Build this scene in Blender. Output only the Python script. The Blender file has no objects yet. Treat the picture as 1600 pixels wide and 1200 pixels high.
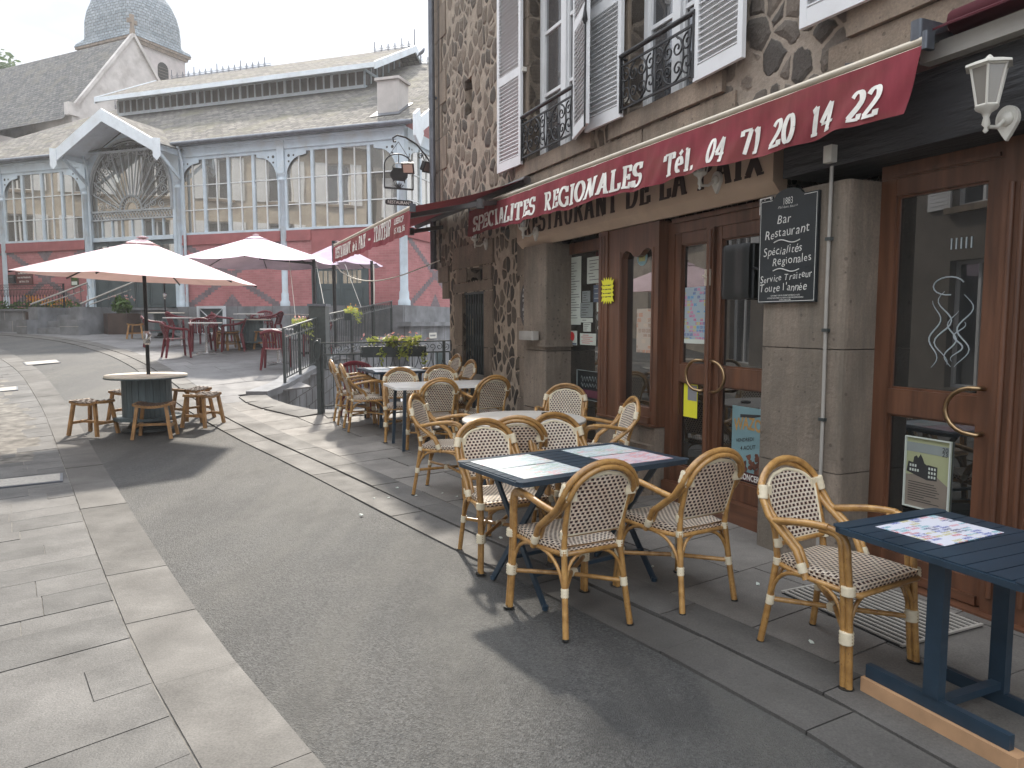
import bpy, bmesh, math, random
from mathutils import Vector, Matrix, noise
random.seed(7)
R = math.radians
C = bpy.context.scene.collection
scene = bpy.context.scene

# ------------------------------------------------------------------ camera, sky, sun, exposure
cam_d = bpy.data.cameras.new('camera'); cam = bpy.data.objects.new('camera', cam_d); C.objects.link(cam)
cam.location = (0, 0, 1.55)
cam.rotation_euler = (R(90 - 4.95), 0, 0)
cam_d.sensor_width = 36; cam_d.lens = 25.2; cam_d.clip_start = .05; cam_d.clip_end = 3000
scene.camera = cam
SUN_EL = 45
w = bpy.data.worlds.new("World"); scene.world = w; w.use_nodes = True
nt = w.node_tree; nt.nodes.clear()
def N(t, tree=None, **k):
    n = (tree or nt).nodes.new(t)
    for a, b in k.items(): setattr(n, a, b)
    return n
out = N('ShaderNodeOutputWorld'); bg = N('ShaderNodeBackground')
sky = N('ShaderNodeTexSky', sky_type='NISHITA', sun_disc=False, sun_elevation=R(SUN_EL), sun_rotation=R(-10), air_density=1.2, dust_density=2.0)
tc = N('ShaderNodeTexCoord'); mp = N('ShaderNodeMapping'); mp.inputs['Scale'].default_value = (1.3, 1.3, 3.2); mp.inputs['Location'].default_value = (.35, .1, .2)
nz = N('ShaderNodeTexNoise'); nz.inputs['Scale'].default_value = 2.0; nz.inputs['Detail'].default_value = 7; nz.inputs['Roughness'].default_value = .5
cr = N('ShaderNodeValToRGB'); cr.color_ramp.elements[0].position = .33; cr.color_ramp.elements[1].position = .55; cr.color_ramp.elements[0].color = (.86, .86, .86, 1)
cc = N('ShaderNodeValToRGB'); cc.color_ramp.elements[0].position = .46; cc.color_ramp.elements[1].position = .62
cc.color_ramp.elements[0].color = (4.3, 4.7, 5.3, 1); cc.color_ramp.elements[1].color = (8.9, 8.8, 8.6, 1)
mx = N('ShaderNodeMix', data_type='RGBA')
L = nt.links.new
L(tc.outputs['Generated'], mp.inputs['Vector']); L(mp.outputs[0], nz.inputs['Vector']); L(nz.outputs['Fac'], cr.inputs[0]); L(nz.outputs['Fac'], cc.inputs[0])
sx_ = N('ShaderNodeSeparateXYZ'); L(tc.outputs['Generated'], sx_.inputs[0])
zr = N('ShaderNodeValToRGB'); zr.color_ramp.elements[0].position = .36; zr.color_ramp.elements[1].position = .68       # brighter cloud overhead than near the horizon
zr.color_ramp.elements[0].color = (.30, .30, .305, 1); zr.color_ramp.elements[1].color = (1, 1, 1, 1); L(sx_.outputs[2], zr.inputs[0])
cm = N('ShaderNodeMix', data_type='RGBA', blend_type='MULTIPLY'); cm.inputs[0].default_value = 1; L(cc.outputs[0], cm.inputs[6]); L(zr.outputs[0], cm.inputs[7])
L(cr.outputs[0], mx.inputs[0]); L(sky.outputs[0], mx.inputs[6]); L(cm.outputs[2], mx.inputs[7])
L(mx.outputs[2], bg.inputs['Color']); bg.inputs['Strength'].default_value = .15; L(bg.outputs[0], out.inputs[0])
sd = bpy.data.lights.new('sun', 'SUN'); sd.energy = 2.0; sd.angle = R(3.2); sd.color = (1, .92, .80)
so = bpy.data.objects.new('sun', sd); C.objects.link(so); so.rotation_euler = (R(-(90 - SUN_EL)), 0, R(10))
scene.view_settings.view_transform = 'Standard'; scene.view_settings.look = 'None'
scene.view_settings.exposure = 1.78; scene.view_settings.gamma = 1
scene.cycles.max_bounces = 6; scene.cycles.transparent_max_bounces = 6

# ------------------------------------------------------------------ frames
TH = R(24.3); DF = 3.77
FX, FY = math.cos(TH) * DF, math.sin(TH) * DF
FROT = TH - R(90)
def fw(x, d, z):                       # restaurant facade: x along it (right positive), d out of it, z up -> world
    return (FX + math.sin(TH) * x - math.cos(TH) * d, FY - math.cos(TH) * x - math.sin(TH) * d, z)
HROT = R(-18.4); HX, HY = -3.339, 22.0
def hw(x, d, z):                       # market hall
    c, s = math.cos(HROT), math.sin(HROT)
    return (HX + c * x + s * d, HY + s * x - c * d, z)
_gp = [(-400, 0), (5.2, 0), (8, .035), (9.5, .11), (12, .33), (14, .56), (16.3, .77), (21, 1.08), (24, 1.19), (60, 1.6), (900, 1.6)]
def _lin(y):
    for (a, za), (b, zb) in zip(_gp, _gp[1:]):
        if y <= b: return za + (zb - za) * (y - a) / (b - a)
    return 1.6
def gz(y):
    return sum(_lin(y + k) for k in (-.8, -.4, 0, .4, .8)) / 5

# ------------------------------------------------------------------ mesh builder
class MB:
    def __init__(s): s.v = []; s.f = []; s.m = []; s.s = []; s.uv = []; s.tone = []; s.hasuv = False; s.ct = None
    def add(s, vs, fs, m=0, smooth=False, uvs=None):
        o = len(s.v); s.v += [tuple(p) for p in vs]
        for i, f in enumerate(fs):
            s.f.append([o + k for k in f]); s.m.append(m); s.s.append(smooth)
            if uvs is not None: s.hasuv = True; s.uv += [uvs[k] for k in f]
            else: s.uv += [(0, 0)] * len(f)
            s.tone.append(s.ct if s.ct is not None else .5)
        return s
    def box(s, x0, x1, y0, y1, z0, z1, m=0, M=None):
        vs = [Vector((x, y, z)) for z in (z0, z1) for y in (y0, y1) for x in (x0, x1)]
        if M is not None: vs = [M @ v for v in vs]
        return s.add(vs, [(0, 2, 3, 1), (4, 5, 7, 6), (0, 1, 5, 4), (2, 6, 7, 3), (0, 4, 6, 2), (1, 3, 7, 5)], m)
    def rbox(s, x0, x1, y0, y1, z0, z1, r=.02, m=0, M=None, n=3):      # box with rounded vertical edges
        pts = []
        for cx, cy, a in ((x1 - r, y1 - r, 0), (x0 + r, y1 - r, 90), (x0 + r, y0 + r, 180), (x1 - r, y0 + r, 270)):
            for k in range(n + 1):
                t = R(a + 90 * k / n); pts.append((cx + r * math.cos(t), cy + r * math.sin(t)))
        return s.prism(pts, z0, z1, m, M)
    def prism(s, pts, z0, z1, m=0, M=None):
        n = len(pts); vs = [Vector((x, y, z)) for z in (z0, z1) for x, y in pts]
        if M is not None: vs = [M @ v for v in vs]
        return s.add(vs, [tuple(range(n))[::-1], tuple(range(n, 2 * n))] + [(i, (i + 1) % n, n + (i + 1) % n, n + i) for i in range(n)], m)
    def prismY(s, pts, y0, y1, m=0):                                    # outline in x,z extruded along y
        n = len(pts); vs = [(x, y, z) for y in (y0, y1) for x, z in pts]
        return s.add(vs, [tuple(range(n)), tuple(range(n, 2 * n))[::-1]] + [((i + 1) % n, i, n + i, n + (i + 1) % n) for i in range(n)], m)
    def prismX(s, pts, x0, x1, m=0):                                    # outline in y,z extruded along x
        n = len(pts); vs = [(x, y, z) for x in (x0, x1) for y, z in pts]
        return s.add(vs, [tuple(range(n))[::-1], tuple(range(n, 2 * n))] + [(i, (i + 1) % n, n + (i + 1) % n, n + i) for i in range(n)], m)
    def beam(s, p0, p1, w, h, m=0, up=(0, 0, 1)):
        p0, p1 = Vector(p0), Vector(p1); t = (p1 - p0).normalized(); u = Vector(up)
        if abs(t.dot(u)) > .98: u = Vector((0, 1, 0))
        a = t.cross(u).normalized(); b = a.cross(t)
        vs = [p + a * sx * w / 2 + b * sy * h / 2 for p in (p0, p1) for sy in (-1, 1) for sx in (-1, 1)]
        return s.add(vs, [(0, 2, 3, 1), (4, 5, 7, 6), (0, 1, 5, 4), (2, 6, 7, 3), (0, 4, 6, 2), (1, 3, 7, 5)], m)
    def tube(s, path, r, n=8, m=0, closed=False, caps=True, flat=1.0):
        P = [Vector(p) for p in path]; k = len(P)
        rs = r if isinstance(r, (list, tuple)) else [r] * k
        T = []
        for i in range(k):
            a = P[i - 1] if (i or closed) else P[0]; b = P[(i + 1) % k] if (i < k - 1 or closed) else P[-1]
            d = b - a; T.append(d.normalized() if d.length > 1e-9 else Vector((0, 0, 1)))
        u = Vector((0, 0, 1)) if abs(T[0].z) < .9 else Vector((1, 0, 0))
        nrm = (u - T[0] * u.dot(T[0])).normalized(); vs = []
        for i in range(k):
            nrm = nrm - T[i] * nrm.dot(T[i]); nrm.normalize(); bn = T[i].cross(nrm)
            for j in range(n):
                a = 2 * math.pi * j / n
                vs.append(P[i] + (nrm * math.cos(a) + bn * math.sin(a) * flat) * rs[i])
        fs = []
        for i in range(k if closed else k - 1):
            q = (i + 1) % k
            for j in range(n): fs.append((i * n + j, i * n + (j + 1) % n, q * n + (j + 1) % n, q * n + j))
        s.add(vs, fs, m, True)
        if caps and not closed:
            s.add(vs[:n], [tuple(range(n))[::-1]], m); s.add(vs[-n:], [tuple(range(n))], m)
        return s
    def lathe(s, prof, c=(0, 0, 0), n=16, m=0, smooth=True, M=None):
        vs = []
        for r_, z in prof:
            for j in range(n):
                a = 2 * math.pi * j / n; v = Vector((c[0] + r_ * math.cos(a), c[1] + r_ * math.sin(a), c[2] + z))
                vs.append(M @ v if M is not None else v)
        fs = [(i * n + j, i * n + (j + 1) % n, (i + 1) * n + (j + 1) % n, (i + 1) * n + j) for i in range(len(prof) - 1) for j in range(n)]
        s.add(vs, fs, m, smooth)
        s.add(vs[:n], [tuple(range(n))[::-1]], m); s.add(vs[-n:], [tuple(range(n))], m)
        return s
    def quad(s, a, b, c, d, m=0, uvs=None): return s.add([a, b, c, d], [(0, 1, 2, 3)], m, False, uvs)
    def grid(s, fn, nu, nv, m=0, smooth=True, uvf=None):
        vs = []; uv = []
        for i in range(nu + 1):
            for j in range(nv + 1):
                vs.append(fn(i / nu, j / nv)); uv.append(uvf(i / nu, j / nv) if uvf else (0, 0))
        W = nv + 1
        return s.add(vs, [(i * W + j, (i + 1) * W + j, (i + 1) * W + j + 1, i * W + j + 1) for i in range(nu) for j in range(nv)], m, smooth, uv if uvf else None)
    def build(s, name, mats, parent=None, loc=None, rotz=0):
        me = bpy.data.meshes.new(name); me.from_pydata(s.v, [], s.f)
        mats = mats if isinstance(mats, (list, tuple)) else [mats]
        for m_ in mats: me.materials.append(m_)
        me.polygons.foreach_set('material_index', s.m); me.polygons.foreach_set('use_smooth', s.s)
        if s.hasuv:
            l = me.uv_layers.new(name='UVMap'); l.data.foreach_set('uv', [c for u in s.uv for c in u])
        if s.ct is not None:
            a = me.attributes.new('tone', 'FLOAT', 'FACE'); a.data.foreach_set('value', s.tone)
        me.update()
        o = bpy.data.objects.new(name, me); C.objects.link(o)
        if parent is not None: o.parent = parent
        if loc is not None: o.location = loc
        o.rotation_euler = (0, 0, rotz)
        return o

def tag(o, label=None, cat=None, group=None, kind=None):
    if label: o['label'] = label
    if cat: o['category'] = cat
    if group: o['group'] = group
    if kind: o['kind'] = kind
    return o
def thing(name, label, cat, loc=(0, 0, 0), rotz=0, group=None):
    o = bpy.data.objects.new(name, None); C.objects.link(o); o.empty_display_size = .1
    o.location = loc; o.rotation_euler = (0, 0, rotz)
    return tag(o, label, cat, group)
def copy_tree(o, parent=None):
    c = o.copy(); C.objects.link(c); c.parent = parent
    for ch in list(o.children): copy_tree(ch, c)
    return c
def dup(o, loc, rotz, label, group=None):
    c = copy_tree(o); c.location = loc; c.rotation_euler = (0, 0, rotz); c['label'] = label
    if group: c['group'] = group
    return c

# ------------------------------------------------------------------ materials
def newmat(name):
    m = bpy.data.materials.new(name); m.use_nodes = True
    t = m.node_tree; b = t.nodes['Principled BSDF']
    return m, t, b
def coords(t, scale=(1, 1, 1), kind='Object', rot=0):
    c = N('ShaderNodeTexCoord', t); mp = N('ShaderNodeMapping', t); mp.inputs['Scale'].default_value = scale; mp.inputs['Rotation'].default_value = (0, 0, R(rot))
    t.links.new(c.outputs[kind], mp.inputs['Vector']); return mp.outputs[0]
def noise_n(t, vec, sc, det=4, rough=.55):
    n = N('ShaderNodeTexNoise', t); n.inputs['Scale'].default_value = sc; n.inputs['Detail'].default_value = det; n.inputs['Roughness'].default_value = rough
    t.links.new(vec, n.inputs['Vector']); return n.outputs['Fac']
def ramp(t, fac, stops):
    r_ = N('ShaderNodeValToRGB', t); e = r_.color_ramp.elements
    while len(e) < len(stops): e.new(.5)
    for el, (p, c) in zip(e, stops):
        el.position = p; el.color = (c[0], c[1], c[2], 1) if isinstance(c, (tuple, list)) else (c, c, c, 1)
    t.links.new(fac, r_.inputs[0]); return r_.outputs[0]
def mixc(t, fac, a, b, mode='MIX'):
    m = N('ShaderNodeMix', t, data_type='RGBA', blend_type=mode)
    for i, x in ((0, fac), (6, a), (7, b)):
        if isinstance(x, (int, float)): m.inputs[i].default_value = x
        elif isinstance(x, (tuple, list)): m.inputs[i].default_value = (x[0], x[1], x[2], 1)
        else: t.links.new(x, m.inputs[i])
    return m.outputs[2]
def mth(t, op, a, b=None, c=None):
    m = N('ShaderNodeMath', t, operation=op)
    for i, x in enumerate((a, b, c)):
        if x is None: continue
        if isinstance(x, (int, float)): m.inputs[i].default_value = x
        else: t.links.new(x, m.inputs[i])
    return m.outputs[0]
def bump(t, b, h, strength=.3, dist=.01):
    n = N('ShaderNodeBump', t); n.inputs['Strength'].default_value = strength; n.inputs['Distance'].default_value = dist
    t.links.new(h, n.inputs['Height']); t.links.new(n.outputs[0], b.inputs['Normal'])
def mul(c, k): return tuple(min(1, x * k) for x in c)
def simple(name, col, rough=.6, var=.25, sc=6, metal=0, bs=.15, bd=.004, bsc=60, stretch=(1, 1, 1), spec=.5, dirt=None):
    m, t, b = newmat(name); v = coords(t, stretch)
    f = noise_n(t, v, sc, 6)
    c = ramp(t, f, [(.3, mul(col, 1 - var)), (.7, mul(col, 1 + var))])
    if dirt:
        f2 = noise_n(t, v, sc * .35 + .6, 8, .65); c = mixc(t, ramp(t, f2, [(.5, 0), (.68, .75)]), c, dirt)
    t.links.new(c, b.inputs['Base Color'])
    b.inputs['Roughness'].default_value = rough; b.inputs['Metallic'].default_value = metal; b.inputs['Specular IOR Level'].default_value = spec
    if bs: bump(t, b, noise_n(t, v, bsc, 3), bs, bd)
    return m
def glass(name, dark=(.012, .014, .014), refl=.12, rough=.01, tint=(1, 1, 1), wav=.02, wsc=1.2):
    m, t, b = newmat(name); b.inputs['Base Color'].default_value = (*dark, 1); b.inputs['Roughness'].default_value = .2; b.inputs['Specular IOR Level'].default_value = .2
    g = N('ShaderNodeBsdfGlossy', t); g.inputs['Roughness'].default_value = rough; g.inputs['Color'].default_value = (*tint, 1)
    lw = N('ShaderNodeFresnel', t); lw.inputs['IOR'].default_value = 1.5
    fac = mth(t, 'MULTIPLY_ADD', lw.outputs[0], 1.5, refl)
    fac = mth(t, 'MINIMUM', fac, 1.0)
    ms = N('ShaderNodeMixShader', t); t.links.new(fac, ms.inputs[0]); t.links.new(b.outputs[0], ms.inputs[1]); t.links.new(g.outputs[0], ms.inputs[2])
    n = N('ShaderNodeBump', t); n.inputs['Strength'].default_value = wav; n.inputs['Distance'].default_value = .05
    t.links.new(noise_n(t, coords(t), wsc, 1), n.inputs['Height']); t.links.new(n.outputs[0], g.inputs['Normal'])
    t.links.new(ms.outputs[0], t.nodes['Material Output'].inputs['Surface']); return m
def rubble(name, sc=4.6, mort=.055, warp=.13, rad0=.66, stones=((.07, .06, .052), (.15, .125, .10), (.21, .17, .135)), mcol=(.36, .31, .255), stretch=(1, 1, .8)):
    m, t, b = newmat(name); v = coords(t, stretch)
    w_ = N('ShaderNodeTexNoise', t); w_.inputs['Scale'].default_value = 5; w_.inputs['Detail'].default_value = 3; t.links.new(v, w_.inputs['Vector'])
    va = N('ShaderNodeVectorMath', t, operation='MULTIPLY_ADD'); t.links.new(w_.outputs['Color'], va.inputs[0]); va.inputs[1].default_value = (warp, warp, warp); t.links.new(v, va.inputs[2])
    d = N('ShaderNodeTexVoronoi', t, feature='DISTANCE_TO_EDGE'); d.inputs['Scale'].default_value = sc; t.links.new(va.outputs[0], d.inputs['Vector'])
    c = N('ShaderNodeTexVoronoi', t, feature='F1'); c.inputs['Scale'].default_value = sc; t.links.new(va.outputs[0], c.inputs['Vector'])
    sep = N('ShaderNodeSeparateColor', t); t.links.new(c.outputs['Color'], sep.inputs[0])
    stone = ramp(t, sep.outputs[0], [(0, stones[0]), (.5, stones[1]), (1, stones[2])])
    fn = noise_n(t, v, 45, 5, .7); stone = mixc(t, .6, stone, ramp(t, fn, [(.25, .3), (.75, 1.15)]), 'MULTIPLY')
    # joint width differs from stone to stone
    jw = mth(t, 'MULTIPLY_ADD', sep.outputs[1], mort * 1.0, mort * .3)
    dn = mth(t, 'MULTIPLY_ADD', noise_n(t, v, 30, 3), .05, d.outputs['Distance']); dn = mth(t, 'SUBTRACT', dn, .025)
    rad = mth(t, 'SUBTRACT', mth(t, 'MULTIPLY_ADD', noise_n(t, v, 22, 2),   .16, rad0), c.outputs['Distance'])
    dn = mth(t, 'MINIMUM', dn, rad)
    mask = mth(t, 'DIVIDE', mth(t, 'SUBTRACT', dn, jw), .035); mask.node.use_clamp = True
    mc = mixc(t, .8, mcol, ramp(t, noise_n(t, v, 9, 6, .7), [(.3, .55), (.7, 1.15)]), 'MULTIPLY')
    t.links.new(mixc(t, mask, mc, stone), b.inputs['Base Color']); b.inputs['Roughness'].default_value = .9
    dd = mth(t, 'MINIMUM', d.outputs['Distance'], .2)
    h = mth(t, 'ADD', mth(t, 'MULTIPLY', mth(t, 'MULTIPLY', mask, dd), 4), mth(t, 'MULTIPLY', fn, .35))
    bump(t, b, h, .9, .045); return m
def slabmat(name, ca, cb, cj, grain=.35, rough=.8, stain=.3):
    m, t, b = newmat(name); v = coords(t)
    a = N('ShaderNodeAttribute', t, attribute_name='tone')
    c = ramp(t, a.outputs['Fac'], [(0, ca), (1, cb)])
    c = mixc(t, .8, c, ramp(t, noise_n(t, v, 110, 3, .7), [(.3, 1 - grain), (.7, 1 + grain)]), 'MULTIPLY')
    c = mixc(t, .9, c, ramp(t, noise_n(t, v, 2.3, 7, .68), [(.3, 1 - stain), (.5, 1), (.72, 1 + stain)]), 'MULTIPLY')
    sp = N('ShaderNodeTexVoronoi', t); sp.inputs['Scale'].default_value = 7; t.links.new(v, sp.inputs['Vector'])
    c = mixc(t, ramp(t, sp.outputs['Distance'], [(.05, .35), (.09, 0)]), c, cj)
    t.links.new(c, b.inputs['Base Color']); t.links.new(ramp(t, noise_n(t, v, 3, 4), [(.3, rough - .12), (.7, rough + .1)]), b.inputs['Roughness'])
    bump(t, b, mth(t, 'ADD', noise_n(t, v, 130, 3), mth(t, 'MULTIPLY', noise_n(t, v, 9, 3), 2.)), .35, .006); return m
def asphalt(name, base=.17):
    m, t, b = newmat(name); v = coords(t)
    vo = N('ShaderNodeTexVoronoi', t); vo.inputs['Scale'].default_value = 125; t.links.new(v, vo.inputs['Vector'])
    sp = N('ShaderNodeSeparateColor', t); t.links.new(vo.outputs['Color'], sp.inputs[0])
    g = ramp(t, sp.outputs[0], [(0, base * .5), (.5, base * .98), (1, base * 1.6)])
    g = mixc(t, .9, g, ramp(t, noise_n(t, v, .9, 7, .62), [(.3, (.82, .84, .85)), (.7, (1.2, 1.17, 1.12))]), 'MULTIPLY')
    g = mixc(t, .8, g, ramp(t, noise_n(t, coords(t, (1.4, .25, 1)), 1.2, 4), [(.35, .9), (.65, 1.12)]), 'MULTIPLY')
    # worn wheel paths, patches of darker binder
    g = mixc(t, ramp(t, noise_n(t, coords(t, (1.5, .22, 1), rot=-35), .9, 6, .6), [(.44, 0), (.62, .6)]), g, (base * 1.75, base * 1.68, base * 1.52))
    g = mixc(t, ramp(t, noise_n(t, coords(t, (1.1, .6, 1), rot=-35), 1.5, 8, .72), [(.50, 0), (.64, .6)]), g, (base * .58, base * .58, base * .57))
    t.links.new(g, b.inputs['Base Color']); b.inputs['Roughness'].default_value = .68; b.inputs['Specular IOR Level'].default_value = .4
    bump(t, b, mth(t, 'ADD', vo.outputs['Distance'], noise_n(t, v, 160, 2)), .7, .008); return m
def roofmat(name, ca, cb, sx=3.6, sz=5.5, moss=(.2, .19, .12)):
    m, t, b = newmat(name)
    u = N('ShaderNodeUVMap', t).outputs[0]
    br = N('ShaderNodeTexBrick', t); br.inputs['Scale'].default_value = 1; br.inputs['Brick Width'].default_value = .3; br.inputs['Row Height'].default_value = .2
    br.inputs['Mortar Size'].default_value = .012; br.inputs['Color1'].default_value = (*ca, 1); br.inputs['Color2'].default_value = (*cb, 1); br.inputs['Mortar'].default_value = (.04, .04, .04, 1); br.inputs['Bias'].default_value = 0
    wn = N('ShaderNodeTexNoise', t); wn.inputs['Scale'].default_value = 2.5; t.links.new(u, wn.inputs['Vector'])
    va = N('ShaderNodeVectorMath', t, operation='MULTIPLY_ADD'); t.links.new(wn.outputs['Color'], va.inputs[0]); va.inputs[1].default_value = (.12, .07, 0); t.links.new(u, va.inputs[2])
    t.links.new(va.outputs[0], br.inputs['Vector'])
    c = mixc(t, .75, br.outputs['Color'], ramp(t, noise_n(t, u, 7, 6, .7), [(.3, .5), (.7, 1.45)]), 'MULTIPLY')
    c = mixc(t, ramp(t, noise_n(t, u, .8, 6, .7), [(.5, 0), (.66, .7)]), c, moss)
    t.links.new(c, b.inputs['Base Color']); b.inputs['Roughness'].default_value = .95; b.inputs['Specular IOR Level'].default_value = .1
    sx_ = N('ShaderNodeSeparateXYZ', t); t.links.new(va.outputs[0], sx_.inputs[0])
    saw = mth(t, 'FRACT', mth(t, 'DIVIDE', sx_.outputs[1], .2))
    bump(t, b, mth(t, 'ADD', mth(t, 'MULTIPLY', saw, -.8), mth(t, 'MULTIPLY', noise_n(t, u, 9, 4), .9)), .8, .04); return m
def brickmat(name):
    m, t, b = newmat(name); v = coords(t)
    s = N('ShaderNodeSeparateXYZ', t); t.links.new(v, s.inputs[0])
    cb = N('ShaderNodeCombineXYZ', t); t.links.new(mth(t, 'ADD', s.outputs[0], s.outputs[1]), cb.inputs[0]); t.links.new(s.outputs[2], cb.inputs[1])
    br = N('ShaderNodeTexBrick', t); br.inputs['Scale'].default_value = 1; br.inputs['Brick Width'].default_value = .23; br.inputs['Row Height'].default_value = .075
    br.inputs['Mortar Size'].default_value = .006; br.inputs['Color1'].default_value = (.34, .128, .13, 1); br.inputs['Color2'].default_value = (.41, .165, .168, 1); br.inputs['Mortar'].default_value = (.37, .19, .185, 1)
    t.links.new(cb.outputs[0], br.inputs['Vector'])
    c = mixc(t, .7, br.outputs['Color'], ramp(t, noise_n(t, v, 1.2, 6, .7), [(.3, .75), (.7, 1.25)]), 'MULTIPLY')
    t.links.new(c, b.inputs['Base Color']); b.inputs['Roughness'].default_value = .8
    bump(t, b, br.outputs['Fac'], .4, -.008); return m
def canemat():
    m, t, b = newmat('woven_cane'); u = N('ShaderNodeUVMap', t).outputs[0]
    s = N('ShaderNodeSeparateXYZ', t); t.links.new(u, s.inputs[0])
    px, pz = .0285, .0198
    row = mth(t, 'DIVIDE', s.outputs[1], pz); fl = mth(t, 'FLOOR', row); odd = mth(t, 'MULTIPLY', mth(t, 'MODULO', mth(t, 'ABSOLUTE', fl), 2), .5)
    cu = mth(t, 'FRACT', mth(t, 'ADD', mth(t, 'DIVIDE', s.outputs[0], px), mth(t, 'ADD', odd, 50)))
    cv = mth(t, 'FRACT', mth(t, 'ADD', row, 50))
    du = mth(t, 'ABSOLUTE', mth(t, 'SUBTRACT', cu, .5)); dv = mth(t, 'ABSOLUTE', mth(t, 'SUBTRACT', cv, .5))
    dot = mth(t, 'MULTIPLY', mth(t, 'LESS_THAN', du, .285), mth(t, 'LESS_THAN', dv, .325))
    cream = ramp(t, noise_n(t, coords(t), 14, 3), [(.3, (.70, .63, .52)), (.7, (.86, .80, .69))])
    oi = N('ShaderNodeObjectInfo', t); cream = mixc(t, 1, cream, ramp(t, oi.outputs['Random'], [(0, (.86, .84, .80)), (1, (1.04, 1.04, 1.05))]), 'MULTIPLY')
    cream = mixc(t, ramp(t, noise_n(t, coords(t), 5, 5, .7), [(.55, 0), (.72, .35)]), cream, (.5, .40, .29))
    col = mixc(t, dot, cream, (.065, .024, .018))
    t.links.new(col, b.inputs['Base Color']); b.inputs['Roughness'].default_value = .45
    wv = mth(t, 'ADD', mth(t, 'COSINE', mth(t, 'MULTIPLY', cu, 6.283)), mth(t, 'COSINE', mth(t, 'MULTIPLY', cv, 6.283)))
    bump(t, b, wv, .35, .003)
    tr = N('ShaderNodeBsdfTranslucent', t); t.links.new(mixc(t, dot, (.95, .58, .30), (.05, .01, .005)), tr.inputs['Color'])
    ms = N('ShaderNodeMixShader', t); ms.inputs[0].default_value = .24; t.links.new(b.outputs[0], ms.inputs[1]); t.links.new(tr.outputs[0], ms.inputs[2])
    t.links.new(ms.outputs[0], t.nodes['Material Output'].inputs['Surface']); return m
def bamboomat():
    m, t, b = newmat('bamboo'); v = coords(t)
    c = ramp(t, noise_n(t, v, 22, 4), [(.25, (.25, .125, .036)), (.6, (.42, .235, .075)), (.8, (.54, .34, .135))])
    c = mixc(t, ramp(t, noise_n(t, v, 75, 2), [(.62, 0), (.72, .6)]), c, (.11, .045, .015))
    oi = N('ShaderNodeObjectInfo', t); c = mixc(t, 1, c, ramp(t, oi.outputs['Random'], [(0, (.82, .80, .76)), (1, (1.12, 1.12, 1.14))]), 'MULTIPLY')
    t.links.new(c, b.inputs['Base Color']); b.inputs['Roughness'].default_value = .32; b.inputs['Coat Weight'].default_value = .2
    bump(t, b, noise_n(t, v, 40, 3), .12, .003); return m
def canvas(name, col, transl=.25, tcol=None, fade=None):
    m, t, b = newmat(name); v = coords(t)
    c = ramp(t, noise_n(t, v, 3, 5), [(.3, mul(col, .85)), (.7, mul(col, 1.12))])
    if fade: c = mixc(t, ramp(t, noise_n(t, coords(t, (.6, 1, 1.6)), 2.2, 5, .6), [(.42, 0), (.68, .75)]), c, fade); c = mixc(t, .6, c, ramp(t, noise_n(t, coords(t, (5, 5, .8)), 2.5, 5, .65), [(.3, .72), (.7, 1.2)]), 'MULTIPLY')
    t.links.new(c, b.inputs['Base Color']); b.inputs['Roughness'].default_value = .85; b.inputs['Specular IOR Level'].default_value = .2
    bump(t, b, noise_n(t, v, 350, 2), .12, .001)
    if transl:
        tr = N('ShaderNodeBsdfTranslucent', t); tr.inputs['Color'].default_value = (*(tcol or col), 1)
        ms = N('ShaderNodeMixShader', t); ms.inputs[0].default_value = transl; t.links.new(b.outputs[0], ms.inputs[1]); t.links.new(tr.outputs[0], ms.inputs[2])
        t.links.new(ms.outputs[0], t.nodes['Material Output'].inputs['Surface'])
    return m
def leafmat(name, ca, cb):
    m, t, b = newmat(name)
    c = ramp(t, noise_n(t, coords(t), 9, 4), [(.3, ca), (.7, cb)]); t.links.new(c, b.inputs['Base Color']); b.inputs['Roughness'].default_value = .55
    tr = N('ShaderNodeBsdfTranslucent', t); t.links.new(c, tr.inputs['Color'])
    ms = N('ShaderNodeMixShader', t); ms.inputs[0].default_value = .35; t.links.new(b.outputs[0], ms.inputs[1]); t.links.new(tr.outputs[0], ms.inputs[2])
    t.links.new(ms.outputs[0], t.nodes['Material Output'].inputs['Surface']); return m
def matprint(name, base, cols, sx, sy, seed=0, dens=.5):       # printed sheet: pale paper with blocks of colour
    m, t, b = newmat(name); v = coords(t, (sx, sy, 1), 'UV')
    br = N('ShaderNodeTexBrick', t); br.inputs['Scale'].default_value = 1; br.inputs['Brick Width'].default_value = 1; br.inputs['Row Height'].default_value = .6; br.inputs['Mortar Size'].default_value = .08
    br.inputs['Color1'].default_value = (0, 0, 0, 1); br.inputs['Color2'].default_value = (1, 1, 1, 1); br.inputs['Mortar'].default_value = (0, 0, 0, 1); br.offset = .37
    mp_ = N('ShaderNodeVectorMath', t, operation='ADD'); t.links.new(v, mp_.inputs[0]); mp_.inputs[1].default_value = (seed * 7.3, seed * 3.1, 0); t.links.new(mp_.outputs[0], br.inputs['Vector'])
    wn = N('ShaderNodeTexWhiteNoise', t, noise_dimensions='2D')
    sn = N('ShaderNodeVectorMath', t, operation='FLOOR'); t.links.new(mp_.outputs[0], sn.inputs[0]); t.links.new(sn.outputs[0], wn.inputs['Vector'])
    k = len(cols); stops = [(i / k, c) for i, c in enumerate(cols)]
    pc = ramp(t, wn.outputs['Value'], stops); pc.node.color_ramp.interpolation = 'CONSTANT'
    f = ramp(t, br.outputs['Color'], [(1 - dens, 0), (1 - dens + .02, 1)])
    tx = noise_n(t, v, 8, 3, .8); f = mth(t, 'MULTIPLY', f, ramp(t, tx, [(.42, 0), (.5, .9)]))
    t.links.new(mixc(t, f, base, pc), b.inputs['Base Color']); b.inputs['Roughness'].default_value = .45; return m
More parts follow.
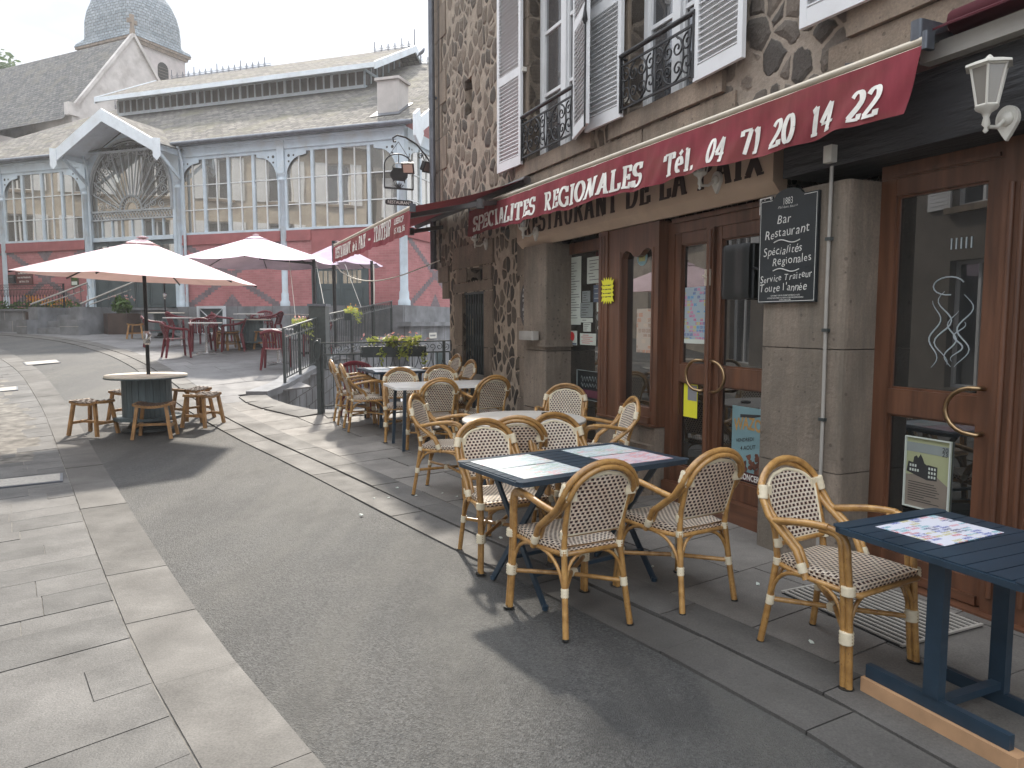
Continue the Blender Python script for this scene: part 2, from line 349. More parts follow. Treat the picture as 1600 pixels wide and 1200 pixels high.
def glow_free_paint(name, col, rough=.5, chip=None, var=.1):
    return simple(name, col, rough, var, 5, 0, .08, .003, 40, dirt=chip)

def pitted(name, col, dirt):
    m, t, b = newmat(name); v = coords(t)
    c = ramp(t, noise_n(t, v, 2.2, 7, .65), [(.3, mul(col, .72)), (.7, mul(col, 1.3))])
    c = mixc(t, .7, c, ramp(t, noise_n(t, v, 60, 4, .7), [(.25, .65), (.75, 1.3)]), 'MULTIPLY')
    c = mixc(t, ramp(t, noise_n(t, coords(t, (2.4, 2.4, .3)), 1.3, 8, .75), [(.46, 0), (.66, .9)]), c, dirt)
    vo = N('ShaderNodeTexVoronoi', t); vo.inputs['Scale'].default_value = 19; t.links.new(v, vo.inputs['Vector'])
    sp = N('ShaderNodeSeparateColor', t); t.links.new(vo.outputs['Color'], sp.inputs[0])
    pit = mth(t, 'LESS_THAN', vo.outputs['Distance'], mth(t, 'MULTIPLY', mth(t, 'SUBTRACT', sp.outputs[0], .55), .55))
    c = mixc(t, mth(t, 'MULTIPLY', pit, .65), c, mul(col, .35)); t.links.new(c, b.inputs['Base Color']); b.inputs['Roughness'].default_value = .92
    h = mth(t, 'ADD', mth(t, 'MULTIPLY', noise_n(t, v, 30, 5, .7), 1.0), mth(t, 'MULTIPLY', pit, -.7)); h = mth(t, 'ADD', h, mth(t, 'MULTIPLY', noise_n(t, v, 5, 3), 1.5))
    bump(t, b, h, .6, .014); return m
M = {}
M['steel'] = simple('pale_blue_paint', (.50, .58, .64), .45, .12, 4, 0, .1, .004, 30, dirt=(.40, .42, .42))
M['steel_white'] = simple('white_board_paint', (.66, .71, .75), .5, .1, 4, 0, .08, .003, 30, dirt=(.5, .52, .53))
M['frame_strip'] = simple('glazing_bar_paint', (.66, .68, .68), .45, .08)
M['brick'] = brickmat('red_brick')
M['brick_dark'] = simple('grey_brick', (.17, .135, .145), .8, .25, 8)
M['brick_band'] = simple('red_band', (.30, .095, .095), .75, .15, 3)
M['hall_stone'] = simple('grey_block', (.20, .205, .215), .85, .3, 2.2, 0, .4, .01, 40, dirt=(.13, .13, .13))
M['slate'] = roofmat('stone_slates', (.105, .10, .095), (.20, .187, .168), moss=(.14, .133, .095))
M['slate_dark'] = roofmat('dark_slates', (.095, .095, .095), (.17, .165, .155), moss=(.15, .14, .115))
M['slate_dome'] = roofmat('blue_slates', (.16, .19, .21), (.25, .28, .30), moss=(.25, .275, .29))
M['render'] = simple('old_render', (.46, .43, .41), .9, .2, 1.2, 0, .3, .01, 30, dirt=(.27, .24, .22))
M['render_pink'] = simple('tower_render', (.42, .38, .37), .9, .15, 1.5, 0, .2, .01, 30, dirt=(.3, .27, .26))
M['hall_glass'] = glass('hall_glass', (.16, .15, .13), .34, .015, (.95, .95, .92), .05, .9)
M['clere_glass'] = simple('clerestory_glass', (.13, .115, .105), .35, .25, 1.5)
M['door_grey'] = simple('dark_grey_paint', (.07, .09, .095), .45, .12, 3)
M['zinc'] = simple('zinc', (.13, .14, .16), .45, .25, 6, .6)
M['iron'] = simple('black_iron', (.018, .018, .02), .45, .3, 20, .3, .1)
M['iron_grey'] = simple('grey_green_iron', (.055, .065, .065), .45, .2, 12, .2, .1)
M['rubble'] = rubble('rubble_wall', 5.6, .06, warp=.09, rad0=.62, stones=((.085, .07, .056), (.165, .13, .098), (.235, .185, .138)), mcol=(.36, .30, .235))
M['rubble_low'] = rubble('rubble_wall_low', 7.2, .085, warp=.08, rad0=.6, stones=((.055, .046, .037), (.12, .096, .072), (.20, .155, .115)), mcol=(.46, .37, .28), stretch=(1, 1, .72))
M['rubble_big'] = rubble('rubble_wall_big', 4.6, .05, warp=.08, rad0=.64, stones=((.085, .075, .066), (.155, .13, .108), (.225, .185, .15)), mcol=(.37, .31, .25), stretch=(1, 1, .95))
M['stone'] = pitted('dressed_stone', (.235, .185, .14), (.13, .105, .08))
M['stone_grey'] = pitted('pillar_stone', (.225, .18, .14), (.125, .108, .085))
M['fascia'] = simple('fascia_plaster', (.50, .37, .27), .8, .1, 2, 0, .2, .005, 40, dirt=(.36, .27, .21))
M['wood'] = simple('varnished_mahogany', (.115, .050, .027), .38, .4, 3, 0, .12, .004, 30, (6, 6, .5), .5)
M['wood_h'] = simple('varnished_mahogany_rail', (.115, .050, .027), .38, .4, 3, 0, .12, .004, 30, (.6, 6, 6), .5)
M['blackbeam'] = simple('charred_beam', (.028, .028, .030), .6, .5, 4, 0, .8, .03, 9, (.5, 3, 3))
M['shop_glass'] = glass('shop_glass', (.010, .012, .012), .05, .004, (1, 1, 1), .012)
M['up_glass'] = glass('window_glass', (.06, .062, .068), .10, .01)
M['white_paint'] = simple('white_shutter_paint', (.70, .71, .72), .5, .08, 4, 0, .08, .003, 30, dirt=(.6, .6, .6))
M['off_white'] = simple('off_white_plastic', (.62, .60, .54), .45, .1)
M['lamp_glass'] = glass('lamp_glass', (.22, .21, .19), .1, .1)
M['awning'] = canvas('burgundy_canvas', (.235, .042, .055), .035, (.4, .04, .05), (.19, .062, .05))
M['awning_shade'] = canvas('shaded_canvas', (.075, .016, .022), 0)  # burgundy taken darker: the shade under the windows is put into the colour
M['letter_white'] = simple('white_lettering', (.74, .71, .66), .7, .22, 9)
M['letter_dark'] = simple('brown_lettering', (.035, .018, .013), .7, .1)
M['alu'] = simple('cream_aluminium', (.52, .46, .37), .4, .1, 5, .2)
M['alu_grey'] = simple('grey_awning_arm', (.07, .065, .065), .5, .2)
M['board_black'] = simple('chalkboard', (.012, .017, .020), .4, .4, 3)
M['chalk'] = simple('chalk', (.62, .62, .58), .9, .15, 30)
M['slate_sign'] = simple('sign_slate', (.075, .065, .062), .7, .2)
M['brass'] = simple('aged_brass', (.36, .25, .14), .28, .2, 8, 1.0, .05)
M['bamboo'] = bamboomat(); M['cane'] = canemat()
M['binding'] = simple('cream_binding', (.68, .60, .44), .5, .12, 30, 0, .5, .003, 0, (1, 1, 1))
M['blue_metal'] = simple('slate_blue_metal', (.022, .042, .065), .32, .2, 6, .1, .05)
M['plank'] = simple('pine_plank', (.42, .25, .135), .7, .2, 6, 0, .2, .003, 40, (1, 1, 1))
M['table_white'] = simple('white_table_top', (.80, .79, .77), .22, .08, 6)
M['table_grey'] = simple('grey_table_top', (.42, .39, .35), .5, .12, 6)
M['spool_top'] = simple('cream_spool_top', (.74, .68, .57), .6, .1, 6)
M['spool_blue'] = simple('grey_blue_slats', (.085, .115, .125), .6, .25, 5, 0, .2, .004, 20, (8, 8, 1))
M['acacia'] = simple('acacia_wood', (.33, .175, .065), .5, .35, 5, 0, .15, .003, 40, (2, 2, 2))
M['weave_dark'] = simple('dark_leather_weave', (.075, .045, .03), .6, .5, 45, 0, .3, .004, 120)
M['maroon'] = simple('maroon_plastic', (.13, .013, .022), .35, .12, 4, 0, 0)
M['chrome'] = simple('steel_pedestal', (.55, .55, .56), .25, .1, 5, .9, 0)
M['parasol'] = canvas('parasol_canvas', (.71, .545, .575), .10, (.8, .5, .4))
M['parasol_lilac'] = canvas('lilac_parasol_canvas', (.66, .53, .62), .06, (.6, .4, .42))
M['corten'] = simple('brown_planter_steel', (.055, .035, .028), .6, .3, 3)
M['leaf'] = leafmat('green_leaves', (.035, .085, .015), (.10, .18, .03))
M['leaf_yellow'] = leafmat('lime_leaves', (.20, .27, .04), (.55, .56, .16))
M['leaf_tree'] = leafmat('tree_leaves', (.03, .07, .02), (.10, .16, .05))
M['petal_orange'] = leafmat('orange_petals', (.6, .2, .01), (.75, .4, .03))
M['petal_pink'] = leafmat('pink_petals', (.6, .2, .2), (.8, .6, .55))
M['bark'] = simple('bark', (.09, .07, .05), .9, .3, 12)
M['soil'] = simple('soil', (.05, .035, .025), 1, .3, 12)
M['asphalt'] = asphalt('asphalt', .056)
M['slab'] = slabmat('pavement_slabs', (.056, .0545, .053), (.092, .0885, .085), (.14, .135, .128), .5, .68, .36)
M['slab_terrace'] = slabmat('terrace_slabs', (.105, .098, .089), (.165, .152, .138), (.075, .07, .065), .32, .72, .32)
M['slab_plaza'] = slabmat('plaza_slabs', (.115, .113, .115), (.15, .147, .148), (.12, .12, .12), .2, .75, .25)
M['kerb'] = slabmat('kerb_stone', (.066, .062, .0575), (.099, .0935, .087), (.12, .115, .105), .32, .75, .25)
M['joint'] = simple('joint_mortar', (.085, .08, .072), .95, .4, 7)
M['joint_light'] = simple('joint_mortar_light', (.15, .14, .125), .95, .6, 7)
M['ground'] = simple('earth', (.14, .135, .125), .95, .3, 3)
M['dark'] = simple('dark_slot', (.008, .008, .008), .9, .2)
M['manhole'] = simple('cast_iron_cover', (.34, .32, .29), .55, .3, 60, .3, .8, .006, 45)
M['paper'] = simple('paper', (.56, .60, .54), .6, .05)
M['paper_grey'] = simple('grey_paper', (.24, .27, .26), .6, .1)
M['ink'] = simple('ink', (.03, .03, .03), .7, .1)
M['yellow'] = simple('fluo_yellow_card', (.76, .72, .04), .6, .05)
M['red'] = simple('red_print', (.5, .03, .03), .6, .05)
M['sticker_blue'] = simple('blue_sticker', (.09, .12, .17), .5, .1)
M['plastic_black'] = simple('black_plastic_cover', (.012, .014, .014), .35, .2, 3, 0, .1, .01, 6)
M['conduit'] = simple('grey_conduit', (.33, .31, .28), .5, .12)
M['brown_sign'] = simple('brown_sign', (.10, .025, .02), .5, .1)
# ------------------------------------------------------------------ the ground
def smooth_curve(pts, step=.25):
    P = [Vector((x, y)) for x, y in pts]; out = []
    for i in range(len(P) - 1):
        p0 = P[max(0, i - 1)]; p1 = P[i]; p2 = P[i + 1]; p3 = P[min(len(P) - 1, i + 2)]
        n = max(1, int((p2 - p1).length / step))
        for k in range(n):
            t = k / n
            out.append(.5 * ((2 * p1) + (p2 - p0) * t + (2 * p0 - 5 * p1 + 4 * p2 - p3) * t * t + (3 * p1 - p0 - 3 * p2 + p3) * t ** 3))
    out.append(P[-1]); return out
class Curve:
    def __init__(s, pts):
        s.P = smooth_curve(pts); s.L = [0]
        for a, b in zip(s.P, s.P[1:]): s.L.append(s.L[-1] + (b - a).length)
        s.len = s.L[-1]
    def at(s, t, w=0):                   # point t metres along, w metres to the right
        t = max(0, min(s.len - 1e-6, t)); lo, hi = 0, len(s.L) - 1
        while hi - lo > 1:
            m_ = (lo + hi) // 2
            if s.L[m_] <= t: lo = m_
            else: hi = m_
        f = (t - s.L[lo]) / max(1e-9, s.L[hi] - s.L[lo]); p = s.P[lo].lerp(s.P[hi], f)
        def tan(i): return (s.P[min(i + 1, len(s.P) - 1)] - s.P[max(i - 1, 0)]).normalized()
        d = tan(lo).lerp(tan(hi), f).normalized()
        return (p.x + d.y * w, p.y - d.x * w)
LE = Curve([(3.4, -2.9), (2.0, -1.05), (.62, .78), (-.67, 2.4), (-1.52, 3.5), (-2.5, 4.88), (-4.58, 7.85), (-5.75, 9.5), (-7.07, 11.3), (-9.2, 14.0), (-11.07, 16.1), (-13.36, 18.5), (-18, 22.6), (-26, 28.5)])
GU = Curve([(4.1, -3.2), (2.9, -.7), (2.15, 1.0), (1.55, 2.38), (1.17, 3.07), (.41, 4.2), (-.18, 5.0), (-.93, 6.05), (-1.5, 6.86), (-2.32, 7.98), (-3.29, 9.2), (-4.5, 10.72), (-5.3, 11.78), (-6.73, 13.75), (-7.9, 15.3), (-9.98, 17.75), (-13, 20.7), (-18, 24.4), (-26, 30)])
def cpoly(cv, wa, wb, step=.3, t0=0, t1=None):
    t1 = cv.len if t1 is None else t1; n = int((t1 - t0) / step)
    return [cv.at(t0 + (t1 - t0) * i / n, wa) for i in range(n + 1)], [cv.at(t0 + (t1 - t0) * i / n, wb) for i in range(n + 1)]
def strip(name, a, b, off, mat, zf=gz):
    mb = MB(); vs = []
    for p, q in zip(a, b): vs += [(p[0], p[1], zf(p[1]) + off), (q[0], q[1], zf(q[1]) + off)]
    mb.add(vs, [(2 * i, 2 * i + 1, 2 * i + 3, 2 * i + 2) for i in range(len(a) - 1)], 0, True)
    o = mb.build(name, mat); return tag(o, kind='structure')
PASS = [(-4.12, 11.9), (-3.98, 12.6), (-3.93, 14), (-3.95, 17), (-3.7, 20), (-3.45, 22.2), (-1.0, 29.3), (5, 47), (30, 47), (30, 25), (8.1, 15.35), (-.97, 11.27), (-1.4, 11.18), (-2.8, 10.6), (-3.5, 11.15)]
def inpoly(p, poly):
    x, y = p; c = False; j = len(poly) - 1
    for i in range(len(poly)):
        xi, yi = poly[i]; xj, yj = poly[j]
        if (yi > y) != (yj > y) and x < (xj - xi) * (y - yi) / (yj - yi) + xi: c = not c
        j = i
    return c
def fill(name, outer, holes, off, mat, zf, ys):
    bm = bmesh.new(); ed = []
    for loop in [outer] + holes:
        vs = [bm.verts.new((x, y, 0)) for x, y in loop]
        for i in range(len(vs)): ed.append(bm.edges.new((vs[i], vs[(i + 1) % len(vs)])))
    bmesh.ops.triangle_fill(bm, use_beauty=True, use_dissolve=False, edges=ed)
    for y in ys:
        bmesh.ops.bisect_plane(bm, geom=bm.verts[:] + bm.edges[:] + bm.faces[:], plane_co=(0, y, 0), plane_no=(0, 1, 0))
    for v in bm.verts: v.co.z = zf(v.co.y) + off
    bmesh.ops.recalc_face_normals(bm, faces=bm.faces[:])
    for f in bm.faces:
        f.smooth = True
        if f.normal.z < 0: f.normal_flip()
    me = bpy.data.meshes.new(name); bm.to_mesh(me); bm.free(); me.materials.append(mat)
    o = bpy.data.objects.new(name, me); C.objects.link(o); return tag(o, kind='structure')
ysub = [3 + .5 * k for k in range(50)] + [30, 36, 42, 50, 60]
fill('ground', [(-700, -400), (700, -400), (700, 900), (-700, 900)], [PASS], -.06, M['ground'], gz, ysub)
def pz(y): return max(-1.35, .235 - .15 * max(0, y - 10.95))
fill('passage_floor', PASS, [], -.02, M['slab_plaza'], pz, [12, 14, 16, 18, 20, 21])
a, b = cpoly(LE, 0, 0); a2, b2 = cpoly(GU, -.30, 0)
# the asphalt carriageway: LE on its left, the gutter stones on its right
n_ = 150
la = [LE.at(LE.len * i / n_, -.02) for i in range(n_ + 1)]; ra = [GU.at(GU.len * i / n_, -.29) for i in range(n_ + 1)]
mb = MB(); cols = 6
for i in range(n_ + 1):
    for j in range(cols + 1):
        f = j / cols; x = la[i][0] * (1 - f) + ra[i][0] * f; y = la[i][1] * (1 - f) + ra[i][1] * f
        mb.v.append((x, y, gz(y) - .012 - .012 * abs(2 * f - 1) + .012))
mb.add([], [])
o_ = 0
fs = [(i * (cols + 1) + j, i * (cols + 1) + j + 1, (i + 1) * (cols + 1) + j + 1, (i + 1) * (cols + 1) + j) for i in range(n_) for j in range(cols)]
for f in fs: mb.f.append(list(f)); mb.m.append(0); mb.s.append(True); mb.uv += [(0, 0)] * 4; mb.tone.append(.5)
tag(mb.build('road', M['asphalt']), kind='structure')
def slab(mb, cor, zt, h=.03, ins=.005):
    cx = sum(p[0] for p in cor) / 4; cy = sum(p[1] for p in cor) / 4; q = []
    for p in cor:
        d = math.hypot(p[0] - cx, p[1] - cy) or 1; q.append((p[0] + (cx - p[0]) / d * ins * 1.4, p[1] + (cy - p[1]) / d * ins * 1.4))
    mb.ct = random.random(); tl = random.uniform(-.0025, .0025)
    top = [(x, y, gz(y) + zt + tl) for x, y in q]; bot = [(x, y, gz(y) + zt - h) for x, y in q]
    mb.add(top + bot, [(0, 1, 2, 3), (4, 5, 1, 0), (5, 6, 2, 1), (6, 7, 3, 2), (7, 4, 0, 3)])
def slabs(name, cv, t0, t1, w0, w1, rowf, lenf, zt, mat, keep=lambda p: True, ins=.005, skew=0):
    mb = MB(); mb.ct = .5; t = t0; sg = 1 if w1 > w0 else -1
    while t < t1:
        rw = rowf(); ww = w0; first = True
        while (w1 - ww) * sg > .05:
            ln = lenf() * (random.uniform(.35, 1) if first else 1); first = False
            e = ww + sg * ln
            if (w1 - e) * sg < .12: e = w1
            cor = [cv.at(t + skew * abs(ww - w0), ww), cv.at(t + rw + skew * abs(ww - w0), ww), cv.at(t + rw + skew * abs(e - w0), e), cv.at(t + skew * abs(e - w0), e)]
            if sg < 0: cor = cor[::-1]
            cor = cor[::-1]
            c = (sum(p[0] for p in cor) / 4, sum(p[1] for p in cor) / 4)
            if keep(c): slab(mb, cor, zt, ins=ins)
            ww = e
        t += rw
    return tag(mb.build(name, mat), kind='structure')
U = random.uniform
pa, pb = cpoly(LE, -.30, -6); strip('pavement_bed', pb, pa, -.005, M['joint_light'])
slabs('pavement', LE, .1, LE.len - .5, -.345, -5.6, lambda: U(.21, .37), lambda: U(.4, 1.1), 0, M['slab'], skew=-.10, ins=.002)
slabs('kerb_left', LE, 0, LE.len - .5, 0, -.34, lambda: U(.75, 1.0), lambda: .7, .002, M['kerb'], ins=.002)
slabs('gutter_left', GU, 0, GU.len - .5, -.011, -.29, lambda: U(.8, 1.1), lambda: 1.0, .002, M['kerb'], ins=.003)
slabs('gutter_right', GU, 0, GU.len - .5, .011, .29, lambda: U(.8, 1.1), lambda: 1.0, .004, M['kerb'], ins=.003)
pa, pb = cpoly(GU, -.05, .05); strip('gutter_slot', pa, pb, -.012, simple('slot_dirt', (.035, .032, .028), 1, .4, 9))
def wallx(y):                            # the plaza's edge above the passage
    for (xa, ya), (xb, yb) in zip(PASS[:6], PASS[1:6]):
        if ya <= y <= yb: return xa + (xb - xa) * (y - ya) / (yb - ya)
    return -3.4
RA, RB = Vector((-2.85, 10.5)), Vector((-.9, 11.2))           # terrace railing line
def on_terrace(p):
    if inpoly(p, PASS): return False
    return True
bedT0 = 1.0
mbx = MB()
pa, pb = cpoly(GU, .29, 6.2, .3, 0, 15.2)
def clipbed(name, t0, t1, w1, mat):
    mb = MB()
    n = int((t1 - t0) / .3); k = 10
    for i in range(n):
        for j in range(k):
            wa, wb = .29 + (w1 - .29) * j / k, .29 + (w1 - .29) * (j + 1) / k
            ta, tb = t0 + (t1 - t0) * i / n, t0 + (t1 - t0) * (i + 1) / n
            cor = [GU.at(ta, wa), GU.at(ta, wb), GU.at(tb, wb), GU.at(tb, wa)]
            if all(not inpoly(p, PASS) for p in cor):
                mb.add([(x, y, gz(y) - .012) for x, y in cor], [(0, 1, 2, 3)])
    return tag(mb.build(name, mat), kind='structure')
TS = 17.2
clipbed('terrace_bed', 0, TS, 5.6, M['joint'])
slabs('terrace', GU, .2, TS - .3, .295, 5.4, lambda: U(.36, .6), lambda: U(.55, 1.15), 0, M['slab_terrace'], on_terrace)
clipbed('plaza_bed', TS, GU.len - 4, 13, M['joint'])
slabs('plaza', GU, TS - .3, GU.len - 4.3, .295, 13, lambda: U(.45, .6), lambda: U(.7, 1.2), 0, M['slab_plaza'], on_terrace, ins=.002)

EC = [(-4.14, 11.95), (-3.86, 11.52), (-3.5, 11.13), (-3.12, 10.83), (-2.8, 10.57), (-2.1, 10.86), (-1.4, 11.16), (-.93, 11.3)]
mb = MB(); mb.ct = .5
for (xa, ya), (xb, yb) in zip(EC, EC[1:]):
    d_ = Vector((xb - xa, yb - ya)).normalized(); nx, ny = d_.y * -1, d_.x
    if nx * -1 + ny * -.4 < 0: nx, ny = -nx, -ny
    if xa > -2.85: nx, ny = (d_.y, -d_.x)
    slab(mb, [(xa - d_.x * .03, ya - d_.y * .03), (xa + nx * .42, ya + ny * .42), (xb + nx * .42, yb + ny * .42), (xb + d_.x * .03, yb + d_.y * .03)], .016, .3, .001)
tag(mb.build('terrace_edge', M['kerb']), kind='structure')
# ------------------------------------------------------------------ lettering
_tcache = {}
def font2d(txt, size=1, bold=0.0, align='LEFT', shear=0, spacing=1):
    key = (txt, bold, align, shear, spacing)
    if key not in _tcache:
        cu = bpy.data.curves.new('t', 'FONT'); cu.body = txt; cu.size = 1; cu.offset = bold; cu.align_x = align; cu.shear = shear; cu.space_character = spacing; cu.resolution_u = 3
        ob = bpy.data.objects.new('t', cu); C.objects.link(ob); dg = bpy.context.evaluated_depsgraph_get(); dg.update()
        me = bpy.data.meshes.new_from_object(ob.evaluated_get(dg))
        _tcache[key] = ([(v.co.x, v.co.y) for v in me.vertices], [tuple(p.vertices) for p in me.polygons])
        bpy.data.objects.remove(ob); bpy.data.curves.remove(cu); bpy.data.meshes.remove(me)
    vs, fs = _tcache[key]
    return [(x * size, y * size) for x, y in vs], fs
def put_text(mb, txt, size, fn, m=0, sx=1.0, jit=0, **k):
    vs, fs = font2d(txt, size, **k)
    mb.add([fn(x * sx, y) for x, y in vs], fs, m)
def arc(cx, cy, rx, ry, a0, a1, n=12): return [(cx + rx * math.cos(R(a0 + (a1 - a0) * i / n)), cy + ry * math.sin(R(a0 + (a1 - a0) * i / n))) for i in range(n + 1)]
def ser(x, y, k=.17): return [(x - k, y), (x + k, y)]
b_, t_ = .05, .95
G_ = {
 'A': (.84, [[(.15, b_), (.42, .97)], [(.42, .97), (.69, b_)], [(.24, .33), (.6, .33)], ser(.13, b_, .13), ser(.7, b_, .15)]),
 'C': (.76, [arc(.42, .5, .32, .45, 50, 310, 18), [(.66, .97), (.66, .68)]]),
 'D': (.84, [[(.2, b_), (.2, t_)], [(.05, t_), (.36, t_)] + arc(.36, .5, .36, .45, 90, -90, 14) + [(.05, b_)]]),
 'E': (.70, [[(.2, b_), (.2, t_)], [(.05, t_), (.64, t_)], [(.05, b_), (.64, b_)], [(.2, .5), (.5, .5)], [(.61, t_), (.61, .72)], [(.61, b_), (.61, .28)], [(.5, .38), (.5, .62)]]),
 'G': (.84, [arc(.42, .5, .33, .45, 50, 330, 18), [(.68, .97), (.68, .7)], [(.52, .44), (.84, .44)], [(.71, .44), (.71, .06)]]),
 'I': (.42, [[(.21, b_), (.21, t_)], ser(.21, b_), ser(.21, t_)]),
 'L': (.68, [[(.2, b_), (.2, t_)], ser(.2, t_), [(.03, b_), (.63, b_)], [(.6, b_), (.6, .32)]]),
 'N': (.88, [[(.2, b_), (.2, t_)], [(.2, .97), (.68, .03)], [(.68, .03), (.68, t_)], ser(.16, t_, .13), ser(.2, b_, .15), ser(.68, t_, .15)]),
 'O': (.84, [arc(.42, .5, .32, .45, 0, 360, 26)]),
 'P': (.74, [[(.2, b_), (.2, t_)], ser(.2, b_), [(.05, t_), (.4, t_)] + arc(.4, .72, .27, .23, 90, -90, 10) + [(.2, .49)]]),
 'R': (.84, [[(.2, b_), (.2, t_)], ser(.2, b_, .16), [(.05, t_), (.4, t_)] + arc(.4, .73, .25, .22, 90, -90, 10) + [(.2, .51)], [(.42, .5), (.68, .05)], ser(.7, b_, .12)]),
 'S': (.68, [arc(.34, .73, .23, .22, 40, 270, 12) + arc(.34, .28, .25, .23, 90, -140, 12), [(.53, .97), (.53, .72)], [(.11, .03), (.11, .3)]]),
 'T': (.74, [[(.37, b_), (.37, t_)], [(.05, t_), (.69, t_)], ser(.37, b_), [(.07, t_), (.07, .7)], [(.67, t_), (.67, .7)]]),
 'U': (.86, [[(.2, t_), (.2, .35)] + arc(.43, .35, .23, .3, 180, 360, 10) + [(.66, t_)], ser(.2, t_, .16), ser(.66, t_, .14)]),
 'X': (.84, [[(.16, t_), (.66, b_)], [(.66, t_), (.16, b_)], ser(.16, t_, .14), ser(.66, t_, .14), ser(.16, b_, .14), ser(.68, b_, .14)]),
 '0': (.66, [arc(.33, .5, .23, .45, 0, 360, 24)]),
 '1': (.46, [[(.25, b_), (.25, t_)], ser(.25, b_, .16), [(.25, .92), (.08, .8)]]),
 '2': (.66, [arc(.33, .7, .23, .25, 160, -20, 12) + [(.45, .46), (.12, .1)], [(.08, .07), (.6, .07)], [(.58, .05), (.58, .24)]]),
 '4': (.70, [[(.46, b_), (.46, t_)], [(.46, .95), (.08, .35)], [(.06, .32), (.66, .32)], ser(.46, b_, .14)]),
 '7': (.62, [[(.06, .93), (.58, .93)], [(.55, .93), (.28, b_)], [(.08, .95), (.08, .74)]]),
 '.': (.30, [[(.06, .09), (.24, .09)], [(.06, .04), (.24, .04)], [(.06, .14), (.24, .14)]]),
 '-': (.6, [[(.1, .4), (.5, .4)], [(.1, .45), (.5, .45)]]), ' ': (.4, []), '|': (.2, []),
 'l': (.38, [[(.19, b_), (.19, t_)], ser(.19, b_, .16), [(.05, t_), (.19, t_)]]),
 'e': (.58, [[(.1, .36), (.48, .36)] + arc(.29, .36, .2, .3, 0, 300, 14)]),
 'é': (.58, [[(.1, .36), (.48, .36)] + arc(.29, .36, .2, .3, 0, 300, 14), [(.26, .78), (.42, .95)]]),
 'd': (.62, [arc(.28, .35, .18, .3, 0, 360, 16), [(.48, b_), (.48, t_)], ser(.5, b_, .1), [(.36, t_), (.48, t_)]]),
 'a': (.60, [arc(.26, .22, .16, .17, 0, 360, 12), [(.12, .6), (.25, .66), (.4, .6), (.44, .45), (.44, b_)], ser(.48, b_, .08)]),
}
def slab_text(mb, txt, h, fn, sx=1.0, T=.19, t=.085, gap=.05, m=0, eps=.0012):
    """slab-serif letters: centre lines thickened by direction; fn(x, z, k) -> point; returns the width"""
    x0 = 0; k = 0
    for ch in txt:
        wd, strokes = G_[ch]
        for st in strokes:
            pts = [Vector((x, y)) for x, y in st]; dense = [pts[0]]
            for p, q in zip(pts, pts[1:]):
                nn = max(1, int((q - p).length / .14))
                dense += [p.lerp(q, i / nn) for i in range(1, nn + 1)]
            vs = []; n = len(dense)
            for i, p in enumerate(dense):
                d = (dense[min(n - 1, i + 1)] - dense[max(0, i - 1)])
                if d.length < 1e-9: d = Vector((1, 0))
                d.normalize(); wid = abs(d.y) ** 1.3 * T + abs(d.x) ** 1.3 * t; nn_ = Vector((-d.y, d.x)) * wid / 2
                for q in (p + nn_, p - nn_): vs.append(fn((x0 + q.x * sx) * h, q.y * h, k * eps))
            mb.add(vs, [(2 * i, 2 * i + 1, 2 * i + 3, 2 * i + 2) for i in range(n - 1)], m); k = (k + 1) % 5
        x0 += wd * sx + gap
    return x0 * h
def slab_width(txt, h, sx=1.0, gap=.05): return sum(G_[c][0] * sx + gap for c in txt) * h
# ------------------------------------------------------------------ the restaurant building (local x along the facade, -y out of it)
def rthing(name, label, cat, x, d, z, group=None): return thing(name, label, cat, fw(x, d, z), FROT, group)
XL, XR, TOP = -11.42, 2.2, 9.6
rb = rthing('restaurant_building', 'old stone restaurant building with white shutters, mahogany shopfront and rubble walls', 'building', 0, 0, 0)
WIN = [(-7.85, -6.65), (-5.72, -4.72), (-3.0, -2.0), (-.3, .7)]
def wallgrid(mb, x0, x1, z0, z1, ops, y, depth, m=0):
    xs = sorted({x0, x1} | {v for o in ops for v in o[:2] if x0 < v < x1}); zs = sorted({z0, z1} | {v for o in ops for v in o[2:] if z0 < v < z1})
    for xa, xb in zip(xs, xs[1:]):
        for za, zb in zip(zs, zs[1:]):
            cx, cz = (xa + xb) / 2, (za + zb) / 2
            if any(o[0] < cx < o[1] and o[2] < cz < o[3] for o in ops): continue
            mb.quad((xa, y, za), (xb, y, za), (xb, y, zb), (xa, y, zb), m)
    for a, b, c, d in ops:
        mb.quad((a, y, c), (a, y + depth, c), (a, y + depth, d), (a, y, d), m); mb.quad((b, y + depth, c), (b, y, c), (b, y, d), (b, y + depth, d), m)
        mb.quad((a, y, c), (b, y, c), (b, y + depth, c), (a, y + depth, c), m); mb.quad((a, y + depth, d), (b, y + depth, d), (b, y, d), (a, y, d), m)
mb = MB(); uo = [(a, b, 3.44, 5.62) for a, b in WIN] + [(-10.0, -9.72, 4.5, 5.0)]
wallgrid(mb, XL, -5.9, 2.93, TOP, uo[:1] + uo[4:], 0, .28, 0)
wallgrid(mb, -5.9, XR, 2.93, TOP, uo[1:4], 0, .28, 1)
mb.quad((-10.0, .12, 4.5), (-9.72, .12, 4.5), (-9.72, .12, 5.0), (-10.0, .12, 5.0), 2)
